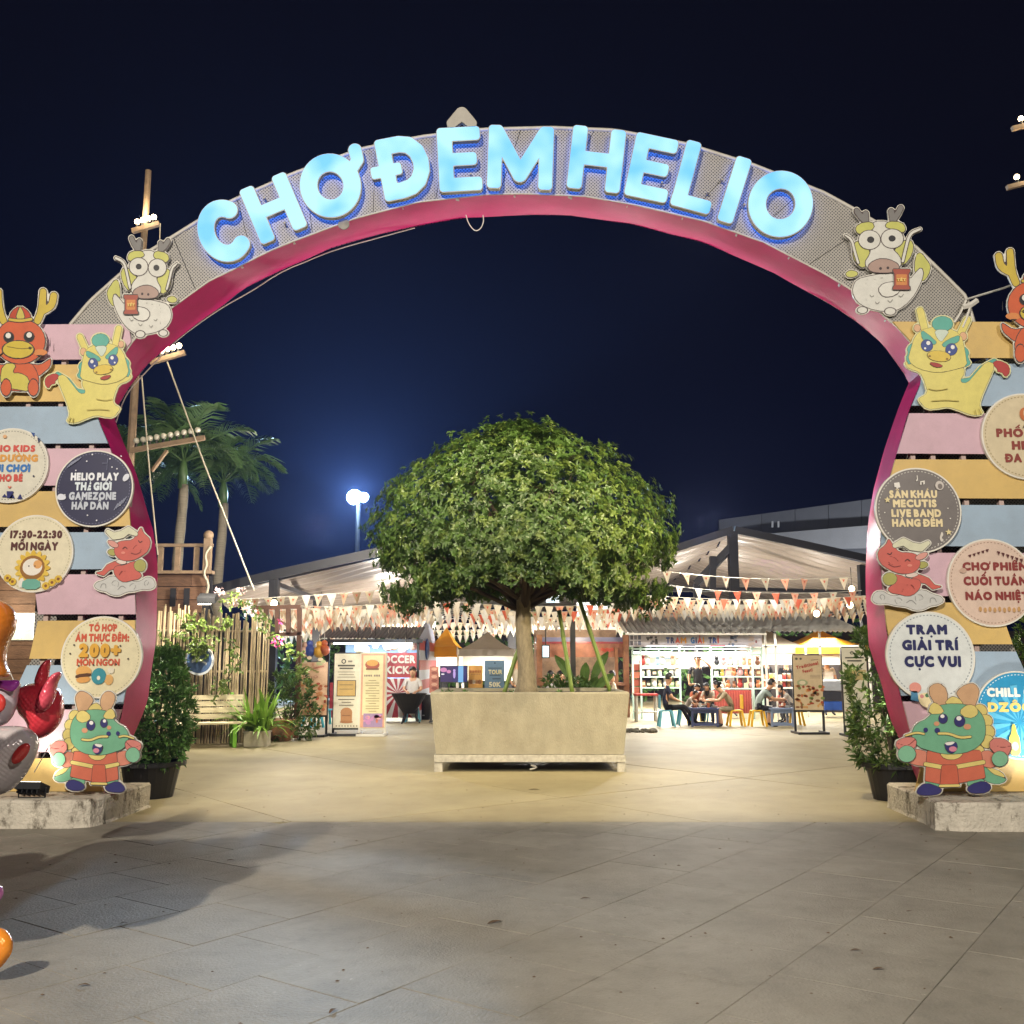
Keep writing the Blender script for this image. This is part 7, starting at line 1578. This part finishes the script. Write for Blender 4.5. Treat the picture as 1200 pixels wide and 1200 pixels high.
for i in range(4):       # red racks at the left
    c = at(745.5, 782 + i * 9, TYY + .4); MB().box(tuple(c), (.26, .3, .18)).build('display_box', paint(('#a8503c', '#b86a50', '#a8503c', '#b35a44')[i]), stall)
root = thing('side_table', 'white-framed side table with a red top left of the seated man', 'table', (at(757, 840, 27).x, 27, 0))
a, b = at(743, 814, 27), at(770, 814, 27); MB().box(((a.x + b.x) / 2, 27, a.z), (b.x - a.x, .5, .05)).build('table_top', paint('#b5403c'), root)
for x in (a.x + .05, b.x - .05):
    for y in (26.8, 27.2): MB().bar((x, y, 0), (x, y, a.z), .045).build('leg', M_wire, root)
MB().box(((a.x + b.x) / 2, 27, .25), (b.x - a.x, .4, .03)).build('lower_shelf', M_wire, root)
# right-hand stalls behind the poster
rs = thing('snack_stall', 'snack stall with white valance and counters under the beige and yellow tents', 'market stall', (at(940, 800, 29).x, 29, 0))
corr(896, 1015, 740, 719, 27.6, 31, 'roof_sheet', rs, M_corr)
a, b = at(893, 767, 29.2), at(1012, 779, 29.2); MB().box(((a.x + b.x) / 2, 29.2, (a.z + b.z) / 2), (b.x - a.x, .03, a.z - b.z)).build('white_valance', mat('valance_white', '#f0eadc', .6, k=.95, sub=.2), rs)
for x0, x1, y in ((896, 930, 797), (896, 930, 806), (963, 985, 797)): a, b = at(x0, y, 29.3), at(x1, y, 29.3); MB().box(((a.x + b.x) / 2, 29.3, a.z), (b.x - a.x, .5, .04)).build('counter_top', M_wire, rs)
a, b = at(963, 798, 28.6), at(985, 832, 28.6)
for i, (c_, f0, f1) in enumerate((('#8a8c90', 0, .33), ('#2a2a30', .36, .66), ('#2c4f9a', .70, 1))): MB().box(((a.x + b.x) / 2, 28.7, a.z + (b.z - a.z) * (f0 + f1) / 2), (b.x - a.x, .5, (a.z - b.z) * (f1 - f0))).build('crate_front', paint(c_), rs)
for px in (896.5, 908, 960, 1010): p = at(px, 742, 27.9); MB().box((p.x, 27.9, p.z / 2), (.05, .05, p.z)).build('post', M_wire, rs)
MB().bar(at(894, 758, 27.9), at(1012, 757, 27.9), .05).build('rail', M_wire, rs); MB().box((at(955, 790, 31.5).x, 31.8, 1.2), (5.6, .05, 2.4)).build('rear_wall', M_back, rs)
for i in range(12):
    p = at(898 + (i % 6) * 5.3, 797 if i < 6 else 806, 29.2); p.z += .02; cn = ['orange', 'brown', 'red', 'white', 'peach', 'yellow'][(i * 5) % 6]
    toy('cup' if i % 3 else 'box', p, .17, cn, '%s snack %s on the snack stall\'s %s counter, %s' % (cn, 'tub' if i % 3 else 'box', 'upper' if i < 6 else 'lower', ordn[i % 6]))
add_light('stall_light', 'AREA', (at(945, 770, 29).x, 28.9, 2.25), (at(945, 770, 29).x, 29.0, 0), 330, (1, .95, .86), 2.4)
add_light('stall_light', 'POINT', (at(925, 790, 29).x, 26.5, 2.6), None, 50, (1, .93, .82), .2)

# ------------------------------------------------------------------ stools and tables
def stool(x, y, rz, colr, label, back=False):
    root = thing('plastic_stool', label, 'stool', (x, y, 0), 'plastic stools of the tables'); m = mat('plastic_' + colr.strip('#'), colr, .35, k=.85); sh = .40
    def W_(u, v, z): return (x + u, y + v, z)
    mb = MB(); vs = [W_(*q) for q in ((-.15, -.15, sh - .03), (.15, -.15, sh - .03), (.15, .15, sh - .03), (-.15, .15, sh - .03), (-.14, -.14, sh), (.14, -.14, sh), (.14, .14, sh), (-.14, .14, sh))]; mb.add(vs, [(0, 1, 5, 4), (1, 2, 6, 5), (2, 3, 7, 6), (3, 0, 4, 7), (4, 5, 6, 7), (3, 2, 1, 0)]); mb.build('seat', m, root)
    for u in (-1, 1):
        for v in (-1, 1): MB().bar(W_(u * .19, v * .18, 0), W_(u * .13, v * .13, sh - .02), .05, .035).build('leg', m, root)
    if back: MB().box(W_(-.16, 0, sh + .2), (.025, .27, .34)).build('backrest', m, root)
    root.rotation_euler.z = rz; return root
def low_table(px, Y, w, d, h, colr, label):
    x = at(px, 800, Y).x; root = thing('low_table', label, 'table', (x, Y, 0)); m = mat('plastic_' + colr.strip('#'), colr, .4, k=.8)
    MB().box((x, Y, h - .02), (w, d, .04)).build('table_top', m, root); MB().box((x, Y, h - .09), (w - .08, d - .08, .08)).build('apron', m, root)
    for u in (-1, 1):
        for v in (-1, 1): MB().box((x + u * (w / 2 - .05), Y + v * (d / 2 - .05), (h - .04) / 2), (.05, .05, h - .04)).build('leg', m, root)
    for v in (-1, 1): MB().box((x, Y + v * (d / 2 - .05), .06), (w - .12, .04, .06)).build('stretcher', m, root)
    for i in range(5): p = Vector((x + random.uniform(-.4, .4) * w, Y + random.uniform(-.3, .3) * d, h)); (MB().lathe(p, [(.03, 0), (.04, .10), (.035, .11)], 8) if i % 2 else MB().lathe(p, [(.05, 0), (.09, .04), (.08, .04)], 10)).build('plate' if i % 2 == 0 else 'cup', paint(('#e6e0d0', '#c96a3c', '#d9d2c0')[i % 3]), label='%s on the %s' % (['leftmost white plate', 'orange cup', 'pale plate near the middle', 'white cup', 'small brown dish'][i], label.split(' with')[0].split(' in front')[0]), cat='tableware')
    return root

# ------------------------------------------------------------------ people
HAIR = mat('hair_black', '#17130f', .5, k=1); SKIN = mat('skin', '#c99a78', .55, k=.95, var=.05); SHOE = mat('shoe_dark', '#1c1a1a', .6)
def fabric(c): return mat('cloth_' + c.strip('#'), c, .85, var=.12, scale=9, bump=.2, bscale=30, k=.85)
def person(x, y, rz, pose, shirt, pants, label, scale=1.0, z=0, skirt=None, hair='short', apron=None, arms=None, short_leg=False, head_tilt=.0):
    """faces +x before turning by rz; one continuous skinned body, materials by nearest bone"""
    J = {}
    if pose == 'sit':
        J.update(pel=(0, 0, .50), sp=(.03, 0, .70), ch=(.06, 0, .90), nk=(.09, 0, 1.06), hd=(.13 + head_tilt * .06, 0, 1.20 - head_tilt * .02), ht=(.14 + head_tilt * .1, 0, 1.29 - head_tilt * .03))
        for s, n in ((1, 'l'), (-1, 'r')):
            J.update({n + 'hp': (.04, s * .09, .48), n + 'kn': (.44, s * .13, .50), n + 'an': (.46 + .03 * s, s * .14, .09), n + 'to': (.62 + .03 * s, s * .16, .04), n + 'sh': (.07, s * .17, 1.00), n + 'el': (.16, s * .22, .76), n + 'wr': (.38, s * .12, .72), n + 'ha': (.44, s * .10, .71)})
    elif pose == 'lean':
        J.update(pel=(0, 0, .50), sp=(.10, 0, .68), ch=(.22, 0, .84), nk=(.34, 0, .94), hd=(.44, 0, 1.03), ht=(.48, 0, 1.12))
        for s, n in ((1, 'l'), (-1, 'r')):
            J.update({n + 'hp': (.04, s * .09, .48), n + 'kn': (.42, s * .13, .47), n + 'an': (.36, s * .14, .09), n + 'to': (.52, s * .16, .04), n + 'sh': (.26, s * .17, .90), n + 'el': (.42, s * .20, .70), n + 'wr': (.62, s * .14, .70), n + 'ha': (.69, s * .12, .70)})
    else:
        J.update(pel=(0, 0, .92), sp=(.0, 0, 1.08), ch=(.0, 0, 1.27), nk=(.01, 0, 1.45), hd=(.03, 0, 1.57), ht=(.03, 0, 1.67))
        for s, n in ((1, 'l'), (-1, 'r')):
            J.update({n + 'hp': (0, s * .09, .88), n + 'kn': (.03, s * .10, .48), n + 'an': (0, s * .11, .09), n + 'to': (.16, s * .13, .04), n + 'sh': (0, s * .18, 1.39), n + 'el': (.02, s * .23, 1.12), n + 'wr': (.18, s * .20, .98), n + 'ha': (.25, s * .18, .97)})
    if arms: J.update(arms)
    B = [('pel', 'sp'), ('sp', 'ch'), ('ch', 'nk'), ('nk', 'hd'), ('hd', 'ht')]
    for n in 'lr': B += [('pel', n + 'hp'), (n + 'hp', n + 'kn'), (n + 'kn', n + 'an'), (n + 'an', n + 'to'), ('ch', n + 'sh'), (n + 'sh', n + 'el'), (n + 'el', n + 'wr'), (n + 'wr', n + 'ha')]
    RAD = dict(pel=.135, sp=.12, ch=.135, nk=.052, hd=.092, ht=.066, hp=.088, kn=.058, an=.038, to=.032, sh=.062, el=.042, wr=.027, ha=.034)
    names = list(J); V = [Vector(J[n]) for n in names]; E = [(names.index(a), names.index(b)) for a, b in B]
    # fingers: five short unequal chains rooted in each palm
    rad = [RAD[n] if n in RAD else RAD[n[1:]] for n in names]; fing = []
    for n in 'lr':
        w_, h_ = Vector(J[n + 'wr']), Vector(J[n + 'ha']); d = (h_ - w_).normalized(); sd = d.cross(Vector((0, 0, 1))).normalized()
        for k, (off, L_) in enumerate(((-.030, .055), (-.011, .075), (.010, .072), (.028, .05))):
            i0 = len(V); V += [h_ + d * .03 + sd * off, h_ + d * (.03 + L_ * .6) + sd * off * 1.2 - Vector((0, 0, .012)), h_ + d * (.03 + L_) + sd * off * 1.2 - Vector((0, 0, .034))]; rad += [.010, .009, .007]; E += [(names.index(n + 'ha'), i0), (i0, i0 + 1), (i0 + 1, i0 + 2)]; fing += [i0, i0 + 1, i0 + 2]
        i0 = len(V); s = 1 if n == 'l' else -1; V += [w_.lerp(h_, .5) + sd * (-.042) * s + d * .01, w_.lerp(h_, .9) + sd * (-.058) * s + d * .02]; rad += [.011, .009]; E += [(names.index(n + 'wr'), i0), (i0, i0 + 1)]
    me = bpy.data.meshes.new('body'); me.from_pydata([tuple(v) for v in V], E, []); o = bpy.data.objects.new('tmp', me); COL.objects.link(o)
    md = o.modifiers.new('s', 'SKIN'); md.use_smooth_shade = True; md.branch_smoothing = .4
    for i, r in enumerate(rad):
        me.skin_vertices[0].data[i].radius = (r * (1.25 if i == names.index('pel') or i == names.index('ch') or i == names.index('sp') else 1), r * (.85 if i in (names.index('pel'), names.index('sp'), names.index('ch')) else 1))
        me.skin_vertices[0].data[i].use_root = (i == 0)
    sb = o.modifiers.new('u', 'SUBSURF'); sb.levels = 1; sb.render_levels = 1
    dg = bpy.context.evaluated_depsgraph_get(); m2 = bpy.data.meshes.new_from_object(o.evaluated_get(dg)); bpy.data.objects.remove(o)
    mats = [SKIN, fabric(shirt), fabric(pants), SHOE]
    for m in mats: m2.materials.append(m)
    segs = []
    for a, b in B:
        k = b if b in ('sp', 'ch', 'nk', 'hd', 'ht') else b[1:]
        mi = {'sp': 1, 'ch': 1, 'nk': 1, 'hd': 0, 'ht': 0, 'hp': 2, 'kn': 2, 'an': 0 if short_leg else 2, 'to': 3, 'sh': 1, 'el': 1, 'wr': 0, 'ha': 0}[k]; segs.append((Vector(J[a]), Vector(J[b]), mi, k))
    for p in m2.polygons:
        c = p.center; best, bm_ = 1e9, 0
        for a, b, mi, k in segs:
            ab = b - a; t = max(0, min(1, (c - a).dot(ab) / ab.dot(ab))); d = (c - a - ab * t).length
            if d < best: best = d; bm_ = mi if not (k == 'nk' and t > .62) and not (k == 'el' and t > .72) else 0
            if d < best + 1e-6 and k == 'an' and t > .9: bm_ = 3
        p.material_index = bm_; p.use_smooth = True
    root = thing('person', label, 'person', (x, y, z)); body = link('body', m2, root); WPOS[body.name] = Vector((x, y, z))
    hd, ht = Vector(J['hd']), Vector(J['ht']); up = (ht - hd).normalized(); o0 = Vector((x, y, z)); hc = hd.lerp(ht, .45)
    def part(mb, nm, m, sm=True): mb.v = [tuple(Vector(v) + o0) for v in mb.v]; return mb.build(nm, m, root, smooth=sm)
    mb = MB(); n = 12
    for i in range(5):
        for j in range(n):
            el = math.pi / 2 * (1 - i / 4 * (1.25 if hair == 'short' else 1.5)); a = 2 * math.pi * j / n; e = el if math.cos(a) < .3 else max(el, .35)
            mb.v.append(tuple(hc + Vector((math.cos(a) * math.cos(e) * .108 - .012, math.sin(a) * math.cos(e) * .100, math.sin(e) * .120 + .012))))
    mb.f = [(i * n + j, i * n + (j + 1) % n, (i + 1) * n + (j + 1) % n, (i + 1) * n + j) for i in range(4) for j in range(n)]; mb.m = [0] * len(mb.f)
    if hair == 'long': mb.ball(hc + Vector((-.07, 0, -.12)), (.05, .085, .17), 8, 6)
    if hair == 'bun': mb.ball(hc + Vector((-.10, 0, .06)), .05, 8, 6)
    part(mb, 'hair', HAIR)
    fm = MB()
    fm.add([tuple(hc + Vector(q)) for q in ((.088, -.014, -.015), (.088, .014, -.015), (.092, 0, .025), (.118, 0, -.012))], [(0, 3, 2), (1, 2, 3), (0, 1, 3)]); part(fm, 'nose', SKIN)
    for s in (-1, 1): part(MB().ball(hc + Vector((.084, s * .034, .018)), (.008, .014, .009), 6, 4), 'eye', HAIR); part(MB().ball(hc + Vector((0, s * .094, 0)), (.018, .010, .028), 6, 4), 'ear', SKIN)
    part(MB().ball(hc + Vector((.082, 0, -.045)), (.008, .024, .006), 6, 4), 'mouth', mat('lips', '#8f4a40', .5))
    if apron: mb = MB(); mb.box(((.14), 0, 1.05), (.02, .26, .5)); part(mb, 'apron', fabric(apron), False)
    root.rotation_euler.z = rz; root.scale = (scale,) * 3
    return root
def px_(px, Y): return at(px, 830, Y).x
PI = math.pi
TB = 25.0
low_table(822.5, TB, .72, .6, .46, '#46507e', 'dark blue low plastic table with food in the middle of the seated group')
low_table(912, TB, .62, .6, .46, '#7f8fae', 'grey-blue low table in front of the man in the grey shirt')
stool(px_(780, TB), TB - .05, 0, '#5fb4d0', 'light blue plastic chair under the man in navy', True)
person(px_(778, TB), TB - .05, 0, 'sit', '#1d2038', '#17171c', 'man in navy t-shirt and black trousers lounging on the light blue chair', 1.0, -.04, head_tilt=.3,
       arms={'lkn': (.46, .10, .50), 'lan': (.66, .10, .10), 'lto': (.82, .11, .06), 'rkn': (.50, -.08, .54), 'ran': (.80, -.06, .12), 'rto': (.93, -.06, .10), 'lwr': (.36, .08, .66), 'rwr': (.36, -.10, .66), 'lha': (.42, .05, .65), 'rha': (.42, -.05, .65)})
stool(px_(862, TB), TB + .02, PI, '#dfae1e', 'yellow plastic stool under the woman in beige', True)
person(px_(861, TB), TB + .02, PI, 'lean', '#b0a184', '#857a62', 'woman in beige shirt leaning over the dark blue table from the right', .98, -.05, hair='bun', short_leg=True)
stool(px_(804, TB + .35), TB + .5, 0, '#5fb4d0', 'light blue stool of the child at the dark blue table')
person(px_(803, TB + .35), TB + .5, -.5, 'lean', '#cfc4bc', '#5a6a7a', 'small child in pale top reaching over the dark blue table from the left', .72, .02, hair='short')
person(px_(817, TB + .6), TB + .85, -PI / 2, 'lean', '#c06a48', '#3a3a44', 'child in orange top bent over the dark blue table from behind', .80, .08, hair='short')
stool(px_(817, TB + .6), TB + .85, PI / 2, '#dfae1e', 'yellow stool hidden behind the dark blue table')
person(px_(836, TB + .5), TB + .75, -PI / 2 - .5, 'lean', '#c9bfae', '#4a4a50', 'child in cream top bent over the dark blue table from behind right', .82, .08, hair='long')
stool(px_(837, TB + .5), TB + .75, PI / 2, '#5fb4d0', 'blue stool behind the right end of the dark blue table')
person(px_(819, 27.2), 27.2, -PI / 2, 'stand', '#2b2b2d', '#26262c', 'man in a black printed t-shirt standing at the toy stall, hand on his head', 1.03, 0,
       arms={'lel': (.05, .36, 1.38), 'lwr': (.10, .18, 1.56), 'lha': (.09, .10, 1.60), 'rel': (.0, -.24, 1.14), 'rwr': (.06, -.25, .92)})
c = at(819, 790, 26.96); rr = random.Random(4); mb = MB()
for i in range(16): mb.box((c.x + rr.uniform(-.10, .10), 27.2 - .145, 1.32 + rr.uniform(-.16, .08)), (rr.uniform(.02, .06), .01, rr.uniform(.02, .06)))
mb.build('shirt_print', paint('#d6d0c2'), bpy.data.objects['person.005'] if 'person.005' in bpy.data.objects else None)
stool(px_(887, TB), TB, 0, '#dfae1e', 'yellow stool under the man in the grey-green shirt')
person(px_(884, TB), TB, 0, 'lean', '#7f8c86', '#1d1e26', 'man in grey-green shirt and black shorts leaning over the grey-blue table', 1.02, -.04, short_leg=True)
stool(px_(935, TB), TB + .3, PI, '#dfae1e', 'yellow stool right of the grey-blue table, partly behind the poster', True)
person(px_(932, TB + .3), TB + .35, PI, 'lean', '#c9c2b8', '#6a6a70', 'dark-haired child facing left at the grey-blue table beside the poster', .80, .06, hair='long')
person(px_(918, TB + .8), TB + 1.0, -PI / 2, 'lean', '#a8483c', '#5a3a30', 'toddler in red behind the grey-blue table', .62, .16)
person(px_(889, 30), 30.2, -PI / 2 - .4, 'stand', '#232226', '#232226', 'vendor in black standing behind the green shelf frame', 1.0)
person(px_(902, 30), 30.3, -PI / 2 + .5, 'stand', '#2e2b2b', '#232226', 'grey-haired vendor in dark clothes at the snack counter', 1.02)
person(px_(924, 30), 30.1, -PI / 2, 'stand', '#26262a', '#232226', 'vendor in black at the back of the snack stall beside the poster', .98)
person(px_(974, 29.6), 29.8, -PI / 2, 'stand', '#dcd2c2', '#3a3a40', 'vendor in white cap and cream shirt behind the blue crate', 1.0, apron='#e6ded0')
person(px_(860, 29), 29.3, -PI / 2, 'stand', '#8a8078', '#3a3a40', 'dark-haired assistant behind the red counter', .92, hair='long')
for i, (px, Y, c_, lb, rz) in enumerate(((641, 26, '#b9b4b4', 'woman in grey sitting behind the planter close to the trunk', .6), (652, 26.4, '#6f6a72', 'person in dark grey seated right of the woman near the trunk', -.4), (690, 26, '#c9b8b0', 'person in pale pink seated behind the right end of the planter', 2.6), (702, 26.3, '#8f8a96', 'person in mauve seated between the bamboo prop and the wooden bar', PI), (723, 26.3, '#c2b39a', 'person in beige seated beside the wooden bar post', PI), (606, 26.5, '#d6cab8', 'person in cream standing left of the trunk', -1.2))):
    person(px_(px, Y), Y, rz, 'sit' if i < 5 else 'stand', c_, '#3c3c44', lb, 1.0, 0, hair='long' if i % 2 else 'short')
    if i < 5: stool(px_(px, Y), Y, rz, '#dfae1e' if i % 2 else '#5fb4d0', ('light blue', 'yellow')[i % 2] + ' stool under the ' + ['woman in grey near the trunk', 'dark grey figure near the trunk', 'figure in pale pink', 'figure in mauve', 'figure in beige'][i])
p = gr(474, 849)
person(p.x + .1, p.y + 1.1, -PI / 2, 'sit', '#d6cfc6', '#2c2c34', 'man in a white shirt sitting behind the black bowl in front of the football kiosk', 1.06, .05, head_tilt=1)
stool(p.x + .1, p.y + 1.1, -PI / 2, '#5fb4d0', 'stool under the man behind the black bowl')
root = thing('black_bowl', 'big black conical bowl on a low stand in front of the football kiosk', 'bowl', (p.x + .05, p.y + .5, 0)); q = Vector((p.x + .05, p.y + .5, .25))
MB().lathe(q, [(.14, 0), (.30, .22), (.46, .50), (.48, .52), (.44, .50), (.10, .06)], 24).build('bowl', M_black, root, smooth=False)
for k in range(3): a = 2.1 * k; MB().bar(q + Vector((.3 * math.cos(a), .3 * math.sin(a), -.25)), q + Vector((.12 * math.cos(a), .12 * math.sin(a), .1)), .03).build('leg', M_black, root)
for px, Y, lb in ((385, 25.5, 'turquoise plastic chair between the leftmost poster and the menu board'), (367, 24.5, 'turquoise plastic stool behind the leftmost food poster')): stool(px_(px, Y), Y, .8, '#2fa3b8', lb, px == 385)

# ------------------------------------------------------------------ foil balloons held beside the left leg
def foil(name, col2, m): return m
def foilm(n, c, metal=.2): return mat('foil_' + n, c, .25, metal=metal * .5, k=1.0, coat=.6, bump=.25, bscale=9, var=.06, scale=4)
def pillow(parent, poly, Y, puff, m, name, step=1.5, dy=0.0):
    """inflated foil shape: the outline in photo px, thickest in the middle"""
    P_ = chaikin(poly, 2); xs, ys = [p[0] for p in P_], [p[1] for p in P_]; X, Yg = grid(min(xs) - 2 * step, min(ys) - 2 * step, max(xs) + 2 * step, max(ys) + 2 * step, step)
    D = sd_poly(X, Yg, P_); mx = -D.min(); s = mpp(*poly[0], Y); mb = MB(); ny, nx = D.shape; idx = {}; vs = []
    cx_, cy_ = sum(xs) / len(xs), sum(ys) / len(ys)
    def v(j, i, side):
        d = D[j, i]; x, y = X[j, i], Yg[j, i]
        if d > 0:
            k = min(P_, key=lambda p: (p[0] - x) ** 2 + (p[1] - y) ** 2); x, y = k; h = 0; side_ = 0
        else: h = math.sqrt(max(0, 1 - (1 - min(1, -d / mx)) ** 2)) * puff; side_ = side
        key = (j, i, side_)
        if key not in idx: p = at(x, y, Y); idx[key] = len(vs); vs.append((p.x, Y - side_ * h * (1 + .05 * math.sin(x * 1.1) * math.sin(y * .9)) + dy, p.z))
        return idx[key]
    fs = []
    for j in range(ny - 1):
        for i in range(nx - 1):
            if min(D[j, i], D[j + 1, i], D[j, i + 1], D[j + 1, i + 1]) < 0:
                for sd in (1, -1): fs.append((v(j, i, sd), v(j, i + 1, sd), v(j + 1, i + 1, sd), v(j + 1, i, sd)))
    mb.add(vs, fs); return mb.build(name, m, parent, smooth=True)
BY_ = 7.6
def balloon(name_lb, cat, base, Y): p = at(*base, Y); return thing('foil_balloon', name_lb, cat, tuple(p), 'foil balloons at the left edge')
b1 = balloon('orange-brown foil balloon at the left edge beside the lit letters', 'balloon', (8, 792), BY_ - .7)
pillow(b1, [(-30, 720), (-15, 700), (5, 704), (17, 718), (16, 738), (6, 756), (3, 775), (10, 792), (2, 795), (-12, 785), (-30, 780)], BY_ - .7, .16, foilm('orange', '#c87426'), 'body')
b2 = balloon('crimson foil balloon with two tall pointed ears in front of the left leg', 'balloon', (45, 866), BY_)
pillow(b2, [(22, 806), (38, 800), (55, 800), (68, 806), (73, 824), (72, 842), (62, 858), (46, 867), (38, 862), (34, 845), (22, 835)], BY_, .17, foilm('crimson', '#d03844'), 'body')
pillow(b2, [(40, 802), (44, 788), (49, 778), (56, 772), (60, 774), (57, 786), (56, 802), (50, 808)], BY_ - .02, .06, foilm('crimson', '#d03844'), 'ear', 1.0)
pillow(b2, [(50, 830), (54, 812), (60, 800), (68, 789), (77, 786), (76, 793), (71, 802), (70, 818), (60, 834)], BY_ - .08, .08, foilm('rose', '#dc5566'), 'ear', 1.0, -.08)
b3 = balloon('purple and white foil balloon with a red spot at the left edge', 'balloon', (5, 850), BY_ - .3)
pillow(b3, [(-30, 800), (-10, 797), (12, 797), (24, 800), (20, 812), (18, 830), (10, 846), (0, 852), (-30, 855)], BY_ - .3, .13, foilm('lilac', '#cfc4cc', .35), 'body')
pillow(b3, [(-12, 797), (6, 797), (24, 796), (21, 806), (12, 812), (0, 806), (-12, 808)], BY_ - .44, .03, foilm('purple', '#b040b4'), 'collar', 1.0)
pillow(b3, [(-10, 812), (2, 812), (8, 822), (4, 834), (-10, 838)], BY_ - .46, .03, foilm('red', '#c43a34'), 'spot', 1.0)
b4 = balloon('silver-grey foil balloon with a red oval, lowest of the bunch at the left leg', 'balloon', (5, 930), BY_ - .5)
pillow(b4, [(-40, 860), (-10, 852), (18, 850), (34, 853), (44, 866), (42, 882), (34, 900), (22, 918), (8, 930), (-15, 934), (-40, 930)], BY_ - .5, .18, foilm('silver', '#c9c0be', .3), 'body')
pillow(b4, [(12, 890), (18, 878), (28, 870), (36, 872), (34, 882), (26, 892), (16, 897)], BY_ - .69, .025, foilm('red', '#c43a34'), 'oval', 1.0)
b5 = balloon('orange foil balloon near the ground at the bottom left edge', 'balloon', (2, 1136), 5.2)
pillow(b5, [(-30, 1090), (-8, 1086), (6, 1089), (14, 1100), (15, 1114), (8, 1126), (-2, 1137), (-30, 1138)], 5.2, .06, foilm('tangerine', '#e08a2c', .3), 'body')
b6 = balloon('pink foil balloon just showing at the left edge above the orange one', 'balloon', (-6, 1062), 5.6)
pillow(b6, [(-30, 1030), (-8, 1034), (3, 1040), (4, 1050), (-4, 1060), (-30, 1064)], 5.6, .05, foilm('pink', '#c878b4', .3), 'body')
for k, (a, b) in enumerate((((16, 797), (0, 762)), ((44, 866), (20, 900)), ((60, 870), (40, 905)))):
    mb = MB(); mb.tube([at(*a, BY_ - .1), at(*b, BY_ - .2)], .004, 4); mb.build('balloon_string', M_wire, label='thin string of the ' + ['purple collar balloon', 'crimson balloon, left', 'crimson balloon, right'][k], cat='string')
# the rest of the balloon seller's bunch stands left of the frame and throws the big shadow
rr = random.Random(50); sx, sy = -3.75, 4.2; bn = thing('balloon_bunch', 'bunch of balloons of the seller, just outside the left edge', 'balloons', (sx, sy, 0))
mb = MB(); mb.tube([(sx, sy, 0), (sx, sy, 2.5)], .02, 6); mb.build('pole', M_wire, bn)
for i in range(80):
    c = Vector((sx + rr.uniform(-.9, 1.0), sy + rr.uniform(-.4, .4), rr.uniform(.9, 2.4))); c.z += max(0, c.x - sx) * .6; MB().ball(c, (rr.uniform(.16, .24), rr.uniform(.14, .2), rr.uniform(.18, .28)), 12, 8).build('balloon', foilm(*[('orange', '#c87426'), ('crimson', '#d03844'), ('purple', '#b040b4'), ('pink', '#c878b4', .3)][i % 4]), bn, smooth=True)
# cable fixed at the right shoulder
for k, (a, b, w) in enumerate((((1132, 351), (1215, 322), .012), ((1128, 360), (1145, 352), .03), ((1132, 352), (1118, 378), .014), ((1138, 356), (1128, 384), .014))):
    A, B_ = at(*a, 10.42), at(*b, 10.42 if k else 11.2); mb = MB(); mb.tube([A, A.lerp(B_, .5) - Vector((0, 0, .02)), B_], w, 5); mb.build('power_cable', M_wire, arch)

# ------------------------------------------------------------------ blue haze added so the air glows around the lamps
hz = MB(); hz.box((0, 36, 10.5), (260, 110, 24.0)); hzm = bpy.data.materials.new('glow_haze'); hzm.use_nodes = True
N = hzm.node_tree.nodes; N.remove(N['Principled BSDF']); pv = N.new('ShaderNodeVolumePrincipled'); pv.inputs['Density'].default_value = 0.00042; pv.inputs['Color'].default_value = (.34, .45, 1, 1); pv.inputs['Anisotropy'].default_value = .55
hzm.node_tree.links.new(pv.outputs[0], N['Material Output'].inputs['Volume'])
hz.build('haze', hzm, kind='stuff', label='thin blue haze added to make the lamps glow', cat='haze')
